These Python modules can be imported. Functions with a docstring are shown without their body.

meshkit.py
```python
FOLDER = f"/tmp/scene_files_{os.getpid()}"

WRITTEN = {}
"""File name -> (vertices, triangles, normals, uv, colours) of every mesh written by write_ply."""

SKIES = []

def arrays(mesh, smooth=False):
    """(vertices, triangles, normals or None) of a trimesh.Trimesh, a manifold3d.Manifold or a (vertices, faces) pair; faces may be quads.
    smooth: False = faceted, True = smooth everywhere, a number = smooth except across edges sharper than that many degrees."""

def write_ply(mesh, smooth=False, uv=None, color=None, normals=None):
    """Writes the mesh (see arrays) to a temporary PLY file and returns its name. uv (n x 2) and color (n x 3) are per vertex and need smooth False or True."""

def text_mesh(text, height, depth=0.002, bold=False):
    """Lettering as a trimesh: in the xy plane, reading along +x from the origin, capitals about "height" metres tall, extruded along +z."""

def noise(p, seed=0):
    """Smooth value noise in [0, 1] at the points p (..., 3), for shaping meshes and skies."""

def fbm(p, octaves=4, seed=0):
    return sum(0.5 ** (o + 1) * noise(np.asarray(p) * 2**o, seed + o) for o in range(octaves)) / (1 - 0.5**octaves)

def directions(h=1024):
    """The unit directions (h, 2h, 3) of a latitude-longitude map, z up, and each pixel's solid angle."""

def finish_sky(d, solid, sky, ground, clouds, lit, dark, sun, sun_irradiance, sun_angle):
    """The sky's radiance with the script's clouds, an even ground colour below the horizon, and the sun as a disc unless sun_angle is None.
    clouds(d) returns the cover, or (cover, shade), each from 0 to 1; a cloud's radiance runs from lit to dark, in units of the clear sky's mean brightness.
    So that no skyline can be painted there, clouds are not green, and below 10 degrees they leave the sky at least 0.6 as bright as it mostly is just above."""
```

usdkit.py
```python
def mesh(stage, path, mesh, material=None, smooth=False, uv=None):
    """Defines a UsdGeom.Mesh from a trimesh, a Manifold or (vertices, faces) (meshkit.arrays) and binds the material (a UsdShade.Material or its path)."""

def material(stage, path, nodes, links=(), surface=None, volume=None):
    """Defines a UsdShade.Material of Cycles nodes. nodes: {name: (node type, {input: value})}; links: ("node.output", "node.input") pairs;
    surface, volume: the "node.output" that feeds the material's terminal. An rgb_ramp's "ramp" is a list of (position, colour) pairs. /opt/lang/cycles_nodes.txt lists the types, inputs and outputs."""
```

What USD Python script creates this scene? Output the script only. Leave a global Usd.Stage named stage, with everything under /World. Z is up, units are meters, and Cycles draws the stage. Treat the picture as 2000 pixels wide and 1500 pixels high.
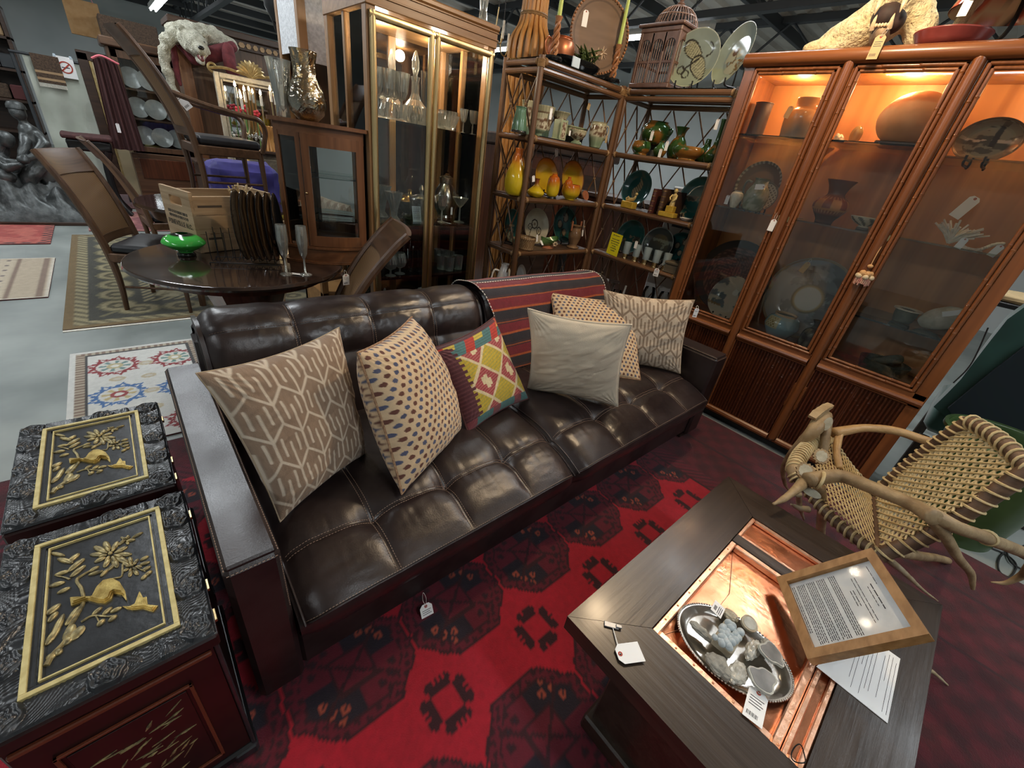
import math, random
import numpy as np, trimesh, manifold3d
import usdkit, meshkit
from shapely.geometry import Polygon, box as sbox, Point
from shapely import affinity
from pxr import Usd, UsdGeom, UsdLux, UsdShade, Gf, Sdf, Vt

random.seed(7)
RNG = np.random.default_rng(7)
stage = Usd.Stage.CreateInMemory()
UsdGeom.SetStageUpAxis(stage, 'Z')
UsdGeom.SetStageMetersPerUnit(stage, 1.0)
UsdGeom.Xform.Define(stage, '/World')
UsdGeom.Scope.Define(stage, '/World/Looks')
PI = math.pi

# ---------------------------------------------------------------- camera: x runs along the sofa, y from its front to its back, z up
F, PITCH, ROLL, HEAD, EYE_Z = 797.77, 0.50421, 0.154909, PI / 2 - 0.785548, 1.35
_cp, _sp, _ch, _sh = math.cos(PITCH), math.sin(PITCH), math.cos(HEAD), math.sin(HEAD)
_r0 = np.array([_sh, -_ch, 0]); FWD = np.array([_ch * _cp, _sh * _cp, -_sp]); _u0 = np.array([_ch * _sp, _sh * _sp, _cp])
RT = _r0 * math.cos(ROLL) + _u0 * math.sin(ROLL); UP = -_r0 * math.sin(ROLL) + _u0 * math.cos(ROLL)
EYE = np.array([0, 0, EYE_Z])
cam = UsdGeom.Camera.Define(stage, '/World/camera')
cam.CreateHorizontalApertureAttr(36.0); cam.CreateVerticalApertureAttr(27.0)
cam.CreateFocalLengthAttr(36.0 * F / 2000)
cam.CreateClippingRangeAttr((0.02, 200.0))
cam.AddTransformOp().Set(Gf.Matrix4d(*RT, 0, *UP, 0, *(-FWD), 0, *EYE, 1))
cam.CreateExposureAttr(0.85)

# ---------------------------------------------------------------- big lights: the hall's own fluorescent strips, one RectLight under each fixture
STRIP_Z, STRIP_COL, STRIP_POW = 3.0, (0.90, 0.96, 1.0), 13.0
STRIPS = [(3.5, 0.8), (0.1, 3.7), (0.1, 6.8), (5.83, 4.6), (2.9, 3.6), (-2.5, 1.0), (-2.5, 4.5), (-2.5, 8.2), (2.8, 7.2), (5.8, 8.2), (4.04, 13.5), (1.45, 12.6), (-1.6, 12.2), (0.9, -1.9), (3.6, -2.2)]

def light_rect(name, p, w, h, col, power, rot=None):
    l = UsdLux.RectLight.Define(stage, '/World/Lights/' + name)
    l.CreateWidthAttr(w); l.CreateHeightAttr(h); l.CreateColorAttr(Gf.Vec3f(*col)); l.CreateIntensityAttr(power)
    l.AddTranslateOp().Set(Gf.Vec3d(*p))
    if rot: l.AddRotateXYZOp().Set(Gf.Vec3f(*rot))
    return l

def light_ball(name, p, r, col, power):
    l = UsdLux.SphereLight.Define(stage, '/World/Lights/' + name)
    l.CreateRadiusAttr(r); l.CreateColorAttr(Gf.Vec3f(*col)); l.CreateIntensityAttr(power)
    l.AddTranslateOp().Set(Gf.Vec3d(*p))
    return l

UsdGeom.Scope.Define(stage, '/World/Lights')
for i, (x, y) in enumerate(STRIPS):
    light_rect('strip_%d' % i, (x, y, STRIP_Z - 0.07), 0.2, 1.9, STRIP_COL, STRIP_POW)
light_ball('warm_pendant', (2.05, 0.75, 2.45), 0.07, (1.0, 0.74, 0.46), 170.0)
for i, (y, p) in enumerate(((1.06, 26.0), (0.60, 34.0), (0.13, 12.0))):
    light_ball('cabinet_puck_%d' % i, (2.86, y, 1.865), 0.03, (1.0, 0.62, 0.30), p * 3)
for i, x in enumerate((1.16, 1.50)):
    light_ball('curio_puck_%d' % i, (x, 2.46, 1.79), 0.03, (1.0, 0.86, 0.66), 85.0)
dome = UsdLux.DomeLight.Define(stage, '/World/Lights/dome')
dome.CreateIntensityAttr(0.05); dome.CreateColorAttr(Gf.Vec3f(0.8, 0.9, 1.0))

# ---------------------------------------------------------------- helpers: where a line of sight meets a plane of the room (used to read positions off the photograph)
def ray(px, py): return (px - 1000) / F * RT - (py - 750) / F * UP + FWD
def onz(px, py, z): d = ray(px, py); return EYE + d * (z - EYE_Z) / d[2]
def onx(px, py, x): d = ray(px, py); return EYE + d * x / d[0]
def ony(px, py, y): d = ray(px, py); return EYE + d * y / d[1]
def V(*a): return np.array(a, float)
def nrm(v): v = np.asarray(v, float); return v / max(np.linalg.norm(v), 1e-12)

STUFF = set('leaf_relief front_relief teeth print stitching edge_stitching lacing bubbles beaded_rim fringe hair shells crystal_drop prism wires bars wire_dome canes cane binding gilt_band straw carved_frieze fang rawhide_lattice rawhide_binding blossoms leaves lettering stencil petals branches shell_strand rosette collar copper_tack pedestal_moulding slot front_moulding blossom'.split())
# ---------------------------------------------------------------- helpers: scene objects
_used = {}
def numbered(parent, name):
    k = _used.setdefault((parent, name), 0); _used[(parent, name)] += 1
    return '%s/%s' % (parent, name if k == 0 else '%s_%03d' % (name, k))

def tag(prim, label=None, cat=None, group=None, kind=None):
    for k, v in (('label', label), ('category', cat), ('group', group), ('kind', kind)):
        if v: prim.SetCustomDataByKey(k, v)
    return prim

def thing(name, label, cat, loc=(0, 0, 0), rz=0, group=None, rot=None):
    path = numbered('/World', name)
    x = UsdGeom.Xform.Define(stage, path); x.AddTranslateOp().Set(Gf.Vec3d(*map(float, loc)))
    if rot is not None: x.AddRotateXYZOp().Set(Gf.Vec3f(*map(float, rot)))
    elif rz: x.AddRotateZOp().Set(float(math.degrees(rz)))
    tag(x.GetPrim(), label, cat, group)
    return path

def put(parent, name, mesh, mat, label=None, smooth=35, col=None, kind=None):
    path = numbered(parent, name)
    if col is not None:
        m = usdkit.mesh(stage, path, mesh, LOOK[mat], smooth=True)
        UsdGeom.PrimvarsAPI(m).CreatePrimvar('col', Sdf.ValueTypeNames.Color3fArray, 'vertex').Set(Vt.Vec3fArray.FromNumpy(np.asarray(col, np.float32)))
    else:
        m = usdkit.mesh(stage, path, mesh, LOOK[mat], smooth=smooth)
    tag(m.GetPrim(), label, kind=kind or ('stuff' if name in STUFF else None))
    return path

def single(name, mesh, mat, label, cat, group=None, smooth=35, col=None, kind=None):
    p = put('/World', name, mesh, mat, label, smooth, col)
    tag(stage.GetPrimAtPath(p), label, cat, group, kind)
    return p

def struct(name, mesh, mat, parent='/World', smooth=35, col=None):
    p = put(parent, name, mesh, mat, None, smooth, col)
    if parent == '/World': tag(stage.GetPrimAtPath(p), kind='structure')
    return p

def copy(src, loc, rz=0, label=None, group=None, rot=None, scale=None):
    sp = stage.GetPrimAtPath(src); was = sp.GetCustomData()
    base = src.rsplit('/', 1)[1]
    if base[-4:-3] == '_' and base[-3:].isdigit(): base = base[:-4]
    path = numbered('/World', base)
    x = UsdGeom.Xform.Define(stage, path)
    x.GetPrim().GetReferences().AddInternalReference(src)
    x.ClearXformOpOrder()
    ops = [x.AddTranslateOp(opSuffix='at')]; ops[0].Set(Gf.Vec3d(*map(float, loc)))
    r = x.AddRotateXYZOp(opSuffix='at'); r.Set(Gf.Vec3f(*map(float, rot)) if rot is not None else Gf.Vec3f(0, 0, math.degrees(rz))); ops.append(r)
    if scale is not None: s = x.AddScaleOp(opSuffix='at'); s.Set(Gf.Vec3f(*map(float, np.broadcast_to(scale, 3)))); ops.append(s)
    x.SetXformOpOrder(ops)
    x.GetPrim().SetInstanceable(True)
    tag(x.GetPrim(), label or was['label'], was['category'], group or was.get('group'))
    return path

# ---------------------------------------------------------------- helpers: meshes
def J(*ms):
    out = []
    for m in ms: out.extend(m if isinstance(m, (list, tuple)) else [m])
    return trimesh.util.concatenate(out) if len(out) > 1 else out[0]

def T(m, loc=(0, 0, 0), rz=0, rx=0, ry=0, s=1):
    m = m.copy()
    if np.ndim(s) or s != 1: m.apply_scale(s)
    for a, ax in ((rx, (1, 0, 0)), (ry, (0, 1, 0)), (rz, (0, 0, 1))):
        if a: m.apply_transform(trimesh.transformations.rotation_matrix(a, ax))
    m.apply_translation(loc)
    return m

def frame(m, o, x, y, z):
    "maps the mesh's axes onto the vectors x, y, z with the origin at o"
    M = np.eye(4); M[:3, 0], M[:3, 1], M[:3, 2], M[:3, 3] = x, y, z, o
    m = m.copy(); m.apply_transform(M)
    return m

_BOXF = None
def bx(x0, x1, y0, y1, z0, z1, r=0.004):
    "box with chamfered edges (44 triangles)"
    global _BOXF
    lo, hi = np.minimum((x0, y0, z0), (x1, y1, z1)), np.maximum((x0, y0, z0), (x1, y1, z1))
    r = min(r, 0.3 * float((hi - lo).min()))
    if r <= 0:
        m = trimesh.creation.box(hi - lo); m.apply_translation((lo + hi) / 2); return m
    sg = np.array(list(np.ndindex(2, 2, 2))) * 2 - 1
    c, hh = (lo + hi) / 2, (hi - lo) / 2
    P = np.vstack([c + sg * (hh - np.array([0, r, r])), c + sg * (hh - np.array([r, 0, r])), c + sg * (hh - np.array([r, r, 0]))])
    if _BOXF is None:
        q = np.vstack([sg * (1 - np.array([0, .2, .2])), sg * (1 - np.array([.2, 0, .2])), sg * (1 - np.array([.2, .2, 0]))])
        h = trimesh.convex.convex_hull(q)
        ix = [int(np.argmin(((q - v) ** 2).sum(1))) for v in h.vertices]
        _BOXF = np.array(ix)[h.faces]
    return trimesh.Trimesh(P, _BOXF.copy(), process=False)

def spline(pts, n):
    "Catmull-Rom through the points"
    p = np.asarray(pts, float); p = np.vstack([2 * p[0] - p[1], p, 2 * p[-1] - p[-2]])
    out = []
    t = np.linspace(0, len(p) - 3 - 1e-9, n)
    i = t.astype(int); f = (t - i)[:, None]
    a, b, c, d = p[i], p[i + 1], p[i + 2], p[i + 3]
    return 0.5 * (2 * b + (c - a) * f + (2 * a - 5 * b + 4 * c - d) * f ** 2 + (3 * b - a - 3 * c + d) * f ** 3)

def tube(pts, r, n=10, closed=False, cap=True, flat=1.0, up=None):
    "swept tube; r: radius, or one per point; flat: ratio of the second radius"
    p = np.asarray(pts, float); k = len(p); r = np.broadcast_to(np.asarray(r, float), k)
    t = np.gradient(p, axis=0) if not closed else np.roll(p, -1, 0) - np.roll(p, 1, 0)
    t /= np.maximum(np.linalg.norm(t, axis=1, keepdims=True), 1e-12)
    u = np.cross(t[0], up if up is not None else ((0, 0, 1) if abs(t[0][2]) < .9 else (1, 0, 0))); u = nrm(u)
    rings = []; a = np.linspace(0, 2 * PI, n, endpoint=False)
    for i in range(k):
        u = nrm(u - t[i] * (u @ t[i])); w = np.cross(t[i], u)
        rings.append(p[i] + r[i] * (np.cos(a)[:, None] * u + flat * np.sin(a)[:, None] * w))
    v = np.vstack(rings); f = []
    ar = np.arange(n); br = (ar + 1) % n
    for i in range(k if closed else k - 1):
        o, q = i * n, ((i + 1) % k) * n
        f += [np.stack([o + ar, q + br, q + ar], 1), np.stack([o + ar, o + br, q + br], 1)]
    if cap and not closed:
        v = np.vstack([v, p[0], p[-1]]); c = k * n
        f += [np.stack([np.full(n, c), br, ar], 1), np.stack([np.full(n, c + 1), (k - 1) * n + ar, (k - 1) * n + br], 1)]
    f = np.vstack(f)
    m = trimesh.Trimesh(v, f[:, ::-1], process=False)
    return m

def cyl(a, b, r, r2=None, n=14):
    return tube([a, b], [r, r if r2 is None else r2], n)

def lathe(prof, n=28, sx=1, sy=1):
    "revolves (radius, z) pairs about z; the profile may run up outside and down inside"
    p = np.asarray(prof, float); k = len(p); a = np.linspace(0, 2 * PI, n, endpoint=False)
    v = np.stack([p[:, None, 0] * np.cos(a) * sx, p[:, None, 0] * np.sin(a) * sy, np.broadcast_to(p[:, None, 1], (k, n))], -1).reshape(-1, 3)
    ar = np.arange(n); br = (ar + 1) % n; f = []
    for i in range(k - 1):
        o, q = i * n, (i + 1) * n
        if p[i, 0] > 1e-6: f.append(np.stack([o + ar, o + br, q + br], 1))
        if p[i + 1, 0] > 1e-6: f.append(np.stack([o + ar, q + br, q + ar], 1))
    return trimesh.Trimesh(v, np.vstack(f), process=False)

def smoothprof(prof, n=24):
    return spline(np.asarray(prof, float), n) * [1, 1]

def vessel(prof, wall=0.004, n=28, m=22):
    "pot: outside profile from the foot's centre up to the lip, then a thin inside"
    p = np.maximum(spline(prof, m), [0, -9]); p[0, 0] = 0
    q = p[::-1].copy(); q[:, 0] = np.maximum(q[:, 0] - wall, 0); q = q[q[:, 1] > p[0, 1] + wall * 1.5]
    end = [[0.0, q[-1, 1]]]
    return lathe(np.vstack([p, q, end]), n)

def ext(poly, d, z=0):
    "extruded shapely polygon, in xy, from z to z + d"
    gs = getattr(poly, 'geoms', [poly]); out = []
    for g in gs:
        if g.area > 1e-9:
            m = trimesh.creation.extrude_polygon(g, d, engine='earcut'); m.apply_translation((0, 0, z)); out.append(m)
    return J(*out)

def grid(fn, nu, nv):
    "height-field style surface: fn(u, v) -> points; u, v in [0, 1]; returns mesh and the u, v of its vertices"
    u, v = np.meshgrid(np.linspace(0, 1, nu), np.linspace(0, 1, nv), indexing='ij')
    P = fn(u.ravel(), v.ravel())
    i, j = np.meshgrid(np.arange(nu - 1), np.arange(nv - 1), indexing='ij'); a = (i * nv + j).ravel()
    f = np.vstack([np.stack([a, a + nv, a + nv + 1], 1), np.stack([a, a + nv + 1, a + 1], 1)])
    return trimesh.Trimesh(P, f, process=False), u.ravel(), v.ravel()

def ball(c, r, sub=2, s=(1, 1, 1)):
    m = trimesh.creation.icosphere(sub, r); m.apply_scale(s); m.apply_translation(c); return m

def lumpy(m, amp, freq, seed=0):
    m = m.copy(); m.merge_vertices(); n = m.vertex_normals
    m.vertices = m.vertices + n * ((meshkit.fbm(m.vertices * freq + 31.7, 4, seed) - .5) * 2 * amp)[:, None]
    return m

def strip(path2d, w, d, z=0):
    from shapely.geometry import LineString
    return ext(LineString(path2d).buffer(w / 2, quad_segs=3), d, z)

# ---------------------------------------------------------------- looks
LOOK = {}
def look(name, nodes, links, surface='p.BSDF', volume=None):
    LOOK[name] = usdkit.material(stage, '/World/Looks/' + name, nodes, links, surface=surface, volume=volume)

def M(name, col, rough=.5, col2=None, scale=(8, 8, 8), metal=0, bump=0, bscale=None, detail=4, lo=.35, hi=.65, dist=0, bdist=.01, rvar=0, kind='noise', **kw):
    nodes = {'p': ('principled_bsdf', dict(base_color=col, roughness=rough, metallic=metal, **kw))}
    links = []
    if col2 is not None or bump or rvar:
        nodes['tc'] = ('texture_coordinate', {})
    if col2 is not None:
        nodes['m'] = ('mapping', {'scale': tuple(np.broadcast_to(scale, 3))})
        if kind == 'wave': nodes['n'] = ('wave_texture', {'scale': 1.0, 'distortion': dist or 4.0, 'detail': detail, 'detail_scale': 1.5, 'bands_direction': 'x'})
        elif kind == 'voronoi': nodes['n'] = ('voronoi_texture', {'scale': 1.0})
        else: nodes['n'] = ('noise_texture', {'scale': 1.0, 'detail': detail, 'distortion': dist})
        nodes['r'] = ('rgb_ramp', {'ramp': [(lo, col), (hi, col2)]})
        out = {'wave': 'n.fac', 'voronoi': 'n.distance'}.get(kind, 'n.fac')
        links += [('tc.object', 'm.vector'), ('m.vector', 'n.vector'), (out, 'r.fac'), ('r.color', 'p.base_color')]
        if rvar:
            nodes['rr'] = ('map_range', {'from_min': .3, 'from_max': .7, 'to_min': rough - rvar, 'to_max': rough + rvar, 'clamp': True})
            links += [('n.fac', 'rr.value'), ('rr.result', 'p.roughness')]
    if bump:
        nodes['bm'] = ('mapping', {'scale': tuple(np.broadcast_to(bscale if bscale is not None else scale, 3))})
        nodes['bn'] = ('noise_texture', {'scale': 1.0, 'detail': 5.0})
        nodes['b'] = ('bump', {'strength': bump, 'distance': bdist})
        links += [('tc.object', 'bm.vector'), ('bm.vector', 'bn.vector'), ('bn.fac', 'b.height'), ('b.normal', 'p.normal')]
    look(name, nodes, links)

def wood(name, dark, light, along='z', rough=.35, grain=1.0, bump=.15, coat=0.0):
    s = {'x': (1.2, 22, 22), 'y': (22, 1.2, 22), 'z': (22, 22, 1.2)}[along]
    M(name, dark, rough, light, tuple(np.array(s) * grain), bump=bump, bscale=tuple(np.array(s) * grain * 3), dist=1.2, lo=.3, hi=.7, bdist=.002, coat_weight=coat, coat_roughness=.15)

def painted(name, rough=.5, bump=0, bscale=200, metal=0, sheen=0, **kw):
    "takes its colour from the mesh's own vertex colours (woven or printed pattern)"
    nodes = {'a': ('attribute', {'attribute': 'col'}), 'p': ('principled_bsdf', dict(roughness=rough, metallic=metal, sheen_weight=sheen, **kw))}
    links = [('a.color', 'p.base_color')]
    if bump:
        nodes.update(tc=('texture_coordinate', {}), bm=('mapping', {'scale': tuple(np.broadcast_to(bscale, 3))}), bn=('noise_texture', {'scale': 1.0, 'detail': 3.0}), b=('bump', {'strength': bump, 'distance': .004}))
        links += [('tc.object', 'bm.vector'), ('bm.vector', 'bn.vector'), ('bn.fac', 'b.height'), ('b.normal', 'p.normal')]
    look(name, nodes, links)

def pane(name, tint=(1, 1, 1), ior=1.45, rough=0.02):
    look(name, {'t': ('transparent_bsdf', {'color': tint}), 'g': ('glossy_bsdf', {'color': (1, 1, 1), 'roughness': rough}), 'f': ('fresnel', {'IOR': ior}), 'x': ('mix_closure', {})},
         [('f.fac', 'x.fac'), ('t.BSDF', 'x.closure1'), ('g.BSDF', 'x.closure2')], surface='x.closure')

def glow(name, col, strength):
    look(name, {'e': ('emission', {'color': col, 'strength': strength})}, [], surface='e.emission')

painted('weave', .9, .5, 260, sheen=.2); painted('cloth', .85, .35, 420, sheen=.15); painted('glaze', .12); painted('matte', .7); painted('lacquer_col', .3)
M('leather', (.015, .0095, .0095), .33, (.028, .0175, .0165), (6, 6, 6), bump=.22, bscale=230, bdist=.0015, rvar=.07, specular_ior_level=.55)
M('leather_worn', (.030, .018, .014), .4, (.10, .07, .045), (14, 14, 14), bump=.25, bscale=200, bdist=.002, lo=.45, hi=.75)
M('thread', (.28, .19, .14), .7); M('thread_white', (.8, .76, .68), .8); M('white', (.82, .82, .80), .6); M('paper', (.86, .86, .85), .7); M('ink', (.05, .05, .06), .7)
M('black', (.008, .008, .009), .35); M('iron', (.015, .014, .014), .45, metal=.6); M('string', (.75, .73, .68), .8); M('red_ink', (.4, .05, .03), .7)
M('concrete', (.20, .225, .215), .45, (.36, .39, .37), (1.6, 1.6, 1.6), bump=.12, bscale=9, detail=8, lo=.35, hi=.68, bdist=.01, rvar=.08)
M('wall_paint', (.46, .50, .50), .8, (.54, .57, .57), (1.2, 1.2, 1.2)); M('deck', (.52, .48, .43), .7, (.62, .58, .52), (2, 2, 2)); M('steel', (.035, .04, .045), .5)
M('chrome', (.75, .75, .74), .12, metal=1); M('silver', (.62, .60, .56), .22, metal=1, col2=(.42, .40, .37), scale=30); M('brass', (.62, .47, .24), .28, (.46, .34, .17), (20, 20, 3), metal=1)
M('gold', (.60, .45, .15), .38, (.32, .22, .06), (60, 60, 60), metal=.7, bump=.3, bscale=240, bdist=.001)
wood('walnut', (.055, .026, .013), (.13, .065, .032)); wood('walnut_x', (.055, .026, .013), (.13, .065, .032), 'x'); wood('walnut_y', (.055, .026, .013), (.13, .065, .032), 'y')
wood('oak', (.22, .105, .035), (.36, .19, .075)); wood('oak_x', (.22, .105, .035), (.36, .19, .075), 'x'); wood('oak_y', (.22, .105, .035), (.36, .19, .075), 'y')
wood('teak', (.135, .042, .012), (.25, .085, .025), rough=.3, coat=.3); wood('teak_y', (.135, .042, .012), (.25, .085, .025), 'y', rough=.3, coat=.3); wood('teak_x', (.135, .042, .012), (.25, .085, .025), 'x', rough=.3, coat=.3)
wood('teak_dark', (.045, .012, .005), (.10, .028, .010), rough=.28, coat=.4); wood('plywood', (.34, .13, .04), (.50, .22, .075), grain=.45, rough=.45)
wood('rattan', (.075, .034, .015), (.17, .085, .04), rough=.38, coat=.2); wood('rattan_x', (.075, .034, .015), (.17, .085, .04), 'x', rough=.38, coat=.2); wood('rattan_y', (.075, .034, .015), (.17, .085, .04), 'y', rough=.38, coat=.2)
M('rattan_wrap', (.23, .13, .055), .5, (.33, .20, .09), 60); wood('mahogany', (.05, .016, .009), (.11, .035, .016), rough=.22, coat=.5)
wood('espresso', (.020, .012, .008), (.040, .026, .018), 'x', rough=.34, bump=.5, coat=.15); wood('crate_wood', (.30, .19, .10), (.50, .36, .22), 'x', rough=.8, bump=.4)
pane('window', (.97, .985, .98)); pane('acrylic', (.98, .98, .98), 1.12, .05); pane('shelf_glass', (.80, .90, .87), 1.5); pane('clear_glass', (.93, .95, .95), 1.75, .03); pane('dome_plastic', (.97, .96, .95), 1.35, .06)
glow('tube_glow', (.92, .97, 1.0), 9.0)
M('backing', (.10, .03, .03), .9); M('fringe', (.62, .58, .50), .95, (.78, .74, .66), (90, 90, 90))
# ================================================================ the hall
RX0, RX1, RY0, RY1, RZ = -6.0, 9.5, -4.5, 17.0, 3.5
struct('floor', bx(RX0, RX1, RY0, RY1, -.1, 0, 0), 'concrete')
struct('wall_back', bx(RX0, RX1, RY1, RY1 + .2, 0, RZ, 0), 'wall_paint'); struct('wall_front', bx(RX0, RX1, RY0 - .2, RY0, 0, RZ, 0), 'wall_paint')
struct('wall_left', bx(RX0 - .2, RX0, RY0, RY1, 0, RZ, 0), 'wall_paint'); struct('wall_right', bx(RX1, RX1 + .2, RY0, RY1, 0, RZ, 0), 'wall_paint')
# ribbed metal deck: one folded sheet, ribs along x
ys = np.arange(RY0, RY1, .3); prof = []
for y in ys: prof += [(y, RZ), (y + .12, RZ), (y + .15, RZ + .05), (y + .27, RZ + .05)]
prof = np.array(prof + [(RY1, RZ)]); n = len(prof)
v = np.vstack([np.c_[np.full(n, RX0), prof], np.c_[np.full(n, RX1), prof]]); a = np.arange(n - 1)
struct('ceiling', trimesh.Trimesh(v, np.vstack([np.stack([a, a + n, a + n + 1], 1), np.stack([a, a + n + 1, a + 1], 1)]), process=False), 'deck', smooth=False)

def truss(x, y0, y1, label):
    t = thing('roof_truss', label, 'roof truss', (x, 0, 0), group='roof trusses')
    put(t, 'top_chord', bx(-.05, .05, y0, y1, RZ - .09, RZ - .01), 'steel'); put(t, 'bottom_chord', bx(-.05, .05, y0, y1, RZ - .5, RZ - .43), 'steel')
    k = 0
    for i, y in enumerate(np.arange(y0, y1 - .45, .45)):
        a, b = ((y, RZ - .46), (y + .45, RZ - .06)) if i % 2 == 0 else ((y, RZ - .06), (y + .45, RZ - .46))
        put(t, 'web', cyl((0, a[0], a[1]), (0, b[0], b[1]), .016, n=6), 'steel')
for x, l in ((5.5, 'dark steel roof truss above the right-hand shelf and cabinet'), (7.4, 'dark steel roof truss farther back over the right side'), (2.2, 'dark steel roof truss over the left background')):
    truss(x, 0.0 if x > 3 else 8.0, 12.0 if x > 3 else 16.5, l)
def purlin(y, x0, x1, label):
    single('purlin', bx(x0, x1, y - .03, y + .03, RZ - .16, RZ - .03), 'steel', label, 'beam', 'purlins under the deck')
for y in np.arange(2.0, 16.6, 1.3): purlin(y, -2.0, 9.4, 'thin dark steel purlin crossing under the ribbed metal roof deck')

def strip_light(first=[None]):
    for i, (x, y) in enumerate(STRIPS):
        lab = 'white twin-tube fluorescent strip light hung under the roof deck'
        lab = {(5.83, 4.6): 'bright fluorescent strip light seen between the platter and the birdcage'}.get((x, y), lab)
        grp = None if (x, y) == (5.83, 4.6) else 'ceiling strip lights'
        if first[0] is None:
            t = thing('strip_light', lab, 'ceiling light', (x, y, STRIP_Z), group=grp); first[0] = t
            put(t, 'housing', bx(-.07, .07, -1.2, 1.2, 0, .08), 'white')
            for s in (-.04, .04): put(t, 'tube', tube([(s, -1.15, -.02), (s, 1.15, -.02)], .016, 10), 'tube_glow')
            for s in (-.9, .9): put(t, 'hanger', cyl((0, s, .08), (0, s, RZ - STRIP_Z), .004, n=6), 'steel')
        else: copy(first[0], (x, y, STRIP_Z), label=lab, group=grp)
strip_light()

# ---------------------------------------------------------------- rugs: woven patterns as vertex colours
def lerp(a, b, t): return np.asarray(a)[None] * (1 - t[:, None]) + np.asarray(b)[None] * t[:, None]
def setc(C, m, c): C[m] = c
def octa(x, y, a, b, c): "signed size of an octagon: < 1 inside"; return np.maximum(np.maximum(np.abs(x) / a, np.abs(y) / b), (np.abs(x) + np.abs(y)) / (a + b - c))
def wov(C, x, y, amt=.12, f=40, seed=1):
    n = meshkit.fbm(np.c_[x * f, y * f, 0 * x], 3, seed)
    return np.clip(C * (1 + amt * 2 * (n - .5))[:, None], 0, 1)

def rug(name, x0, x1, y0, y1, step, fn, label, fringe=None, th=.008, z=0):
    nu, nv = int((x1 - x0) / step) + 2, int((y1 - y0) / step) + 2
    def pos(u, v):
        x, y = x0 + u * (x1 - x0), y0 + v * (y1 - y0)
        return np.c_[x, y, z + th + .0015 * meshkit.fbm(np.c_[x * 5, y * 5, 0 * x], 2, 3)]
    g, u, v = grid(pos, nu, nv); x, y = g.vertices[:, 0], g.vertices[:, 1]
    t = thing(name, label, 'rug')
    put(t, 'pile', g, 'weave', col=fn(x, y))
    put(t, 'backing', bx(x0, x1, y0, y1, z, z + th - .002, .001), 'backing')
    if fringe:
        for k, (fx0, fx1, fy0, fy1) in enumerate(fringe): put(t, 'fringe', bx(fx0, fx1, fy0, fy1, z, z + th * .6, .001), 'fringe')
    return t

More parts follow.
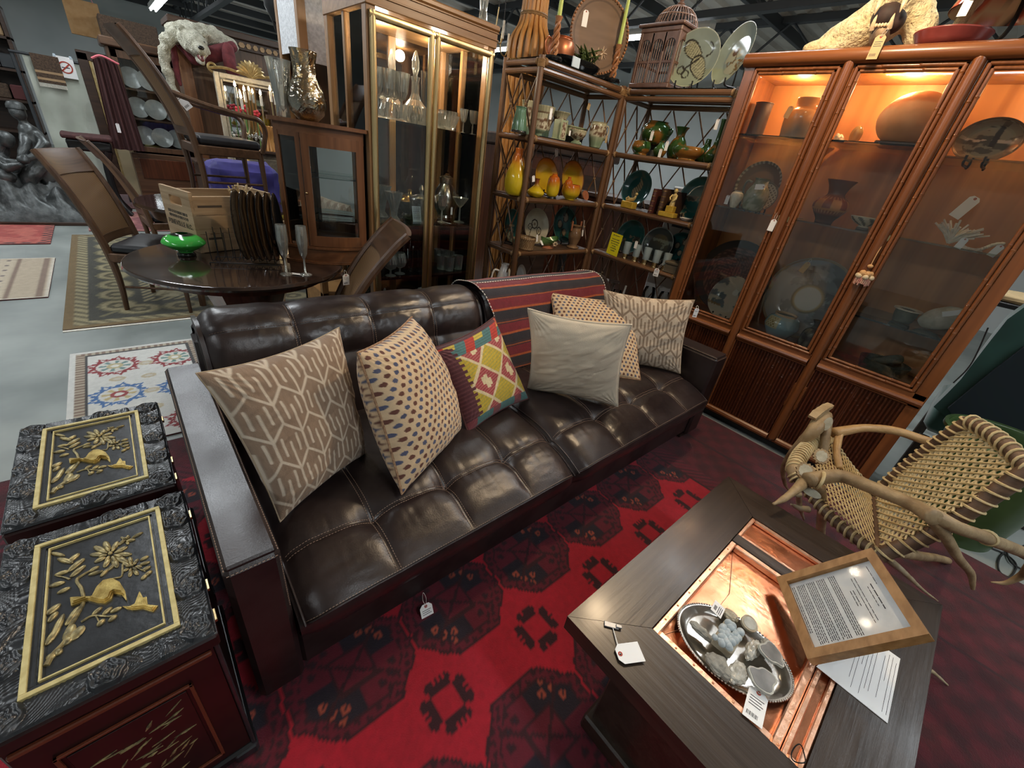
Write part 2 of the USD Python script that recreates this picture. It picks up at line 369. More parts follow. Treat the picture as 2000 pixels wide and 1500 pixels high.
def turkmen(x, y):
    red, dk, navy, mar, org = (.36, .004, .018), (.030, .003, .007), (.012, .006, .014), (.105, .003, .014), (.30, .055, .030)
    C = np.tile(red, (len(x), 1)).astype(float)
    C *= (0.82 + .36 * meshkit.fbm(np.c_[x * 3, y * 3, 0 * x], 3, 5))[:, None]
    u = (x - .5425) / .347; k = np.round(u); gx = (x - .5425) - k * .347
    v = (y - .193) / .467; l = np.round(v); gy = (y - .193) - l * .467
    gx2 = gx + .004 * np.sin(gy * 90)
    d = octa(gx2, gy, .170, .152, .088); ins = d < 1
    C[ins] = mar; C[ins & (d > .955)] = dk
    C[ins & (d < .80) & (d > .77)] = dk
    q = (gx * gy > 0); core = ins & (d < .77)
    C[core & q] = navy; C[core & ~q] = mar
    # leaf work in the border band, flowers in the core
    band = ins & (d > .80) & (d < .955); C[band & (np.sin(gx * 170 + gy * 60) * np.sin(gy * 170 - gx * 50) > .25)] = dk
    inner = ins & (np.abs(gx) < .055) & (np.abs(gy) < .055); C[inner] = mar
    C[inner & (np.maximum(np.abs(gx), np.abs(gy)) > .046)] = dk
    for sx in (-1, 1):
        for sy in (-1, 1):
            for (ox, oy) in ((.052, .085), (.085, .075), (.10, .045), (.07, .11)):
                dd = np.hypot(gx - sx * ox, gy - sy * oy); C[core & (dd < .0115)] = org if (sx * sy > 0) else dk; C[core & (dd < .004)] = navy
    lin = core & (np.abs(np.abs(gx) * .8 - np.abs(gy)) < .006); C[lin] = dk
    # minor guls between the columns: four hooked bars around an open square
    mx = (x - .369) / .347; mk = np.round(mx); ax = (x - .369) - mk * .347; my = (y - .426) / .467; ml = np.round(my); ay = (y - .426) - ml * .467
    for (p, r) in ((ax, ay), (ay, ax)):
        bar = (np.abs(np.abs(r) - .046) < .011) & (np.abs(p) < .033)
        hook = (np.abs(r) > .046) & (np.abs(r) < .074 - .2 * np.abs(p)) & ((np.abs(np.abs(p) - .030) < .008) | (np.abs(p) < .006) | (np.abs(np.abs(p) - .016) < .0045))
        C[bar | hook] = dk
    # dark border on the right, small all-over figures
    B = (x > 1.93) | (y < -.40) | (y > 1.75)
    n = meshkit.fbm(np.c_[x * 16, y * 16, 0 * x], 3, 8); fig = np.sin(x * 46) * np.sin(y * 46) + .9 * (n - .5) * 2
    Cb = np.tile((.060, .002, .007), (len(x), 1)); Cb[fig > .35] = (.085, .003, .010); Cb[fig < -.45] = (.042, .002, .006)
    far = (x > 2.03) | (y < -.47) | (y > 1.85); C[B] = Cb[B]
    st = B & ~far; C[st] = mar; C[st & (np.sin((x + y) * 160) > .5)] = dk
    edge = (np.abs(x - 2.30) < .012) | (np.abs(x - 1.93) < .008) | ((np.abs(y + .40) < .008) & (x < 1.93)); C[edge] = dk
    return wov(C, x, y, .22, 90)
rug('area_rug', -.62, 2.63, -1.5, 2.06, .0075, turkmen, 'deep red patterned rug with dark octagons under sofa and coffee table')

def olive(x, y):
    w, h = 1.18, 2.75; u, v = x + .46, y - 3.60      # from the near left corner
    C = np.tile((.115, .098, .045), (len(x), 1)).astype(float)
    d = np.minimum(np.minimum(u, 2.2 - u), np.minimum(v, h - v))
    dk, lt, gold = (.035, .034, .022), (.27, .23, .12), (.15, .095, .030)
    C[d < .05] = gold
    m = (d >= .05) & (d < .13); C[m] = lt; C[m & (np.sin((u + v) * 70) > .1)] = (.12, .10, .05)
    m = (d >= .13) & (d < .42); C[m] = dk
    # oval cartouches in the wide border and in the field
    s = np.where(np.minimum(u, 2.2 - u) < np.minimum(v, h - v), v, u); r = np.abs(((s / .26) % 1) - .5) * 2; c = np.abs(d - .275) / .115
    el = np.hypot(r * .95, c); C[m & (el < .95)] = (.13, .115, .055); C[m & (el < .8)] = lt; C[m & (el < .5)] = (.09, .075, .035); C[m & (el < .22)] = lt
    m = (d >= .42) & (d < .50); C[m] = lt; C[m & (np.sin((u - v) * 90) > .2)] = dk
    f = d >= .5; n = meshkit.fbm(np.c_[x * 9, y * 9, 0 * x], 3, 4); C[f] = (.16, .135, .065); C[f & (n > .56)] = (.055, .05, .03); C[f & (n < .42)] = (.30, .26, .15)
    C[(np.abs(d - .13) < .008) | (np.abs(d - .42) < .008)] = dk
    return wov(C, x, y, .2, 60, 2)
rug('olive_rug', -.46, 1.74, 3.60, 6.35, .014, olive, 'olive green and gold patterned rug under the round dark table', fringe=[(-.46, 1.74, 3.575, 3.60)])

def medallion(x, y, cx, cy, r, petals, C, outer, inner, mid):
    dx, dy = x - cx, y - cy; d = np.hypot(dx, dy) / r; a = np.arctan2(dy, dx)
    e = 1 - .20 * np.abs(np.sin(a * petals / 2)) - .09 * np.abs(np.sin(a * petals * 1.5))
    C[(d < e) & (d > e - .15)] = outer; C[(d < e - .15) & (np.abs(d - .62) < .035)] = outer
    C[(d < .56)] = (.62, .60, .55); C[(d < .5) & (np.sin(a * 8) > .1)] = inner; C[d < .26] = mid; C[d < .13] = (.70, .68, .62)
def floral(x, y):
    C = np.tile((.62, .61, .57), (len(x), 1)).astype(float); u, v = x + .42, 3.2 - y
    for cx, cy, o, i, m in ((.185, .25, (.26, .03, .035), (.16, .26, .25), (.48, .40, .22)), (.455, .25, (.26, .03, .035), (.13, .25, .22), (.5, .42, .25)), (.19, .60, (.06, .15, .34), (.50, .40, .2), (.3, .05, .05)), (.46, .62, (.06, .15, .34), (.48, .40, .2), (.55, .52, .45)), (.19, .95, (.26, .03, .035), (.1, .22, .2), (.5, .4, .2)), (.46, .97, (.26, .03, .035), (.1, .22, .2), (.5, .4, .2))):
        medallion(u, v, cx, cy, .135, 9, C, o, i, m)
    for cx, cy in ((.32, .27), (.32, .44), (.32, .62), (.19, .42), (.46, .43), (.32, .80)):
        d = np.hypot(u - cx, (v - cy) * 1.3); C[(d < .034)] = (.50, .42, .28); C[d < .018] = (.55, .50, .42)
    e = np.minimum(np.minimum(u, .60 - u), v); m = (e > .022) & (e < .062); C[m] = (.22, .15, .11)
    C[m & (np.sin(np.where(np.minimum(u, .6 - u) < v, v, u) * 210) > 0.1)] = (.42, .36, .27); C[np.abs(e - .066) < .006] = (.05, .05, .05)
    return wov(C, x, y, .10, 70, 5)
rug('floral_rug', -.42, .18, 2.11, 3.2, .0055, floral, 'white rug with red and blue medallions beside the sofa arm')

def red_small(x, y):
    C = np.tile((.36, .045, .035), (len(x), 1)).astype(float); d = np.minimum(-.60 - x, np.minimum(y - 5.96, 6.9 - y))
    n = meshkit.fbm(np.c_[x * 9, y * 9, 0 * x], 3, 9); C[n > .55] = (.46, .10, .07)
    m = d < .07; C[m] = (.10, .02, .02); C[m & (np.sin(x * 60) * np.sin(y * 60) > .1)] = (.42, .09, .06)
    return wov(C, x, y, .2, 40, 6)
rug('red_rug', -1.9, -.60, 5.96, 6.9, .02, red_small, 'small bright red rug at the left edge by the statue')
def beige(x, y):
    C = np.tile((.44, .36, .26), (len(x), 1)).astype(float); d = np.minimum(-.55 - x, np.minimum(y - 4.30, 5.42 - y)); dx = -.55 - x
    C[d < .02] = (.58, .52, .43); m = (np.abs(dx - .045) < .02) | (np.abs(dx - .21) < .012); C[m & (d > .02)] = (.22, .15, .11)
    f = (dx > .23) & (d > .05); k = (np.sin(x * 48) * np.sin(y * 42) > .72); C[f & k] = (.16, .13, .12); C[f & ~k] = (.50, .42, .31)
    return wov(C, x, y, .16, 50, 7)
rug('beige_rug', -1.8, -.55, 4.30, 5.42, .012, beige, 'faded beige rug with a grey striped border at the left edge')
def pink(x, y):
    C = np.tile((.33, .10, .10), (len(x), 1)).astype(float); n = meshkit.fbm(np.c_[x * 7, y * 7, 0 * x], 3, 10); C[n > .52] = (.42, .17, .15); C[n < .4] = (.22, .06, .07)
    d = np.minimum(np.minimum(x + .33, .9 - x), np.minimum(y - 6.55, 7.75 - y)); C[d < .06] = (.40, .15, .13); return wov(C, x, y, .15, 40, 3)
rug('pink_rug', -.33, .9, 6.55, 7.75, .025, pink, 'worn pink rug behind the front cane chair')
def maroon(x, y):
    C = np.tile((.075, .018, .022), (len(x), 1)).astype(float); n = meshkit.fbm(np.c_[x * 5, y * 5, 0 * x], 3, 12); C[n > .55] = (.12, .03, .03); return wov(C, x, y, .15, 40, 3)
rug('maroon_rug', -.5, .55, 8.0, 9.6, .04, maroon, 'dark maroon rug far back beside the statue')
M('thread_dark', (.10, .06, .045), .7)
# ================================================================ the leather sofa
SX0, SX1, SY0, SY1 = -.018, 2.345, .70, 1.69
AL, AR, SMID = .088, 2.21, 1.088                   # inner faces of the arms, the split of the seat
sofa = thing('sofa', 'long dark brown leather sofa with tufted seat and light stitching', 'sofa')
put(sofa, 'base', bx(AL - .01, AR + .01, SY0 + .015, SY1 - .03, .06, .25, .02), 'leather')
for x in (.03, 2.25):
    for y in (.76, 1.62): put(sofa, 'leg', bx(x - .03, x + .05, y - .03, y + .03, .009, .065, .005), 'espresso')
put(sofa, 'back_frame', bx(AL - .01, AR + .01, 1.56, SY1, .20, .70, .03), 'leather')

def arm(x0, x1):
    g = bx(x0, x1, SY0, SY1 - .005, .05, .553, .012); a = put(sofa, 'arm', g, 'leather')
    put(a, 'top_panel', bx(x0 + .006, x1 - .006, SY0 + .008, SY1 - .03, .545, .560, .006), 'leather')
    for x in (x0 + .004, x1 - .004):
        put(a, 'stitching', stitch([(x, SY0 + .006, .556), (x, SY1 - .04, .556)]), 'thread')
    put(a, 'stitching', stitch([(x0 + .006, SY0 - .001, .546), (x1 - .006, SY0 - .001, .546)]), 'thread')
    put(a, 'stitching', stitch([(x1 - .004, SY0 - .001, .54), (x1 - .004, SY0 - .001, .36)]), 'thread')
def stitch(pts, step=.008, r=.0011, n=4):
    "a run of short raised thread dashes along a polyline"
    p = np.asarray(pts, float); L = np.r_[0, np.cumsum(np.linalg.norm(np.diff(p, axis=0), axis=1))]
    s = np.arange(0, L[-1] - step * .6, step); a = np.stack([np.interp(s, L, p[:, k]) for k in range(3)], 1); b = np.stack([np.interp(s + step * .62, L, p[:, k]) for k in range(3)], 1)
    return J([tube([x, y], r, n, cap=False) for x, y in zip(a, b)])
arm(SX0, AL); arm(AR, SX1)

def seat_h(x, y, x0, x1, cols):
    "height of the tufted seat: a crowned pad, welts along the seams, deep pulls where they cross"
    u, v = (x - x0) / (x1 - x0), (y - .648) / (1.50 - .648)
    crown = .345 + .085 * np.clip(1 - (1 - np.clip(v / .42, 0, 1)) ** 2.4, 0, 1) - .02 * np.clip((v - .5) / .5, 0, 1)
    edge = np.minimum(u, 1 - u); crown -= .045 * np.exp(-(edge * (x1 - x0) / .035) ** 1.3)
    seams = [x0 + (x1 - x0) * k / cols for k in range(1, cols)]
    dx = np.min([np.abs(x - s) for s in seams], axis=0); dy = np.abs(y - .822)
    g = .012 * np.exp(-(dx / .020) ** 1.1) * np.clip((y - .645) / .05, 0, 1) + .012 * np.exp(-(dy / .022) ** 1.1)
    g += .022 * np.exp(-(np.hypot(dx, dy) / .04) ** 1.3)
    wr = (meshkit.fbm(np.c_[x * 9, y * 26, 0 * x], 3, 4) - .5) * .006 * np.exp(-(np.abs(y - .74) / .10) ** 2)
    wr += (meshkit.fbm(np.c_[x * 40, y * 7, 0 * x + 3], 3, 9) - .5) * .0045 * np.exp(-(dy / .09) ** 2)
    return crown - g + wr
def seat(x0, x1, cols):
    x0, x1 = x0 + .003, x1 - .003
    def pos(u, v):
        x = x0 + u * (x1 - x0); w = np.clip(v / .10, 0, 1); yy = .648 + np.clip((v - .10) / .90, 0, 1) * .85
        # the first tenth of v is the front face, rolling over the welt
        top = seat_h(x, yy, x0, x1, cols); c = np.minimum(u, 1 - u) * (x1 - x0); rnd = .028 * np.exp(-(c / .03) ** 1.5)
        z = np.where(v < .10, .236 + w * (seat_h(x, 0 * x + .648, x0, x1, cols) - .236), top)
        y = np.where(v < .10, .648 + .010 * np.sin(w * PI) * -1 + .03 * (1 - w) ** 2 + rnd, yy + rnd * np.exp(-(yy - .648) / .04))
        return np.c_[x, y, z]
    g, u, v = grid(pos, 190, 200)
    s = put(sofa, 'seat_cushion', g, 'leather', smooth=True)
    xs = np.linspace(x0 + .012, x1 - .012, 120)
    h = lambda x, y: seat_h(np.atleast_1d(np.asarray(x, float)) + 0 * np.asarray(y), np.asarray(y) + 0. * np.asarray(x), x0, x1, cols)
    c = np.minimum(xs - x0, x1 - xs); fr = np.c_[xs, .646 + .028 * np.exp(-(c / .03) ** 1.5), h(xs, np.full_like(xs, .648)) + .001]
    side = lambda xx: np.c_[np.full(60, xx), np.linspace(.66, 1.35, 60), h(np.full(60, xx), np.linspace(.66, 1.35, 60)) + .003]
    put(s, 'welt', tube(np.vstack([side(x0 + .01)[::-1], fr, side(x1 - .01)]), .0032, 6), 'leather')
    put(s, 'stitching', stitch(fr + [0, .004, .004]), 'thread')
    for k in range(1, cols):
        sx = x0 + (x1 - x0) * k / cols; yy = np.linspace(.655, 1.36, 90)
        for o in (-.006, .006): put(s, 'stitching', stitch(np.c_[np.full(90, sx + o), yy, h(np.full(90, sx + o), yy) + .0012]), 'thread')
    xx = np.linspace(x0 + .02, x1 - .02, 160)
    for o in (-.006, .006): put(s, 'stitching', stitch(np.c_[xx, np.full(160, .822 + o), h(xx, np.full(160, .822 + o)) + .0012]), 'thread')
seat(AL, SMID, 4); seat(SMID, AR, 4)

BPROF = [(1.345, .40), (1.385, .50), (1.425, .60), (1.455, .68), (1.490, .735), (1.535, .757), (1.60, .752), (1.655, .735), (1.675, .69), (1.68, .60)]
def back_pad(x0, x1, cols):
    x0, x1 = x0 + .004, x1 - .004
    seams = [x0 + (x1 - x0) * k / cols for k in range(1, cols)]
    # profile of the pad from the seat up its leaning front, over the top and down behind
    prof = spline(BPROF, 140)
    tn = np.gradient(prof, axis=0); nn = np.c_[-tn[:, 1], tn[:, 0]]; nn /= np.linalg.norm(nn, axis=1, keepdims=True)
    def pos(u, v):
        x = x0 + u * (x1 - x0); i = v * 139; f = np.stack([np.interp(i, np.arange(140), prof[:, k]) for k in (0, 1)], 1); m = np.stack([np.interp(i, np.arange(140), nn[:, k]) for k in (0, 1)], 1)
        dx = np.min([np.abs(x - s) for s in seams], axis=0); c = np.minimum(x - x0, x1 - x)
        lon = np.abs(i - 58); low = np.abs(i - 34)
        b = .016 * (1 - np.exp(-(dx / .035) ** 1.2)) * (i < 88) + .006 * (1 - np.exp(-(lon / 4) ** 1.3)) + .012 * (1 - np.exp(-(low / 5) ** 1.3)) - .05 * np.exp(-(c / .028) ** 1.4)
        b += (meshkit.fbm(np.c_[x * 14, v * 20, 0 * x], 3, 2) - .5) * .004 + (meshkit.fbm(np.c_[x * 45, v * 12, 0 * x], 3, 5) - .5) * .0035 * np.exp(-(np.abs(i - 50) / 18) ** 2)
        p = f + m * b[:, None]
        return np.c_[x, p]
    g, u, v = grid(pos, 170, 140); g.faces = g.faces[:, ::-1] if g.face_normals[len(g.faces) // 3][1] > 0 else g.faces
    s = put(sofa, 'back_cushion', g, 'leather', smooth=True)
    for xx in (x0 + .010, x1 - .010):
        put(s, 'side_panel', J([ext(Polygon(prof[:100]).buffer(.002), .012)]).apply_transform(np.array([[0, 0, 1, xx - .006], [1, 0, 0, 0], [0, 1, 0, 0], [0, 0, 0, 1.]])), 'leather')
    q = lambda xs, i: pos((xs - x0) / (x1 - x0), np.full(len(xs), i / 139.)) + [0, -.001, .0015]
    xs = np.linspace(x0 + .03, x1 - .03, 160); put(s, 'stitching', stitch(q(xs, 59.)), 'thread_dark')
    for sx in seams:
        vv = np.linspace(8, 84, 70)
        for o in (-.006, .006): put(s, 'stitching', stitch(pos(np.full(70, (sx + o - x0) / (x1 - x0)), vv / 139.) + [0, -.0015, .001]), 'thread')
back_pad(AL - .008, 1.185, 4); back_pad(1.185, AR + .008, 4)

# ---------------------------------------------------------------- hang tags: a card with clipped corners, an eyelet, printed lines, a string
def hang_tag(name, label, c, ax, ay, w=.04, h=.068, to=None, lines=3, col='paper', group=None, curl=0):
    "c: centre of the card; ax: its width direction; ay: towards the eyelet end"
    ax, ay = nrm(ax), nrm(ay); az = nrm(np.cross(ax, ay)); ay = np.cross(az, ax)
    k = w * .24; P = Polygon([(-w / 2, -h / 2), (w / 2, -h / 2), (w / 2, h / 2 - k), (w / 2 - k, h / 2), (-w / 2 + k, h / 2), (-w / 2, h / 2 - k)]).difference(Point(0, h / 2 - k * .8).buffer(w * .055))
    t = thing(name, label, 'price tag', c, group=group)
    F_ = lambda m: frame(m, (0, 0, 0), ax, ay, az)
    put(t, 'card', F_(ext(P, .0008, -.0004)), col)
    put(t, 'eyelet', F_(T(trimesh.creation.annulus(w * .06, w * .12, .0016), (0, h / 2 - k * .8, 0))), 'red_ink')
    if lines:
        L = [F_(bx(-w * .36, w * .36 * (1 - .3 * (i % 2)), .20 * h - i * .085 * h, .20 * h - i * .085 * h + .022 * h, .0004, .0007, 0)) for i in range(lines)]
        L += [F_(bx(-w * .36 + i * w * .05, -w * .36 + i * w * .05 + w * (.018 if i % 3 else .032), -.38 * h, -.26 * h, .0004, .0007, 0)) for i in range(12)]
        put(t, 'print', J(L), 'ink')
    if to is not None:
        e = ay * (h / 2 - k * .8); d = np.asarray(to, float) - np.asarray(c, float); s = ax * .006
        put(t, 'string', tube(spline([e, e * .5 + d * .5 + s, d, e * .45 + d * .55 - s, e + az * .001], 18), .0007, 5), 'string')
    return t
P = ony(829, 1187, .69); hang_tag('price_tag', 'white price tag hanging on the front of the sofa base', P + V(0, -.02, -.01), (1, -.1, 0), (.12, .55, .85), .042, .072, P + V(.004, .018, .055))
M('piping_maroon', (.10, .035, .035), .9)
M('seam', (.40, .31, .21), .9); M('piping_tan', (.42, .27, .15), .9, (.20, .10, .06), (120, 120, 120)); M('piping_cream', (.62, .54, .42), .9)
# ================================================================ cushions and the kilim throw
def sst(e0, e1, x): t = np.clip((x - e0) / (e1 - e0), 0, 1); return t * t * (3 - 2 * t)
def pillow(name, label, C4, th, fn, n=170, seed=1, pipe=None, wr=.007, pinch=.045, sag=0.0, dog=.03, group=None, edge=None):
    TL, TR, BR, BL = [np.asarray(c, float) for c in C4]; ctr = (TL + TR + BR + BL) / 4
    N = nrm(np.cross(TR - TL, BL - TL)); N = N if N @ (EYE - ctr) > 0 else -N
    w, h = np.linalg.norm(TR - TL), np.linalg.norm(BL - TL)
    def base(u, v):
        a, b = 2 * u - 1, 2 * v - 1
        uu = .5 + .5 * a * (1 - pinch * 2 * (1 - b ** 2) * 1.0); vv = .5 + .5 * b * (1 - pinch * 2 * (1 - a ** 2))
        return (TL * ((1 - uu) * (1 - vv))[:, None] + TR * (uu * (1 - vv))[:, None] + BR * (uu * vv)[:, None] + BL * ((1 - uu) * vv)[:, None]), a, b
    def off(u, v, a, b):
        t = np.maximum((1 - np.abs(a) ** 2.6) * (1 - np.abs(b) ** 2.6), 0) ** .52
        t *= 1 + sag * b
        e = np.clip((1 - np.abs(a)) * (1 - np.abs(b)) * 18, 0, 1)
        q = np.c_[u * w * 1.0, v * h, 0 * u]
        k = (meshkit.fbm(np.c_[q[:, 0] * 9, q[:, 1] * 24 + q[:, 0] * 10, 0 * u + seed], 3, seed) - .5) * 2 * wr + (meshkit.fbm(np.c_[q[:, 0] * 5, q[:, 1] * 6, 0 * u + seed * 3], 2, seed + 3) - .5) * 2 * wr * 1.2
        # creases that fan out of the corners
        for (ca, cb) in ((-1, -1), (1, -1), (1, 1), (-1, 1)):
            d = np.hypot(a - ca, b - cb); g = np.arctan2(b - cb, a - ca); k = k + np.sin(g * 26 + seed) * .0028 * np.exp(-(d / .38) ** 2) * (d > .04)
        return t, k * e
    def front(u, v):
        p, a, b = base(u, v); t, k = off(u, v, a, b); return p + N * (t * th * .5 + k)[:, None]
    def rear(u, v):
        p, a, b = base(u, v); t, k = off(u, v, a, b); return p - N * (t * th * .5)[:, None]
    t = thing(name, label, 'cushion', group=group)
    g, u, v = grid(front, n, n)
    if g.face_normals[len(g.faces) // 2] @ N < 0: g.faces = g.faces[:, ::-1]
    put(t, 'front_cover', g, 'cloth', col=fn(u * w, v * h, w, h))
    g, u, v = grid(rear, n // 3, n // 3)
    if g.face_normals[len(g.faces) // 2] @ N > 0: g.faces = g.faces[:, ::-1]
    put(t, 'back_cover', g, 'cloth', col=fn(u * w, v * h, w, h) if edge is None else np.tile(edge, (len(u), 1)))
    s = np.linspace(0, 1, 40); one = np.ones(40)
    loop = np.vstack([base(s, 0 * one)[0][:-1], base(one, s)[0][:-1], base(s[::-1], one)[0][:-1], base(0 * one, s[::-1])[0][:-1]])
    put(t, 'piping', tube(loop, .0042 if pipe else .0022, 6, closed=True), pipe or 'seam')
    return t

def meander(bg, ln, lw=.0072):
    def fn(x, y, w, h):
        C = np.tile(bg, (len(x), 1)).astype(float); W, P_, A_ = .088, .098, .021
        def tri(t): t = (t % 1); return np.where(t < .5, 1 - 4 * t, 4 * t - 3)
        d = np.full(len(x), 9.)
        r0 = np.floor(y / P_)
        for dr in (-1, 0, 1, 2):
            r = r0 + dr; sg = np.where(r % 2 == 0, 1, -1); z = r * P_ - A_ * sg * tri(x / W)     # peak (smaller y = up) of even rows at x = 0
            d = np.minimum(d, np.abs(y - z) * .72)
            # uprights: from the peak of row r (at its phase) up to the valley above
            ph = np.where(sg > 0, 0.0, .5); dx = np.abs(((x / W - ph + .5) % 1) - .5) * W; top, bot = r * P_ - P_ + A_, r * P_ - A_
            d = np.minimum(d, np.hypot(dx, np.maximum(np.maximum(top - y, y - bot), 0)))
            # prongs inside the cells: one up from the valley, on both sides half lines down
            dx2 = np.abs(((x / W - ph) % 1) - .5) * W; d = np.minimum(d, np.hypot(dx2, np.maximum(np.maximum(r * P_ - P_ * .62 - y, y - (r * P_ + A_)), 0)))
            dx3 = np.abs(dx2 - W * .25); d = np.minimum(d, np.hypot(dx3, np.maximum(np.maximum(r * P_ - P_ * .80 - y, y - (r * P_ - P_ * .30)), 0)))
        m = sst(lw * .5 + .0012, lw * .5 - .0012, d)
        n = meshkit.fbm(np.c_[x * 220, y * 60, 0 * x], 2, 4); C = C * (0.86 + .28 * n)[:, None]
        return C * (1 - m)[:, None] + np.asarray(ln)[None] * m[:, None]
    return fn
def dots(x, y, w, h):
    C = np.tile((.64, .47, .29), (len(x), 1)).astype(float); s = .0245; r = np.round(y / (s * .866)); o = (r % 2) * .5; k = np.round(x / s - o)
    d = np.hypot(x - (k + o) * s, y - r * s * .866); n = meshkit.fbm(np.c_[x * 150, y * 150, 0 * x], 2, 4); C *= (.9 + .2 * n)[:, None]
    m = d < .0068; b = ((k + np.floor(r / 2) + r) % 2 == 0)
    C[m & b] = (.075, .085, .15); C[m & ~b] = (.13, .045, .03); return C
def plain(c):
    return lambda x, y, w, h: np.asarray(c)[None] * (0.94 + .12 * meshkit.fbm(np.c_[x * 30, y * 30, 0 * x], 3, 3))[:, None]
def kilim(x, y, w, h):
    C = np.tile((.07, .13, .13), (len(x), 1)).astype(float); u, v = x / w, y / h
    stripe = np.sin((y * 1.0 + x * .25) * 620) ; cream, red, yel, mar, teal = (.66, .55, .34), (.33, .045, .05), (.52, .37, .035), (.085, .022, .030), (.065, .17, .17)
    # lattice of diamonds, leaning like the weave in the photo
    a = (u - .16) / .42; b = (v - .16) / .42; p, q = a + b, a - b
    ip, iq = np.floor(p), np.floor(q); fp, fq = p - ip - .5, q - iq - .5; red_cell = ((ip + iq) % 2 == 0)
    m = np.abs(fp) < .5; C[red_cell] = red; C[red_cell & (stripe > .25)] = (.42, .13, .12); C[~red_cell] = yel; C[~red_cell & (np.sin(y * 500 + x * 120) > .55)] = (.36, .33, .06)
    # hooked cream figure inside the red cells
    X, Y = (fp + fq), (fp - fq); fig = red_cell & (((np.abs(X) < .13) & (np.abs(Y) < .38)) | ((np.abs(Y) < .12) & (np.abs(X) < .30)) | ((np.abs(X - .22) < .09) & (np.abs(Y - .2) < .1)) | ((np.abs(X + .22) < .09) & (np.abs(Y + .2) < .1)))
    C[fig] = cream
    e = np.minimum(.5 - np.abs(fp), .5 - np.abs(fq)); C[e < .045 + .02 * (np.sin((x + y) * 700) > 0)] = cream
    t = v < .19; C[t] = teal; k = np.floor((u + v * .7) / .14); C[t & (k % 3 == 0)] = (.45, .035, .02); C[t & (k % 3 == 1) & (v < .10)] = (.55, .42, .06); C[v < .04] = mar; C[t & (np.sin(y * 600) > .6)] *= .7
    lf = u < .17 + .022 * np.sign(np.sin(v * 88)); C[lf & (v > .06)] = mar; C[lf & (v > .06) & (np.sin(y * 420) > .3)] = (.13, .04, .05)
    bt = v > .90; C[bt] = teal; C[bt & (np.floor(u / .12) % 3 == 0)] = (.22, .05, .06); rt = u > .95; C[rt & (np.floor(v / .1) % 2 == 0)] = (.45, .07, .03)
    return C * (0.82 + .36 * meshkit.fbm(np.c_[x * 260, y * 120, 0 * x], 2, 6))[:, None]

TAUPE, TLINE = (.27, .185, .125), (.60, .51, .40)
pillow('cushion', 'taupe cushion with raised cream meander pattern leaning on the left arm', [(.040, 1.030, .835), (.424, 1.215, .815), (.425, 1.055, .425), (.125, .900, .432)], .15, meander(TAUPE, TLINE), 200, 1, wr=.008)
pillow('cushion', 'large cream cushion with blue and brown dots, left of the kilim one', [(.395, 1.005, .825), (.700, 1.262, .795), (.783, 1.020, .415), (.430, .815, .440)], .21, dots, 200, 2, pipe='piping_tan', wr=.006, pinch=.03)
pillow('cushion', 'multicoloured kilim cushion with red and yellow diamonds', [(.733, 1.188, .690), (1.094, 1.263, .742), (1.160, 1.045, .430), (.793, .985, .418)], .13, kilim, 200, 3, pipe='piping_maroon', wr=.004, edge=(.10, .04, .04))
pillow('cushion', 'plain cream velvet cushion in front of the dotted one', [(1.150, 1.125, .820), (1.420, .805, .832), (1.500, .800, .422), (1.228, 1.120, .420)], .15, plain((.60, .52, .40)), 150, 4, pipe='piping_cream', wr=.008)
pillow('cushion', 'cream cushion with blue and brown dots half hidden behind the plain cream one', [(1.640, 1.455, .737), (2.045, 1.165, .737), (1.835, .900, .425), (1.445, 1.150, .420)], .12, dots, 190, 5, pipe='piping_tan', wr=.006, pinch=.03)
pillow('cushion', 'taupe meander cushion on the right beside the right sofa arm', [(1.84, 1.265, .795), (2.15, .905, .825), (2.145, .835, .420), (1.84, 1.15, .415)], .12, meander((.56, .46, .35), (.27, .195, .135), .0105), 190, 6, wr=.007)
P = V(2.160, .885, .800); hang_tag('care_tag', 'small white care tag at the top corner of the right taupe cushion', P + V(-.012, -.01, -.035), (.6, -.7, 0), (0, 0, 1), .022, .05, P, 2)

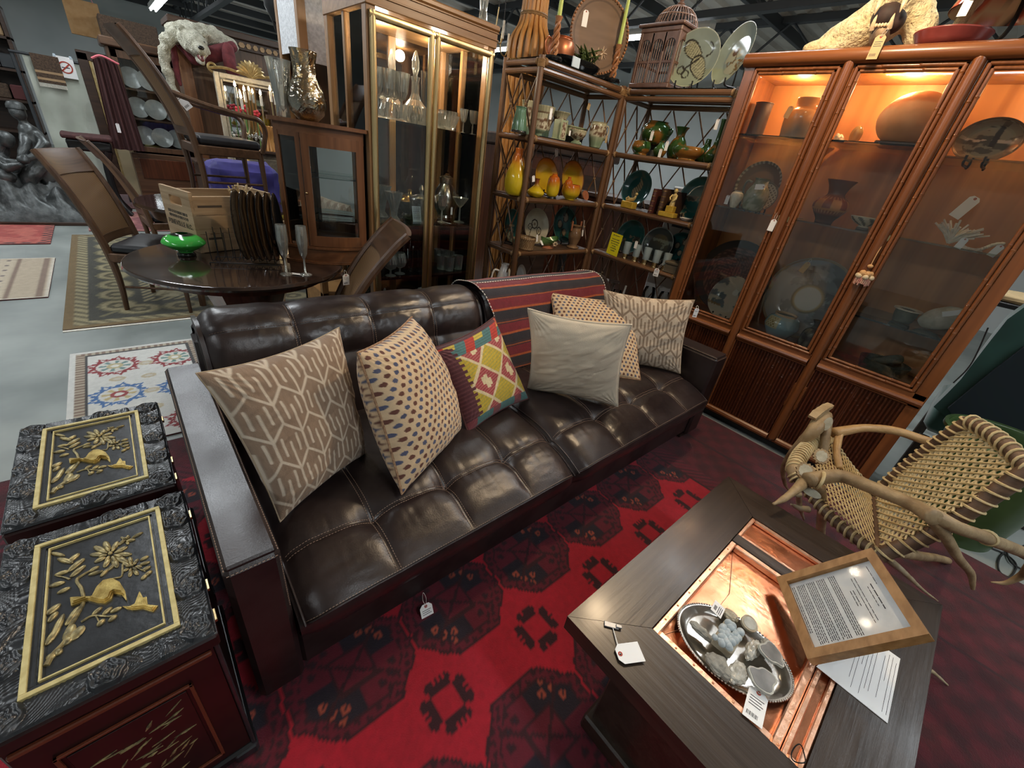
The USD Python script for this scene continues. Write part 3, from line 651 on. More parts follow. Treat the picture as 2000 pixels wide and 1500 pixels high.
def throw_col(s, t):
    "s: metres along the drape, t: metres across; stripes run across"
    C = np.tile((.018, .015, .022), (len(s), 1)).astype(float); k = (s / .118) % 1
    C[k < .42] = (.16, .010, .020); C[(k > .42) & (k < .50)] = (.014, .012, .018); C[(k > .93) | (k < .02)] = (.40, .085, .02); C[(k > .43) & (k < .475)] = (.36, .08, .02); C[(k > .53) & (k < .56) ] = (.05, .02, .025)
    return wov(C, s, t, .25, 130)
def throw(label):
    prof = spline(BPROF + [(1.70, .45)], 150); tn = np.gradient(prof, axis=0); prof = prof + np.c_[-tn[:, 1], tn[:, 0]] / np.linalg.norm(tn, axis=1, keepdims=True) * .036
    L = np.r_[0, np.cumsum(np.linalg.norm(np.diff(prof, axis=0), axis=1))]
    def pos(u, v):
        s = v * L[-1]; y, z = np.interp(s, L, prof[:, 0]), np.interp(s, L, prof[:, 1]); x = 1.165 + u * .93 + .02 * np.sin(v * 5) - .10 * (1 - np.clip(v / .45, 0, 1)) * (u < 2) * (1 - u)* -1
        n = (meshkit.fbm(np.c_[x * 7, s * 6, 0 * x], 3, 7) - .5) * .012
        return np.c_[x, y - n * .5, z + n + .003]
    g, u, v = grid(pos, 200, 190); g.faces = g.faces[:, ::-1] if g.face_normals[len(g.faces) // 2][2] < 0 else g.faces
    t = thing('throw', label, 'throw blanket'); put(t, 'cloth', g, 'weave', col=throw_col(v * L[-1] + .05, u * .9))
    vv = np.linspace(0, 1, 120); put(t, 'edge_stitching', J([stitch(pos(np.full(120, e), vv) + [-.002, -.002, .003], .016, .0028) for e in (.004, .996)]), 'thread_white')
    uu = np.linspace(0.02, .98, 80); put(t, 'edge_stitching', stitch(pos(uu, np.full(80, .50)) + [0, 0, .004], .016, .0025), 'thread_white')
throw('striped maroon, black and orange kilim throw over the sofa back')
M('lacquer', (.012, .014, .017), .30, (.022, .025, .030), (30, 30, 30), bump=.25, bscale=60, bdist=.003, coat_weight=.4, coat_roughness=.25)
M('lacquer_red', (.018, .005, .005), .35, (.03, .008, .007), 12); M('red_line', (.14, .035, .015), .4); M('gold_wash', (.46, .37, .17), .42, (.09, .08, .05), (90, 90, 90), metal=.6, lo=.35, hi=.72); M('gold_line', (.68, .58, .27), .5, (.52, .42, .17), 50, metal=.2)
M('copper', (.72, .33, .19), .22, (.54, .21, .11), (7, 7, 7), metal=1, bump=.35, bscale=(30, 30, 30), bdist=.003, rvar=.08, lo=.3, hi=.7)
M('copper_light', (.92, .60, .44), .34, (.80, .44, .28), (40, 40, 40), metal=1, bump=.5, bscale=70, bdist=.003)
wood('espresso_y', (.020, .012, .008), (.040, .026, .018), 'y', rough=.34, bump=.5, coat=.15)
M('stone_grey', (.22, .21, .18), .7, (.36, .35, .30), (40, 40, 40), bump=.4, bscale=120, bdist=.003); M('stone_blue', (.36, .42, .45), .55, (.50, .55, .56), (60, 60, 60), bump=.2, bscale=200, bdist=.002); M('stone_tan', (.30, .25, .17), .7, (.46, .42, .32), (35, 35, 35), bump=.4, bscale=120, bdist=.003); M('agate', (.14, .14, .14), .35, (.26, .26, .25), (22, 22, 22)); M('agate_rind', (.50, .50, .45), .7, (.38, .38, .34), 60)
M('crystal', (.34, .33, .28), .25, (.50, .49, .43), (60, 60, 60), specular_ior_level=.8)
M('frame_oak', (.26, .125, .035), .4, (.38, .20, .07), (6, 60, 60), bump=.15, bscale=(20, 200, 200), bdist=.001)
M('paper_marbled', (.66, .70, .73), .7, (.80, .82, .83), (30, 30, 30))
M('steel_clip', (.30, .31, .33), .4, metal=.7)
# ================================================================ the two carved lacquer chests
def ellip(a, b, w, hgt, sub=2):
    "flattened lens lying from a to b"
    a, b = np.asarray(a, float), np.asarray(b, float); d = b - a; L = np.linalg.norm(d); x = d / L; z = V(0, 0, 1); y = np.cross(z, x)
    return frame(ball((0, 0, 0), 1, sub), (a + b) / 2, x * L / 2, y * w / 2, z * hgt)
CZ = .515
def Lp(cx, cy): return onz(cx / 4.545, 940 + cy / 4.545, CZ - .004)
def carve(x, y, W, D):
    "relief of the lid's border: roses, leaves and stems"
    z = (meshkit.fbm(np.c_[x * 45, y * 45, 0 * x], 3, 3) - .5) * .002
    z += .0010 * np.sin(70 * (x + .6 * np.sin(y * 30)) ) * np.sin(60 * (y + .5 * np.sin(x * 40)))
    roses = [(.030, .03), (W - .028, .03), (.028, D - .03), (W - .03, D - .03), (W / 2, .024), (W / 2 + .02, D - .024), (.024, D * .30), (.026, D * .52), (.024, D * .75), (W - .024, D * .29), (W - .022, D * .52), (W - .024, D * .76)]
    for k, (cx, cy) in enumerate(roses):
        d = np.hypot(x - cx, (y - cy)); a = np.arctan2(y - cy, x - cx); R = .026
        s = (1 - (d / R) ** 2); pet = .5 + .5 * np.sin(d * 650 + 1.4 * np.sin(a * 5 + k)); m = s > 0
        z = np.where(m, .003 + .0045 * np.sqrt(np.maximum(s, 0)) + .0042 * (pet - .5), z)
    for k in range(26):
        r = np.random.default_rng(100 + k); s = r.uniform(0, 2 * (W + D)); w = r.uniform(.012, .036)
        if s < W: c = (s, w)
        elif s < W + D: c = (W - w, s - W)
        elif s < 2 * W + D: c = (s - W - D, D - w)
        else: c = (w, s - 2 * W - D)
        a = r.uniform(0, PI); dx, dy = x - c[0], y - c[1]; p, q = dx * math.cos(a) + dy * math.sin(a), -dx * math.sin(a) + dy * math.cos(a); e = 1 - (p / .026) ** 2 - (q / .0095) ** 2; m = (e > 0)
        z = np.where(m, np.maximum(z, .0045 * np.sqrt(np.maximum(e, 0)) + .0012 * np.sin(q * 2200 + np.abs(p) * 400) - .001 * np.exp(-(q / .0012) ** 2)), z)
    return z
def chest():
    W, D = .296, .435; ox, oy = -.343, .617
    t = thing('chest', 'carved black lacquer chest with gold bird panel, nearest the camera', 'chest', (ox, oy, 0))
    q = lambda p: np.asarray(p) - V(ox, oy, 0)
    put(t, 'body', bx(.012, W - .010, .012, D - .012, .045, .475, .004), 'lacquer_red')
    put(t, 'plinth', bx(.004, W - .002, .004, D - .004, .02, .05, .006), 'black')
    for x in (.0, W - .05):
        for y in (0., D - .05): put(t, 'foot', bx(x, x + .05, y, y + .05, .0095, .045, .006), 'lacquer')
    put(t, 'lid_edge', bx(0, W, 0, D, .472, CZ - .012, .004), 'lacquer_red')
    # carved border with the centre left out
    fx0, fx1, fy0, fy1 = .047, .248, .048, .397
    def pos(u, v):
        x, y = u * W, v * D; e = np.minimum(np.minimum(x, W - x), np.minimum(y, D - y)); z = CZ - .003 + carve(x, y, W, D) * np.clip(e / .004, 0, 1) - .004 * (e < .003)
        return np.c_[x, y, z]
    g, u, v = grid(pos, 190, 270); c = g.vertices[g.faces].mean(1); inn = (c[:, 0] > fx0) & (c[:, 0] < fx1) & (c[:, 1] > fy0) & (c[:, 1] < fy1); g.update_faces(~inn); g.remove_unreferenced_vertices()
    put(t, 'carved_border', g, 'lacquer', smooth=True)
    put(t, 'panel_ground', bx(fx0 - .002, fx1 + .002, fy0 - .002, fy1 + .002, CZ - .014, CZ - .005, .001), 'lacquer')
    def ring(x0, x1, y0, y1, w, z0, z1): return J(bx(x0, x1, y0, y0 + w, z0, z1, .0006), bx(x0, x1, y1 - w, y1, z0, z1, .0006), bx(x0, x0 + w, y0 + w, y1 - w, z0, z1, .0006), bx(x1 - w, x1, y0 + w, y1 - w, z0, z1, .0006))
    put(t, 'gold_frame', ring(fx0, fx1, fy0, fy1, .0085, CZ - .008, CZ + .003), 'gold_line'); put(t, 'frame_step', ring(fx0 + .0085, fx1 - .0085, fy0 + .0085, fy1 - .0085, .008, CZ - .008, CZ - .001), 'lacquer')
    put(t, 'gold_frame', ring(fx0 + .020, fx1 - .020, fy0 + .020, fy1 - .020, .003, CZ - .008, CZ + .0005), 'gold_line')
    P = lambda *c: q(Lp(*c))
    def br(pts, r0, r1): s = spline([P(*p) for p in pts], 5 * len(pts)); return tube(s, np.linspace(r0, r1, len(s)), 8)
    put(t, 'tree_branch', J(br([(410, 1640), (470, 1540), (580, 1420), (600, 1330), (690, 1180), (740, 1070), (725, 960), (680, 880), (740, 830), (850, 770)], .0045, .0022), br([(720, 1250), (820, 1195), (960, 1200), (1030, 1190)], .0022, .0013), br([(850, 1190), (880, 1250)], .0015, .001), br([(620, 870), (560, 850), (500, 840)], .002, .001), br([(1090, 740), (1080, 840), (1020, 860), (940, 875)], .002, .0013), br([(1200, 760), (1290, 800)], .0015, .001)), 'gold_wash')
    lf = []
    for a, b, w in [((470, 640), (560, 660), .006), ((530, 690), (630, 720), .008), ((610, 720), (690, 650), .009), ((620, 790), (730, 700), .01), ((640, 840), (740, 760), .009), ((500, 830), (600, 800), .007), ((450, 930), (560, 900), .008), ((520, 990), (610, 950), .007), ((420, 1440), (500, 1320), .009), ((470, 1390), (550, 1210), .009), ((590, 1400), (640, 1290), .012), ((640, 1400), (725, 1300), .014), ((560, 1450), (630, 1390), .011), ((490, 1530), (550, 1500), .010), ((430, 1580), (480, 1530), .010), ((420, 1180), (520, 1100), .010), ((440, 1240), (500, 1170), .008), ((600, 1260), (690, 1130), .009),
                    ((830, 1180), (895, 1125), .0065), ((920, 1180), (985, 1125), .0065), ((990, 1160), (1070, 1125), .0065), ((870, 1280), (920, 1230), .0075), ((970, 1240), (1030, 1195), .0065), ((800, 830), (900, 800), .006), ((870, 760), (800, 800), .006), ((900, 840), (960, 780), .006), ((960, 790), (1020, 740), .006), ((1060, 560), (1140, 500), .006), ((1130, 530), (1190, 520), .006), ((1180, 500), (1255, 460), .005), ((1250, 700), (1310, 670), .006), ((1250, 740), (1320, 720), .006), ((1270, 790), (1330, 760), .006), ((1290, 840), (1340, 800), .0065), ((1260, 870), (1300, 830), .0065)]:
        a, b = np.array(a), np.array(b); d_ = (b - a) * .22; lf.append(ellip(P(*(a - d_)), P(*(b + d_)), w * 1.35, .0042, 1))
    put(t, 'leaf_relief', J(lf), 'gold_wash')
    def flower(c, rx, ry, n, z):
        out = []
        for ringk, (s, k) in enumerate(((1, n), (.62, n - 2))):
            for i in range(k):
                a = 2 * PI * (i + .5 * ringk) / k; out.append(ellip(P(c[0] + .25 * s * rx * math.cos(a), c[1] + .25 * s * ry * math.sin(a)) + [0, 0, ringk * .002], P(c[0] + s * rx * math.cos(a), c[1] + s * ry * math.sin(a)) + [0, 0, ringk * .002], .010 * s * z, .003 * z, 1))
        out.append(ellip(P(c[0] - 22, c[1] + 6) + [0, 0, .004], P(c[0] + 22, c[1] - 6) + [0, 0, .004], .008 * z, .004, 1)); return J(out)
    put(t, 'flower_relief', flower((985, 650), 190, 125, 10, 1.15), 'gold_wash'); put(t, 'flower_relief', flower((1170, 760), 90, 95, 7, .8), 'gold_wash'); put(t, 'flower_relief', flower((1120, 520), 60, 45, 5, .6), 'gold_wash')
    def bird(pts, hh):
        pp = np.array([P(*p)[:2] for p in pts]); pl = Polygon(pp).buffer(.0006)
        return J(ext(pl, hh * .6, CZ - .006), ext(pl.buffer(-.0022), hh, CZ - .006), ext(pl.buffer(-.0045), hh * 1.3, CZ - .006))
    put(t, 'bird_relief', bird([(820, 1030), (860, 950), (920, 890), (1000, 870), (1060, 900), (1110, 980), (1125, 1060), (1090, 1015), (1010, 1000), (990, 1050), (930, 1090), (870, 1085), (780, 1060), (640, 1110), (630, 1040), (700, 1035)], .0085), 'gold')
    put(t, 'bird_relief', bird([(1095, 1115), (1150, 1115), (1200, 1090), (1240, 985), (1270, 1040), (1300, 1030), (1310, 1100), (1400, 1110), (1360, 1160), (1270, 1135), (1180, 1145), (1130, 1135)], .006), 'gold')
    # front panel: red mouldings and gold figures
    y = .012
    put(t, 'front_moulding', bx(.02, W - .018, y - .008, y, .447, .458, .002), 'red_line')
    put(t, 'front_moulding', J(bx(.05, W - .06, y - .006, y, .385, .391, .001), bx(W - .066, W - .06, y - .006, y, .08, .391, .001), bx(.05, .056, y - .006, y, .08, .391, .001), bx(.05, W - .06, y - .006, y, .08, .086, .001)), 'red_line')
    put(t, 'front_panel', bx(.062, W - .072, y - .003, y, .10, .376, .001), 'lacquer_red')
    r = np.random.default_rng(5); fg = []
    for k in range(34):
        c = V(r.uniform(.08, W - .09), y - .003, r.uniform(.13, .35)); a = r.uniform(-.3, 1.1); d = V(math.cos(a), 0, math.sin(a)) * r.uniform(.008, .022); fg.append(tube([c - d, c, c + d], [.0008, r.uniform(.002, .004), .0008], 6))
    put(t, 'front_relief', J(fg), 'gold_wash')
    for yy in (.05, .13, .36): put(t, 'hinge', bx(W - .004, W + .004, yy, yy + .028, .474, .482, .001), 'brass')
    put(t, 'corner_strip', bx(W - .012, W - .004, .006, .014, .02, .47, .002), 'lacquer')
    return t
ch = chest()
copy(ch, (-.353, 1.092, 0), label='matching carved black lacquer chest behind the nearest one, by the white floral rug')

# ================================================================ coffee table with the copper inset
TX0, TX1, TY0, TY1, TZ = .575, 1.48, -.35, .27, .42
tb = thing('coffee_table', 'dark espresso coffee table with recessed copper panels in its top', 'coffee table')
AX0, AX1, BX0, BX1, IY0, IY1 = .722, 1.178, 1.220, 1.342, -.205, .127
def board(pts, nm='top_board'): put(tb, nm, ext(Polygon(pts), .046, TZ - .046), 'espresso' if abs(pts[0][1] - pts[1][1]) < .01 and abs(pts[1][0] - pts[0][0]) > .4 else 'espresso_y')
e = .0008
board([(TX0, TY1), (TX1, TY1), (BX1, IY1 + e), (AX0, IY1 + e)]); board([(TX0, TY0), (TX1, TY0), (BX1, IY0 - e), (AX0, IY0 - e)])
board([(TX0, TY0 + .001), (AX0 - e, IY0), (AX0 - e, IY1), (TX0, TY1 - .001)]); board([(TX1, TY0 + .001), (BX1 + e, IY0), (BX1 + e, IY1), (TX1, TY1 - .001)])
put(tb, 'divider_bar', bx(AX1, BX0, IY0, IY1, TZ - .046, TZ - .001, .002), 'espresso_y')
put(tb, 'apron', bx(TX0 + .03, TX1 - .03, TY0 + .03, TY1 - .03, .34, TZ - .046, .003), 'espresso'); put(tb, 'pedestal', bx(.64, 1.40, -.29, .145, .05, .34, .004), 'espresso')
put(tb, 'pedestal_moulding', J(bx(.633, 1.407, -.297, .152, .286, .30, .003), bx(.625, 1.415, -.305, .16, .009, .07, .006)), 'espresso')
def basin(x0, x1, y0, y1, dz, lip):
    put(tb, 'copper_tray', bx(x0, x1, y0, y1, TZ - .046, TZ - dz, .001), 'copper')
    for a in ((x0, x1, y0, y0 + lip), (x0, x1, y1 - lip, y1), (x0, x0 + lip, y0 + lip, y1 - lip), (x1 - lip, x1, y0 + lip, y1 - lip)): put(tb, 'copper_lip', bx(*a, TZ - dz, TZ - .003, .0025), 'copper_light')
basin(AX0, AX1, IY0 + .042, IY1, .024, .017); basin(AX0, AX1, IY0, IY0 + .040, .012, .012); basin(BX0, BX1, IY0, IY1, .016, .012)
for k, (x, y) in enumerate([(AX0 + .008, IY1 - .06 - .045 * i) for i in range(6)] + [(AX0 + .05 + .06 * i, IY1 - .008) for i in range(7)]): put(tb, 'copper_tack', ball((x, y, TZ - .003), .0028, 1, (1, 1, .5)), 'copper')
for a, b in (((AX0 + .02, IY1 - .02), (AX0 + .16, IY1 - .075)), ((AX1 - .02, IY1 - .02), (AX1 - .17, IY1 - .075)), ((AX0 + .16, IY1 - .075), (AX1 - .17, IY1 - .075)), ((AX0 + .16, IY1 - .075), (AX0 + .13, -.15))): put(tb, 'copper_fold', tube([(*a, TZ - .0238), (*b, TZ - .0238)], .0012, 5), 'copper_light')

dz = TZ - .024
dish = thing('oval_dish', 'oval silver dish with a beaded rim holding mineral specimens', 'dish', (.846, -.018, dz), rz=math.radians(14))
def oval(p, a, b): return lathe(p, 64, a, b)
put(dish, 'bowl', oval([(0, .002), (.80, .002), (.88, .006), (.97, .016), (1.0, .017), (1.0, .0195), (.96, .0195), (.86, .0095), (.78, .0055), (0, .0055)], .094, .128), 'silver')
put(dish, 'beaded_rim', J([ball((.094 * math.cos(a), .128 * math.sin(a), .0195), .0026, 1) for a in np.linspace(0, 2 * PI, 110, endpoint=False)]), 'silver')
def tp(px, py, z=TZ + .01): return onz(px, py, z)
def blob(r0, k, seed, n=26, amp=.3): r = np.random.default_rng(seed); a = np.linspace(0, 2 * PI, n, endpoint=False); rr = 1 + amp * sum(r.uniform(-1, 1) / (j + 1) * np.cos((j + 1) * a + r.uniform(0, 6)) for j in range(k)); return np.c_[np.cos(a), np.sin(a)] * r0 * rr[:, None]
c = tp(1418, 1245); s = thing('blue_mineral', 'pale blue bubbly mineral specimen on a tan base in the silver dish', 'mineral', c)
put(s, 'matrix', lumpy(bx(-.038, .034, -.026, .020, -.012, .014, .004).subdivide().subdivide(), .004, 60, 2), 'stone_tan')
r = np.random.default_rng(3); put(s, 'bubbles', J([ball((r.uniform(-.034, .030), r.uniform(-.022, .018), .014 + r.uniform(-.003, .003)), r.uniform(.0055, .010), 2) for _ in range(46)]), 'stone_blue')
for k, (px, py, rr, sd, lab) in enumerate([(1510, 1283, .027, 5, 'grey agate slice with a pale rind at the right end of the silver dish'), (1487, 1325, .028, 8, 'broad grey agate slice leaning out of the front of the silver dish')]):
    c = tp(px, py, TZ + .012); s = thing('agate_slice', lab, 'mineral', c, rot=(8 - 6 * k, 10 - 8 * k, 20 * k)); P2 = Polygon(blob(rr, 5, sd, amp=.45)).buffer(0)
    put(s, 'rind', ext(P2, .006), 'agate_rind'); put(s, 'face', ext(P2.buffer(-.0035), .0012, .0055), 'agate')
c = tp(1463, 1218); s = thing('square_stone', 'small squarish cream stone slice at the back of the silver dish', 'mineral', c, rot=(8, -6, 20)); P2 = Polygon(blob(.020, 4, 21, amp=.22)); put(s, 'rind', ext(P2, .006), 'stone_tan'); put(s, 'face', ext(P2.buffer(-.005), .001, .0056), 'agate_rind')
for k, (px, py, rx, ry, rz_, sd, mt, lab) in enumerate([(1470, 1270, .034, .014, .011, 4, 'crystal', 'long clear crystal cluster across the middle of the silver dish'), (1405, 1300, .022, .032, .010, 6, 'stone_grey', 'rough grey-green stone at the lower left of the silver dish'), (1372, 1235, .012, .030, .009, 7, 'stone_grey', 'thin rough grey stone along the left rim of the silver dish'), (1440, 1315, .030, .018, .010, 9, 'crystal', 'glassy broken crystal near the front rim of the silver dish'), (1425, 1200, .016, .020, .009, 11, 'stone_tan', 'small tan stone beside the white label in the silver dish'), (1497, 1258, .014, .012, .010, 13, 'stone_grey', 'knobbly little grey stone at the right rim of the silver dish')]):
    g = ball((0, 0, 0), 1, 3); g.vertices = np.round(g.vertices * 2.6) / 2.6 * .4 + g.vertices * .6; g.apply_scale((rx, ry, rz_)); g = lumpy(g, .006, 55, sd); single('mineral', T(g, tp(px, py, TZ + .004)), mt, lab, 'mineral', smooth=False)
s = thing('specimen_label', 'white printed label standing among the stones in the silver dish', 'label', tp(1402, 1190, TZ + .018), rot=(12, 10, 6)); put(s, 'card', bx(-.022, .022, -.014, .014, 0, .001, 0), 'paper'); put(s, 'print', J([bx(-.017, .012, -.010 + .004 * i, -.0085 + .004 * i, .001, .0013, 0) for i in range(3)] + [bx(-.012 + .002 * i, -.011 + .002 * i, .003, .010, .001, .0013, 0) for i in range(9)]), 'ink')

# framed notice on the table
B1, B2, T1, T2 = V(1.143, -.030, TZ), V(.963, -.159, TZ), V(1.300, -.100, .605), V(1.105, -.234, .605)
fx, W_ = nrm(B2 - B1), np.linalg.norm(B2 - B1); fy = nrm((T1 - B1) - fx * ((T1 - B1) @ fx)); H_ = (T1 - B1) @ fy; fz = np.cross(fx, fy); fz = fz if fz[2] > 0 else -fz
FR = lambda m: frame(m, B1 + fz * .012, fx, fy, fz)
def flip(m):
    if m.volume < 0: m.invert()
    return m
w = .021
nt = thing('framed_notice', 'printed notice in an oak frame propped up on the coffee table', 'picture frame')
def bar(p): put(nt, 'frame_bar', flip(FR(ext(Polygon(p), .026, -.008))), 'frame_oak')
bar([(0, 0), (W_, 0), (W_ - w, w), (w, w)]); bar([(0, H_), (W_, H_), (W_ - w, H_ - w), (w, H_ - w)]); bar([(0, 0), (w, w), (w, H_ - w), (0, H_)]); bar([(W_, 0), (W_ - w, w), (W_ - w, H_ - w), (W_, H_)])
put(nt, 'sheet', flip(FR(bx(w * .8, W_ - w * .8, w * .8, H_ - w * .8, 0, .004, 0))), 'paper_marbled'); put(nt, 'glass', flip(FR(bx(w * .8, W_ - w * .8, w * .8, H_ - w * .8, .009, .0105, 0))), 'acrylic'); put(nt, 'backing_board', flip(FR(bx(.004, W_ - .004, .004, H_ - .004, -.010, -.004, 0))), 'espresso')
put(nt, 'easel_strut', tube([(FR(trimesh.Trimesh([[W_ / 2, H_ * .85, -.01], [0, 0, 0], [0, 0, 0]], [[0, 1, 2]], process=False)).vertices[0]), V(1.33, -.235, TZ + .004)], .006, 6), 'espresso')
def typing(x0, x1, ys, th, r, z, word=(.006, .018), gap=.0022):
    out = []
    for y in ys:
        x = x0
        while x < x1 - .004:
            l = min(r.uniform(*word), x1 - x); out.append(bx(x, x + l, y, y + th, z, z + .0002, 0)); x += l + gap
    return out
r = np.random.default_rng(9); ln = []
iw0, iw1, ih1 = w + .012, W_ - w - .012, H_ - w - .010
ln += typing(iw0, iw0 + .05, [ih1 - .004], .0014, r, .0041) + typing(iw0 + .045, iw1 - .045, [ih1 - .016], .0022, r, .0041) + typing(iw0 + .05, iw1 - .05, [ih1 - .024], .0014, r, .0041)
ln += typing(iw0 + .02, iw1 - .02, [ih1 - .040, ih1 - .047], .0014, r, .0041) + typing(iw0 + .05, iw1 - .06, [ih1 - .056, ih1 - .062], .0016, r, .0041)
for b in range(5): ln += typing(iw0, iw1 - (.03 if b == 4 else 0), [ih1 - .080 - b * .0245 - .0042 * i for i in range(5 if b else 4)], .0017, r, .0041, (.004, .012), .0016)
put(nt, 'print', flip(FR(J(ln))), 'ink')

def paper_sheet(name, label, corners, lines_dir, seed, n=9):
    c = np.array(corners); t = thing(name, label, 'paper'); m = trimesh.Trimesh(np.vstack([c, c + [0, 0, .0012]]), [[0, 2, 1], [0, 3, 2], [4, 5, 6], [4, 6, 7], [0, 1, 5], [0, 5, 4], [1, 2, 6], [1, 6, 5], [2, 3, 7], [2, 7, 6], [3, 0, 4], [3, 4, 7]], process=False); flip(m)
    put(t, 'sheet', m, 'paper', smooth=False)
    x, y = c[1] - c[0], c[3] - c[0]; r = np.random.default_rng(seed); L = []
    for k in range(n):
        v = .06 + .88 * k / max(n - 1, 1); u0 = r.choice([.06, .06, .12]); u1 = r.choice([.92, .80, .5])
        if k == 4: continue
        L.append(frame(bx(u0, u1, v, v + .007, .0013 / .02, .0016 / .02, 0), c[0], x, y, V(0, 0, .02)))
    put(t, 'print', J(L), 'ink'); return t
z = TZ + .0006
paper_sheet('printed_sheet', 'white printed sheet lying on the table under the framed notice', [onz(1758, 1287, z), onz(1733, 1413, z), onz(1594, 1302, z), onz(1680, 1232, z)], None, 3, 11)
paper_sheet('printed_sheet', 'second white sheet whose corner sticks out behind the framed notice', [V(1.255, -.285, z), V(1.215, -.240, z), V(1.27, -.17, z), V(1.31, -.215, z)], None, 4, 3)
c = tp(1229, 1275, TZ + .006); hang_tag('price_tag', 'white price tag tied to a small clip on the near corner of the coffee table', c, tp(1218, 1292, TZ) - tp(1205, 1258, TZ), tp(1212, 1277, TZ) - tp(1252, 1268, TZ), .042, .060, tp(1196, 1222, TZ + .003), 4)
t = thing('tag_clip', 'small grey clip holding the price tag string on the coffee table', 'clip', tp(1194, 1222, TZ + .0015), rz=-.9); put(t, 'plate', bx(-.017, .017, -.0065, .0065, 0, .003, .001), 'steel_clip'); put(t, 'jaw', bx(.010, .024, -.004, .004, .002, .006, .001), 'steel_clip')
c = tp(1476, 1378, TZ + .004); hang_tag('price_tag', 'white price tag hanging off the front rim of the silver dish', c, tp(1497, 1372, TZ) - tp(1470, 1352, TZ), tp(1488, 1352, TZ) - tp(1467, 1400, TZ), .038, .075, tp(1483, 1345, TZ + .012), 4)
c = tp(1557, 1478, TZ); single('wire_ring', tube([c + V(.018 * math.cos(a), .011 * math.sin(a), .009 + .006 * math.sin(a * 2)) for a in np.linspace(0, 11.5, 60)], .0011, 5), 'iron', 'loose loop of thin dark wire at the front edge of the copper inset', 'wire')
M('terracotta', (.34, .11, .05), .6, (.42, .16, .08), 20); M('tan_clay', (.36, .20, .10), .6, (.44, .27, .15), 12); M('dark_clay', (.035, .022, .02), .4, (.06, .04, .035), 14); M('stoneware', (.10, .11, .085), .55, (.17, .17, .13), 30, bump=.3, bscale=90, bdist=.003)
M('tan_card', (.52, .38, .20), .8)
look('amber_glass', {'p': ('principled_bsdf', {'base_color': (.45, .30, .12), 'roughness': .12, 'transmission_weight': .5})}, [])
M('shell_white', (.62, .56, .46), .5, (.78, .72, .62), 50)
M('stone_pale', (.42, .38, .30), .5, (.60, .55, .46), 30)
M('stone_dark', (.055, .065, .052), .6, (.10, .115, .09), 40, bump=.3, bscale=90, bdist=.003)
M('tassel_gold', (.52, .27, .10), .8, (.62, .38, .18), 200); M('tassel_pink', (.60, .38, .26), .8, (.45, .16, .14), 60); M('tassel_cream', (.60, .46, .24), .8, (.66, .55, .40), 120)
# ================================================================ bamboo-style display cabinet on the right
KX, KY0, KY1, KZ = 2.665, -.103, 1.290, 1.985
KB = 3.06                                           # back of the cabinet
cb = thing('display_cabinet', 'tall reddish bamboo-style display cabinet with three glass doors and reeded base', 'cabinet')
put(cb, 'side_panel', bx(KX + .012, KB, KY1 - .022, KY1, .03, KZ - .03), 'teak'); put(cb, 'side_panel', bx(KX + .012, KB, KY0, KY0 + .022, .03, KZ - .03), 'teak')
put(cb, 'back_panel', bx(KB - .012, KB, KY0 + .02, KY1 - .02, .03, KZ - .03, 0), 'plywood')
put(cb, 'top_board', bx(KX - .012, KB, KY0 - .01, KY1 + .01, KZ - .022, KZ, .006), 'teak_y'); put(cb, 'inner_ceiling', bx(KX + .012, KB - .012, KY0 + .022, KY1 - .022, 1.915, 1.935, 0), 'plywood')
put(cb, 'deck_board', bx(KX + .012, KB - .012, KY0 + .022, KY1 - .022, .575, .60, 0), 'teak_y'); put(cb, 'plinth', bx(KX + .035, KB, KY0 + .01, KY1 - .01, 0, .05, 0), 'black')
put(cb, 'cornice', tube([(KX - .004, KY0 - .012, KZ - .032), (KX - .004, KY1 + .012, KZ - .032)], .030, 14, flat=1.0), 'teak_y')
STY = (KY1 - .022, .815, .373, KY0 + .022)
for k, y in enumerate(STY):
    if k in (1, 2):
        put(cb, 'bamboo_stile', tube([(KX - .004, y, .055), (KX - .006, y, .075), (KX - .006, y, 1.925), (KX - .004, y, 1.945), (KX, y, 1.955)], [.004, .021, .021, .016, .004], 14), 'teak')
    put(cb, 'stile_board', bx(KX, KX + .02, y - .026, y + .026, .05, 1.95, .002), 'teak')
put(cb, 'top_rail', bx(KX, KX + .02, KY0, KY1, 1.925, KZ - .02, .002), 'teak_y'); put(cb, 'waist_rail', bx(KX, KX + .02, KY0, KY1, .555, .625, .002), 'teak_y')
for a, b in ((KY1, .84), (.79, .398), (.348, KY0)):
    put(cb, 'waist_moulding', tube([(KX - .004, a, .583), (KX - .004, b, .583)], .017, 10), 'teak_y'); put(cb, 'base_moulding', tube([(KX - .002, a, .072), (KX - .002, b, .072)], .020, 10), 'teak_y')
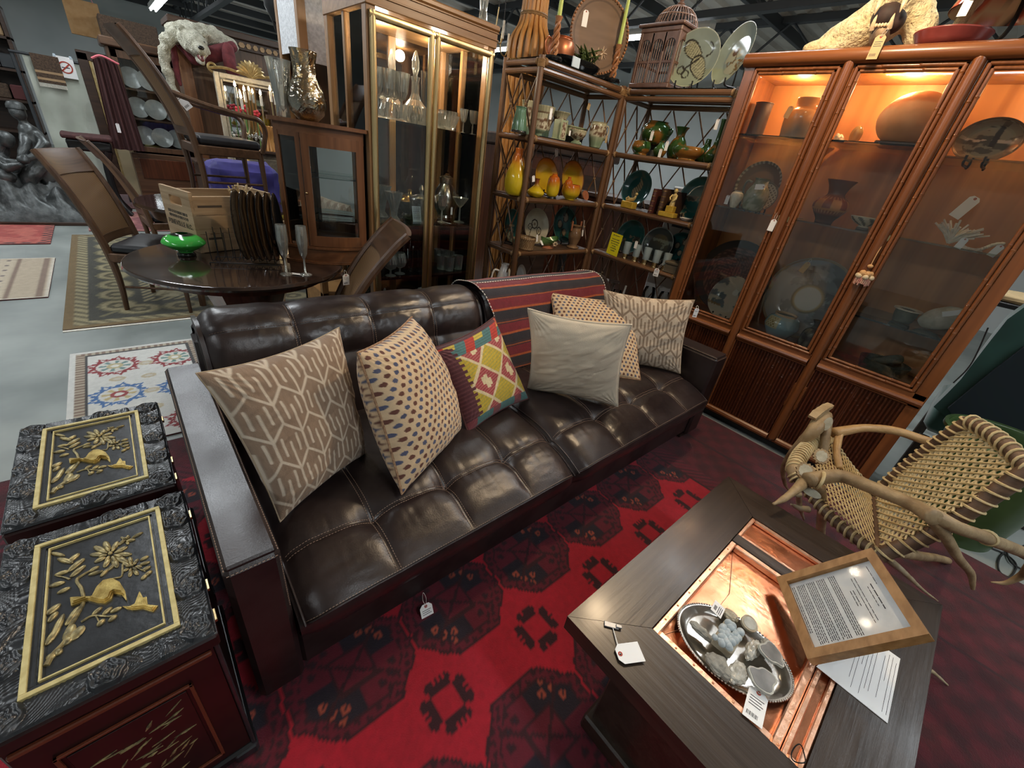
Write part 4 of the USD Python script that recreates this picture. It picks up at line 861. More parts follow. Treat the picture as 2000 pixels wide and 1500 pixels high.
# reeded base panels: bamboo reeds with nodes, joined doors
r = np.random.default_rng(2)
for a, b in ((KY1 - .05, .842), (.788, .40), (.346, KY0 + .05)):
    put(cb, 'base_panel', bx(KX + .008, KX + .02, b - .01, a + .01, .05, .56, 0), 'teak_dark')
    n = int((a - b) / .0165)
    for i in range(n):
        y = a - (i + .5) * (a - b) / n; zs = [.092]; ra = [.0072]
        for zz in sorted(r.uniform(.12, .53, 3)): zs += [zz - .006, zz - .002, zz, zz + .002, zz + .006]; ra += [.0068, .0085, .0078, .0085, .0068]
        zs.append(.555); ra.append(.0072)
        put(cb, 'reed', tube([(KX + .006, y, z) for z in zs], ra, 6, cap=False), 'teak_dark')
    put(cb, 'base_stile', bx(KX - .002, KX + .01, (a + b) / 2 - .004, (a + b) / 2 + .004, .09, .555, .001), 'teak_dark')
for y in (.395, .345): put(cb, 'door_pull', J(tube([(KX - .006, y, .30), (KX - .010, y, .31), (KX - .010, y, .44), (KX - .006, y, .45)], .008, 8), cyl((KX - .012, y, .32), (KX - .005, y, .32), .010), cyl((KX - .012, y, .43), (KX - .005, y, .43), .010)), 'teak')
put(cb, 'front_foot_rail', bx(KX + .02, KX + .03, KY0, KY1, .03, .09, 0), 'black')
def bamboo(p, q, r0, step, seed=0):
    p, q = np.asarray(p, float), np.asarray(q, float); L = np.linalg.norm(q - p); rr = np.random.default_rng(seed); s, ra = [0], [r0]
    x = rr.uniform(.3, 1) * step
    while x < L - .02: s += [x - .005, x - .0018, x, x + .0018, x + .005]; ra += [r0, r0 * 1.22, r0 * 1.05, r0 * 1.22, r0]; x += step * rr.uniform(.85, 1.15)
    s.append(L); ra.append(r0); return tube([p + (q - p) * t / L for t in s], ra, 10)
for k in range(3):
    a, b = STY[k] - .028, STY[k + 1] + .028; z0, z1 = .622, 1.920
    d = put(cb, 'glass_door', J(bx(KX + .003, KX + .018, b, b + .024, z0, z1, .001), bx(KX + .003, KX + .018, a - .024, a, z0, z1, .001), bx(KX + .003, KX + .018, b, a, z0, z0 + .024, .001), bx(KX + .003, KX + .018, b, a, z1 - .024, z1, .001)), 'teak', 'glazed door with bamboo mouldings')
    for o, rr in ((.007, .0085), (.024, .0075)):
        put(d, 'bamboo_moulding', J(bamboo((KX, a - o, z0 + o), (KX, a - o, z1 - o), rr, .125, k), bamboo((KX, b + o, z0 + o), (KX, b + o, z1 - o), rr, .125, k + 9), bamboo((KX, a - o, z0 + o), (KX, b + o, z0 + o), rr, .14, k + 3), bamboo((KX, a - o, z1 - o), (KX, b + o, z1 - o), rr, .14, k + 5)), 'teak')
    put(d, 'pane', bx(KX + .008, KX + .012, b + .02, a - .02, z0 + .02, z1 - .02, 0), 'window')
for y in (.838, .797, .355): put(cb, 'latch_plate', bx(KX - .002, KX + .002, y - .011, y + .011, 1.242, 1.268, .0005), 'brass')
S1, S2, S3 = 1.632, 1.262, .885
for k, (a, b) in enumerate(((KY1 - .03, .83), (.80, .385), (.36, KY0 + .03))):
    for z in ((S1, S2) if k < 2 else (S1 - .03, S2 + .005, S3)): put(cb, 'glass_shelf', bx(KX + .03, KB - .015, b, a, z - .008, z, 0), 'shelf_glass')

# ---------------------------------------------------------------- builders for pots and plates
def pot(name, label, cat, P, prof, mat='glaze', col=None, n=36, m=26, wall=.004, group=None, rz=0, rot=None, parts=()):
    "prof: outside profile (radius, height) from the foot up; col(a, z, r): colour by angle and height (0..1)"
    t = thing(name, label, cat, P, rz=rz, group=group, rot=rot)
    g = vessel(prof, wall, n, m); kw = {}
    if col is not None:
        v = g.vertices; a = np.arctan2(v[:, 1], v[:, 0]); z = (v[:, 2] - v[:, 2].min()) / max(np.ptp(v[:, 2]), 1e-6); kw['col'] = np.clip(col(a, z, v), 0, 1)
    put(t, 'body', g, mat, smooth=True, **kw)
    for nm, mm, mt in parts: put(t, nm, mm, mt)
    return t
def C1(c, N): return np.tile(np.asarray(c, float), (N, 1))
def mottled(c1, c2, f=30, seed=1, t=.5, soft=.1):
    def fn(a, z, v):
        n = meshkit.fbm(v * f + 5, 3, seed); k = np.clip((n - t) / soft + .5, 0, 1)[:, None]; return C1(c1, len(a)) * (1 - k) + C1(c2, len(a)) * k
    return fn
def loop_handle(r0, z0, z1, out, th=.005, a=0, n=12):
    s = spline([(r0, z1), (r0 + out * .7, z1 + .004), (r0 + out, (z0 + z1) / 2 + .01), (r0 + out * .5, z0 + .005), (r0 - .002, z0)], n); return tube([(x * math.cos(a), x * math.sin(a), z) for x, z in s], th, 8)

def plate(name, label, C, R, nrml, fn, depth=.16, mat='glaze', stand=True, tilt=.2, cat='plate', rim=None, group=None, sx=1.0, spin=0):
    "a plate on edge; C: its centre; nrml: the horizontal way it faces; fn(u, v): colours, u right and v up in units of R"
    h = nrm(nrml); n_ = nrm(h * math.cos(tilt) + V(0, 0, 1) * math.sin(tilt)); x = nrm(np.cross((0, 0, 1), h)); y = np.cross(n_, x)
    t = thing(name, label, cat, C, group=group)
    k = 34; rr = np.r_[np.linspace(0, .62, k // 2), np.linspace(.64, 1, k // 2)]; zz = np.where(rr < .62, 0, (rr - .62) / .38) ** 1.3 * depth * R
    g = lathe(np.vstack([np.c_[rr, zz / R], [[.995, zz[-1] / R - .02], [.6, -.045], [.35, -.06], [0, -.05]]]), 72)
    uv = g.vertices[:, :2].copy(); cc, ss = math.cos(spin), math.sin(spin); uvr = np.c_[uv[:, 0] * cc - uv[:, 1] * ss, uv[:, 0] * ss + uv[:, 1] * cc]
    C_ = fn(uvr[:, 0], uvr[:, 1])
    g.vertices = g.vertices * [R * sx, R, R]; g.invert() if g.volume < 0 else None
    put(t, 'dish', frame(g, (0, 0, 0), x, y, n_), mat, smooth=True, col=C_)
    if stand:
        zb = -R * math.cos(tilt) * .98; bz = -R * math.cos(tilt) - .012; f = h
        put(t, 'plate_stand', J([tube(spline([x * s * R * .35 + f * (.045 + R * .1) + V(0, 0, zb + .028), x * s * R * .35 + f * (.035 + R * .1) + V(0, 0, bz + .008), x * s * R * .35 - f * .03 + V(0, 0, bz + .005), x * s * R * .3 - f * (R * .30 + .02) + V(0, 0, bz + .005), x * s * R * .2 - f * (R * .28 + .012) + V(0, 0, -R * .2)], 16), .005, 6) for s in (-1, 1)]), 'black')
    return t
def ox(px, py, z=None, x=2.86):
    P = onx(px, py, x)
    if z is not None: P[2] = z
    return P
# ---------------------------------------------------------------- the cabinet's contents
pot('cylinder_vase', 'dark brown straight cylinder vase on the top left shelf of the display cabinet', 'vase', ox(1478, 248, S1), [(0, 0), (.044, 0), (.046, .02), (.044, .09), (.044, .155), (.047, .168)], mat='dark_clay')
P = ox(1560, 255, S1); pot('storage_jar', 'tan salt-glazed jar with grey base on the top left shelf of the display cabinet', 'jar', P, [(0, 0), (.075, 0), (.085, .03), (.092, .09), (.085, .13), (.062, .145), (.060, .165), (.064, .19)], col=lambda a, z, v: lerp((.13, .12, .11), (.40, .21, .09), np.clip(z * 3 - .5 + .3 * np.sin(a * 3), 0, 1)))
hang_tag('price_tag', 'tan paper tag leaning on the tan jar in the top left of the display cabinet', P + V(-.10, .05, .115), (0, 1, .2), (0, -.3, 1), .028, .055, None, 2, col='tan_card')
P = ox(1765, 268, S1); t = thing('hide_drum', 'large smooth tan gourd-shaped pot on a low dark stand, top middle shelf', 'pot', P)
put(t, 'body', lumpy(T(ball((0, 0, 0), .12, 4, (1.0, 1.12, .92)), (0, 0, .115)), .004, 12, 3), 'tan_clay', smooth=True); put(t, 'stand', bx(-.07, .07, -.09, .09, 0, .02, .004), 'espresso')
t = thing('shell_bird', 'small amber glass dome figure beside the big tan pot on the top shelf', 'figurine', ox(1668, 272, S1)); put(t, 'body', ball((0, 0, .042), .026, 3, (1, 1, 1.6)), 'amber_glass', smooth=True); put(t, 'base', lathe([(0, 0), (.026, 0), (.024, .01), (0, .012)], 20), 'brass')
t = thing('shell_cluster', 'little cluster of pale shells at the left of the middle top shelf', 'shells', ox(1640, 268, S1)); r = np.random.default_rng(4); put(t, 'shells', J([lumpy(ball((r.uniform(-.02, .02), r.uniform(-.02, .02), r.uniform(.01, .035)), r.uniform(.008, .014), 2), .003, 90, k) for k in range(12)]), 'shell_white')
# metallic plate/mask on the top right shelf
def tree_glaze(u, v):
    C = C1((.05, .055, .045), len(u)); n = meshkit.fbm(np.c_[u * 3, v * 5, 0 * u], 3, 7); C[n > .5] = (.16, .17, .13); C[(np.abs(v - .05) < .07) & (n > .45)] = (.38, .36, .30); C[(np.abs(u - .15) < .09) & (v > -.2)] = (.02, .02, .02); C[np.hypot(u, v) > .93] = (.11, .08, .05); return C
plate('lustre_plate', 'dark green lustre plate standing on the top right shelf of the display cabinet', ox(1930, 278) + V(0, 0, 0), .088, (-1, .1, 0), tree_glaze, .3, sx=1.25)
# second shelf
P = ox(1606, 437, S2); M_ = lambda a, z, v: C1((.30, .095, .045), len(a))
def redfn(a, z, v):
    C = C1((.24, .07, .035), len(a)); b = (z > .30) & (z < .56); C[b] = (.50, .22, .08); s = np.cos(a * 6); C[b & (s > .1) & (z > .36)] = (.25, .06, .03); C[(z > .24) & (z < .30) & (np.cos(a * 30) > 0)] = (.46, .2, .09); C[(z > .57) & (z < .62) & (np.cos(a * 24) > 0)] = (.42, .15, .07); C[z < .2] = (.12, .04, .025); C[z > .66] = (.17, .06, .04); return C
pot('red_vase', 'red terracotta vase with wide shoulder and flared neck on the middle shelf', 'vase', P, [(0, 0), (.038, 0), (.045, .02), (.078, .065), (.083, .09), (.070, .115), (.044, .135), (.040, .15), (.050, .18), (.068, .21)], col=redfn, n=120, m=60)
def bowlfn(a, z, v):
    C = C1((.58, .52, .38), len(a)); C[z < .2] = (.10, .08, .06); k = (np.sin(a * 9 + z * 8) > .3) & (z > .35) & (z < .9); C[k] = (.13, .12, .09); return C
pot('footed_bowl', 'shallow cream bowl with dark line decoration beside the red vase', 'bowl', ox(1676, 462, S2), [(0, 0), (.026, 0), (.026, .012), (.022, .02), (.05, .032), (.068, .048), (.074, .062)], col=bowlfn, n=72)
pot('stoneware_jug', 'mottled grey-green stoneware jug with a white tag on the left middle shelf', 'jug', ox(1470, 402, S2, 2.80), [(0, 0), (.046, 0), (.058, .03), (.064, .07), (.056, .11), (.04, .135), (.036, .155), (.042, .17)], col=mottled((.17, .18, .12), (.30, .31, .24), 40), parts=[('handle', loop_handle(.05, .06, .145, .035, .006, 1.7), 'stoneware')])
P = ox(1484, 365, None, 2.73); hang_tag('price_tag', 'white tag hung on the grey-green stoneware jug', P, (0, .12, 1), (0, -1, .1), .028, .05, P + V(.015, -.03, .03), 0)
pot('small_vase', 'small cream pointed vase with a white tag at the left end of the middle shelf', 'vase', ox(1432, 402, S2, 2.76), [(0, 0), (.016, 0), (.028, .03), (.036, .06), (.030, .078), (.020, .085), (.022, .09)], mat='shell_white')
P = ox(1420, 390, None, 2.72); hang_tag('price_tag', 'white tag hung on the small cream vase', P, (0, 1, 0), (0, -.1, 1), .022, .048, P + V(.01, -.02, .03), 0)
def spotted(u, v):
    C = C1((.52, .48, .38), len(u)); d = np.sin(u * 22) * np.sin(v * 22) > .55; C[d] = (.08, .06, .05); C[np.hypot(u, v) > .9] = (.2, .17, .13); return C
plate('speckled_plate', 'cream plate with dark spots standing behind the stoneware jug', ox(1505, 350, 1.34, 2.93), .082, (-1, 0, 0), spotted, .2)
plate('clear_dish', 'ghostly grey glass plate with a beaded rim behind the small cream vase', ox(1490, 340, 1.40, 3.0), .13, (-1, 0, 0), lambda u, v: np.where((np.hypot(u, v) > .9)[:, None], np.where((np.sin(np.arctan2(v, u) * 40) > 0)[:, None], V(.36, .33, .28), V(.1, .08, .07)), V(.13, .085, .065)), .2)
# coral and shell strands on the right
t = thing('coral', 'white branching fan coral on the second shelf of the right door', 'coral', ox(1855, 470, S2 + .005)); r = np.random.default_rng(11); br = []
for k in range(46):
    a = r.uniform(-.75, 1.05); L = r.uniform(.07, .125); e = V(r.uniform(-.03, .03), -math.sin(a) * L * 1.1, math.cos(a) * L * .8 + .01); br.append(tube(spline([(0, 0, .008), e * .5 + V(0, 0, .012), e], 7), [.0075, .006, .0055, .005, .005, .0045, .004], 6))
put(t, 'branches', J(br), 'shell_white')
c = ox(1898, 468, S2 + .016); t = thing('shell_strand', 'strand of small cream shells hanging to the right of the coral', 'necklace', c); s = spline([(0, .03, 0), (0, 0, -.012), (0, -.04, -.01), (0, -.075, .02), (0, -.10, .03)], 26); put(t, 'shells', J([lumpy(ball(p, .0075, 1), .002, 120, k) for k, p in enumerate(s)]), 'shell_white')
P = ox(1878, 475, None, 2.72); hang_tag('price_tag', 'white tag below the coral on the right door shelf', P, (0, 1, .2), (0, -.2, 1), .026, .045, None, 0)
P = ox(1945, 490, None, 2.74); hang_tag('price_tag', 'white tag hanging below the strand of shells', P, (0, 1, .3), (0, -.3, 1), .026, .05, None, 0)
P = ox(1885, 405, None, 2.95); hang_tag('notice_card', 'white card standing behind the coral', P, (0, 1, .4), (0, -.5, 1), .045, .10, None, 0)
P = ox(1752, 640, S3); pot('rimmed_cup', 'small green-grey cup with a flat white rim on the lower right shelf', 'cup', P, [(0, 0), (.034, 0), (.045, .03), (.047, .055), (.052, .062)], mat='stoneware', parts=[('rim', lathe([(.038, .062), (.058, .062), (.058, .068), (.038, .068), (.038, .062)], 36), 'shell_white')])
t = thing('pale_stone', 'pale oval polished stone with a white label on the lower right shelf', 'stone', ox(1845, 622, S3 + .068)); put(t, 'stone', lumpy(frame(ball((0, 0, 0), .1, 3, (.35, .92, .55)), (0, 0, 0), V(1, 0, 0), nrm(V(0, 1, -.55)), nrm(V(0, .55, 1))), .008, 25, 5), 'stone_pale'); put(t, 'label', frame(bx(-.002, 0, -.03, .03, -.012, .012, 0), (-.038, -.01, .035), V(1, 0, 0), nrm(V(0, 1, -.55)), nrm(V(0, .55, 1))), 'paper')
# bottom of the cabinet
Z0 = .601
def woven(u, v):
    C = C1((.015, .016, .017), len(u)); d = np.hypot(u, v); m = d < .80; k = np.sin(u * 38 + v * 38) * np.sin(u * 38 - v * 38); C[m] = (.05, .02, .016); C[m & (k > .15)] = (.17, .075, .055); return C
plate('woven_tray', 'large round dark tray with a woven brown centre behind the left door', V(2.965, 1.055, Z0 + .245), .235, (-1, 0, 0), woven, .10, stand=False, tilt=.12, cat='tray', mat='matte')
def fish(u, v):
    C = C1((.40, .35, .27), len(u)); n = meshkit.fbm(np.c_[u * 3, v * 3, 0 * u], 3, 3); C[(n > .55)] = (.12, .14, .14); C[(np.hypot(u - .05, v - .3) < .14)] = (.50, .47, .40); C[(np.abs(v + .45) < .05) & (u < -.3)] = (.20, .13, .06); return C
plate('fish_plate', 'cream oval plate with a dark blue figure leaning before the woven tray', V(2.79, .955, Z0 + .150), .135, (-1, .2, 0), fish, .22, tilt=.30, sx=1.0)
def bigblue(u, v):
    d = np.hypot(u, v); C = C1((.22, .24, .25), len(u)); n = meshkit.fbm(np.c_[u * 2.5, v * 2.5, 0 * u], 4, 5); C[n > .52] = (.34, .36, .37); C[n < .40] = (.13, .14, .145); C[d < .36] = (.42, .33, .18); C[d < .29] = (.55, .56, .52); C[(np.abs(d - .36) < .012)] = (.18, .15, .10); C[d > .95] = (.30, .24, .16); C[(np.abs(u + .05 + .2 * v) < .06) & (v > .38) & (v < .78)] = (.08, .085, .09); return C
plate('blue_charger', 'very large grey-blue charger with a pale centre disc behind the middle door', V(2.97, .600, Z0 + .245), .235, (-1, .05, 0), bigblue, .16, tilt=.12)
P = ox(1572, 522, None, 2.91); hang_tag('price_tag', 'tan tag hanging on the grey-blue charger', P, (0, 1, .3), (0, -.35, 1), .03, .065, P + V(.01, -.01, .05), 0, col='tan_card')
def bluepot(a, z, v):
    C = lerp((.30, .22, .17), (.26, .40, .44), np.clip(z * 4 - .5, 0, 1)); m = (np.sin(a * 30) * np.sin(z * 46) > .3) & (z > .55) & (z < .85) & (np.abs(a - PI * .86) < .38); C[(z > .5) & (z < .88) & (np.abs(a - PI * .86) < .5)] = (.50, .47, .30); C[m] = (.22, .15, .05); C[z > .93] = (.46, .36, .26); C[np.abs(z - .28) < .012] = (.10, .16, .18); return C
pot('turquoise_pot', 'round pale turquoise pot with a speckled yellow patch at the bottom of the middle door', 'pot', V(2.80, .628, Z0), [(0, 0), (.045, 0), (.06, .03), (.086, .075), (.090, .10), (.078, .135), (.058, .15), (.060, .162)], col=bluepot, n=110, m=60)
pot('dark_vase', 'dark mottled long-necked vase beside the turquoise pot', 'vase', V(2.77, .455, Z0), [(0, 0), (.045, 0), (.052, .03), (.054, .09), (.045, .125), (.022, .145), (.020, .165), (.034, .185)], col=mottled((.03, .03, .028), (.15, .15, .11), 30, 4, .55))
g = lathe([(0, 0), (.06, 0), (.085, .02), (.098, .075), (.10, .082), (.09, .082), (.07, .03), (0, .022)], 40, 1, 1.1); t = thing('stone_mortar', 'dark grey-green stone mortar with a pestle behind the right door', 'mortar', V(2.83, .115, Z0)); put(t, 'bowl', lumpy(g, .004, 30, 3), 'stone_dark'); put(t, 'pestle', tube(spline([(.0, .06, .055), (0, -.02, .10), (0, -.06, .118)], 10), [.016, .018, .020, .021, .022, .023, .024, .024, .022, .012], 12), 'stone_dark')
t = thing('wedge_card', 'dark folded card lying in front of the mortar', 'card', V(2.76, .17, Z0)); put(t, 'sheet', bx(-.03, .03, -.06, .06, 0, .004, .001), 'stone_dark'); put(t, 'label', bx(-.02, .02, -.11, -.065, .0, .0015, 0), 'tan_card')
# on the outside of the doors: tassel and tag
P0 = V(KX - .006, .355, 1.243); P1 = onx(1700, 520, KX - .03)
t = thing('tassel', 'gold and pink tassel hanging by a cord from the latch of the right door', 'tassel', P0)
q = P1 - P0
put(t, 'cord', tube(spline([(0, 0, 0), q * .5 + V(-.006, .002, 0), q], 12), .0022, 6), 'tassel_gold'); put(t, 'knot', ball(q, .012, 2, (1, 1, .75)), 'tassel_gold')
put(t, 'collar', J([ball(q + V(.016 * math.cos(a), .016 * math.sin(a), -.036), .014, 2) for a in np.arange(5) * 2 * PI / 5]), 'tassel_gold')
r = np.random.default_rng(6); put(t, 'fringe', J([tube(spline([q + V(0, 0, -.04), q + V(.026 * math.cos(a), .026 * math.sin(a), -.058), q + V(.030 * math.cos(a), .030 * math.sin(a), -.085 + r.uniform(-.006, .004))], 7), .0035, 5) for a in np.linspace(0, 2 * PI, 26, endpoint=False)]), 'tassel_pink')
put(t, 'rosette', J([ball(q + V(.028 * math.cos(a), .028 * math.sin(a), -.05), .013, 2, (1, 1, .9)) for a in np.arange(6) * PI / 3 + .3]), 'tassel_cream')
P = onx(1508, 440, KX - .012); hang_tag('price_tag', 'white price tag hanging from the latch between the left and middle doors', P, (0, 1, .05), (0, -.05, 1), .030, .060, onx(1519, 415, KX - .006), 3)
M('sage', (.30, .36, .22), .2, (.42, .42, .28), 14); M('figure_panel', (.16, .085, .05), .3, (.52, .46, .34), (75, 75, 75), lo=.46, hi=.54)
M('cream_glaze', (.60, .55, .42), .2)
M('green_glaze', (.10, .22, .06), .2, (.18, .30, .10), 20); M('blossom', (.42, .26, .16), .4, (.55, .45, .30), 60)
M('white_glaze', (.70, .68, .64), .15)
M('green_pot', (.03, .07, .018), .12)
M('book_red', (.055, .014, .012), .5, (.08, .02, .016), 30); M('book_brown', (.045, .022, .013), .5, (.075, .036, .02), 30); M('book_plain', (.035, .016, .012), .5, (.05, .024, .017), 30); M('gilt', (.62, .42, .06), .35, (.50, .32, .04), 30, metal=.3)
M('gilt_light', (.66, .52, .24), .4, (.5, .36, .12), 90, metal=.3)
M('yellow', (.80, .70, .01), .6)
look('frosted', {'t': ('transparent_bsdf', {'color': (.75, .82, .84)}), 'g': ('principled_bsdf', {'base_color': (.42, .50, .52), 'roughness': .45}), 'x': ('mix_closure', {'fac': .62})}, [('t.BSDF', 'x.closure1'), ('g.BSDF', 'x.closure2')], surface='x.closure')
wood('grey_wood', (.07, .055, .035), (.14, .11, .07), 'y', rough=.7)
# ================================================================ the pair of rattan shelf units in the corner
UW, UD, UZ = .77, .31, 1.85
SH = (1.478, 1.135, .795, .425)
def wraps(p, ax, r, n=4):
    a = np.linspace(0, 2 * PI, 10, endpoint=False); u = nrm(np.cross(ax, (.3, .2, 1) if abs(ax[2]) < .9 else (1, 0, 0))); w = np.cross(ax, u); ax = np.asarray(ax, float)
    return [tube([np.asarray(p) + ax * ((i - (n - 1) / 2) * .0062) + r * (math.cos(t) * u + math.sin(t) * w) for t in a], .0034, 5, closed=True) for i in range(n)]
def rattan_unit(label):
    t = thing('rattan_shelf', label, 'shelf unit', (1.94, 2.10, 0), group=None)
    P_ = [(0, 0), (UW, 0), (0, UD), (UW, UD)]
    for x, y in P_: put(t, 'post', tube([(x, y, 0), (x, y, UZ + .005)], .0185, 10), 'rattan')
    for k, z in enumerate((UZ,) + SH):
        for y in (0, UD): put(t, 'rail', tube([(0, y, z - .02), (UW, y, z - .02)], .0165, 10), 'rattan_x')
        for x in (0, UW): put(t, 'side_rail', tube([(x, 0, z - .02), (x, UD, z - .02)], .0145, 10), 'rattan_y')
        if k == 0:
            for y in (0, UD): put(t, 'rail', tube([(0, y, z - .058), (UW, y, z - .058)], .0155, 10), 'rattan_x')
            for x in (0, UW): put(t, 'side_rail', tube([(x, 0, z - .058), (x, UD, z - .058)], .0145, 10), 'rattan_y')
            put(t, 'glass_top', bx(.0, UW, .0, UD, z - .004, z + .002, 0), 'shelf_glass')
        else: put(t, 'shelf_board', bx(.0, UW, .006, UD, z - .012, z - .003, 0), 'walnut_x')
    wr = []
    for z in (UZ,) + SH:
        for x, y in P_[:2]:
            s = 1 if x == 0 else -1
            wr += wraps((x + s * .027, y, z - .02), V(1, 0, 0), .0175, 3) + wraps((x, .027, z - .02), V(0, 1, 0), .0155, 3)
            if z == UZ: wr += wraps((x, y, z - .03), V(0, 0, 1), .0195, 6)
    put(t, 'binding', J(wr), 'rattan_wrap')
    lv = (UZ,) + SH + (.06,)
    for k in range(len(lv) - 1):
        z1, z0 = lv[k] - (.075 if k == 0 else .036), lv[k + 1] - .004
        for x in (0, UW):
            for ya, yb in ((0.012, UD / 2), (UD / 2, .012), (UD / 2, UD - .012), (UD - .012, UD / 2)): put(t, 'lattice_rod', cyl((x, ya, z1), (x, yb, z0), .0052, n=6), 'rattan')
            put(t, 'binding', J(wraps((x, UD * .27, (z0 + z1) / 2), V(0, 0, 1), .0075, 2) + wraps((x, UD * .73, (z0 + z1) / 2), V(0, 0, 1), .0075, 2)), 'rattan_wrap')
        for i in range(4):
            xa, xb = UW * i / 4 + .01, UW * (i + 1) / 4 - .01
            for a, b in ((xa, xb), (xb, xa)): put(t, 'lattice_rod', cyl((a, UD, z1), (b, UD, z0), .0048, n=6), 'rattan')
    return t
ru = rattan_unit('tall rattan shelf unit with lattice sides holding yellow and cream pottery, left of the corner')
copy(ru, (2.752, 2.098, 0), rz=-PI / 2, label='tall rattan shelf unit against the display cabinet, holding green pottery and the yellow sign')

oy_ = lambda px, py, z=None, y=2.23: (lambda P: (P.__setitem__(2, z) if z is not None else None, P)[1])(ony(px, py, y))
def hz(px, py, y): return ony(px, py, y)[2]
Z1, Z2, Z3, Z4 = [z - .002 for z in SH]
CREAM, SAGE, BRN = (.46, .44, .30), (.26, .36, .24), (.16, .095, .055)
def frieze(base=SAGE, lo=.28, hi=.82, top=CREAM):
    def fn(a, z, v):
        C = lerp(base, CREAM, np.clip(z * 2 - .4, 0, 1)); b = (z > lo) & (z < hi); n = meshkit.fbm(v * 60, 3, 4); C[b] = BRN; C[b & (n > .50)] = (.50, .46, .34); C[z > hi] = top; f = (z > hi) | (z < lo); C[f & (np.sin(a * 40) > .4)] *= .72; return C
    return fn
def figural(name, label, cat, px, py, prof, y=2.22, col=None, sx=1, parts=(), n=64): return pot(name, label, cat, oy_(px, py, Z1, y), prof, col=col or frieze(), n=n, m=34, parts=parts)
G = 'cream and green figural pottery'
figural('planter', 'large sage and cream figural planter at the back of the pottery shelf', 'planter', 1062, 222, [(0, 0), (.045, 0), (.055, .05), (.062, .12), (.070, .17), (.074, .185)], 2.34)
figural('flared_vase', 'sage vase with a wide fluted flared rim at the back of the pottery shelf', 'vase', 1094, 232, [(0, 0), (.035, 0), (.032, .05), (.034, .10), (.05, .15), (.068, .175)], 2.32)
figural('tall_vase', 'tall pale green vase with brown panels behind the lattice at the left end', 'vase', 1030, 226, [(0, 0), (.036, 0), (.04, .06), (.04, .15), (.046, .19)], 2.33)
figural('cone_vase', 'fluted jade green cone vase on a dark foot, front left of the pottery shelf', 'vase', 1014, 247, [(0, 0), (.046, 0), (.046, .01), (.040, .06), (.030, .115), (.034, .13)], 2.17, col=lambda a, z, v: np.where((z < .09)[:, None], V(.02, .02, .02), C1((.16, .32, .22), len(a)) * (.75 + .35 * np.sin(a * 22))[:, None]), n=90)
figural('footed_planter', 'cream planter with a fluted rim and brown figure band, with a white tag', 'planter', 1052, 247, [(0, 0), (.024, 0), (.030, .015), (.048, .035), (.052, .075), (.056, .115), (.058, .12)], 2.14)
hang_tag('price_tag', 'white tag hanging on the cream fluted planter', ony(1076, 222, 2.075), (1, 0, 0), (0, 0, 1), .020, .06, None, 0)
def sqv(label, px, py, y, w, d, h):
    P = oy_(px, py, Z1, y); t = thing('square_vase', label, 'vase', P, rz=.25); put(t, 'body', J(bx(-w, w, -d, d, .0, h, .006), bx(-w * 1.1, w * 1.1, -d * 1.1, d * 1.1, 0, .012, .003), *[bx(s * w - .006, s * w + .006, -d * 1.08, -d * .8, .01, h * 1.03, .002) for s in (-1, 1)]), 'sage'); put(t, 'panel', lumpy(bx(-w * .62, w * .62, -d - .003, -d + .003, .015, h * .9, .001).subdivide().subdivide(), .002, 120, 3), 'figure_panel'); return t
sqv('square sage green vase with a brown figure panel in the middle of the pottery shelf', 1092, 258, 2.16, .036, .03, .115)
t = thing('window_box', 'low cream window-box planter with a figure frieze on a black stand', 'planter', oy_(1126, 237, Z1, 2.28)); put(t, 'body', J(bx(-.085, .085, -.03, .03, .048, .105, .008), bx(-.09, .09, -.034, .034, .10, .11, .003)), 'sage'); put(t, 'panel', lumpy(bx(-.075, .075, -.034, -.026, .058, .097, .001).subdivide().subdivide().subdivide(), .0015, 120, 3), 'figure_panel'); put(t, 'stand', bx(-.07, .07, -.028, .028, 0, .048, .004), 'black')
figural('pedestal_bowl', 'low cream pedestal bowl with a figure band next to the pitcher', 'bowl', 1128, 264, [(0, 0), (.036, 0), (.034, .012), (.020, .022), (.034, .034), (.052, .052), (.058, .082)], 2.15)
P = oy_(1163, 279, Z1, 2.135); pot('pitcher', 'sage green pitcher with a cream handle at the right end of the pottery shelf', 'pitcher', P, [(0, 0), (.034, 0), (.042, .02), (.056, .075), (.056, .13), (.052, .145), (.056, .152)], col=frieze(lo=.42, hi=.86), n=72, m=40, parts=[('handle', loop_handle(.054, .055, .135, .045, .0055, -.15), 'cream_glaze')])
hang_tag('price_tag', 'tan tag under the handle of the sage pitcher', ony(1184, 272, 2.10), (1, 0, .1), (-.1, 0, 1), .022, .045, None, 0, col='tan_card')
hang_tag('price_tag', 'small white tag leaning at the foot of the pedestal bowl', ony(1113, 260, 2.11), (1, 0, 0), (.2, 0, 1), .016, .03, None, 0)
hang_tag('price_tag', 'cream tag on the end of the window-box planter', ony(1150, 208, 2.2), (1, 0, -.2), (.2, 0, 1), .028, .04, None, 0, col='tan_card')
# black risers under the figural pottery
single('display_riser', bx(2.02, 2.30, 2.11, 2.30, Z1 + .0, Z1 + .0045, .001), 'black', 'flat black riser board under the figural pottery', 'riser')
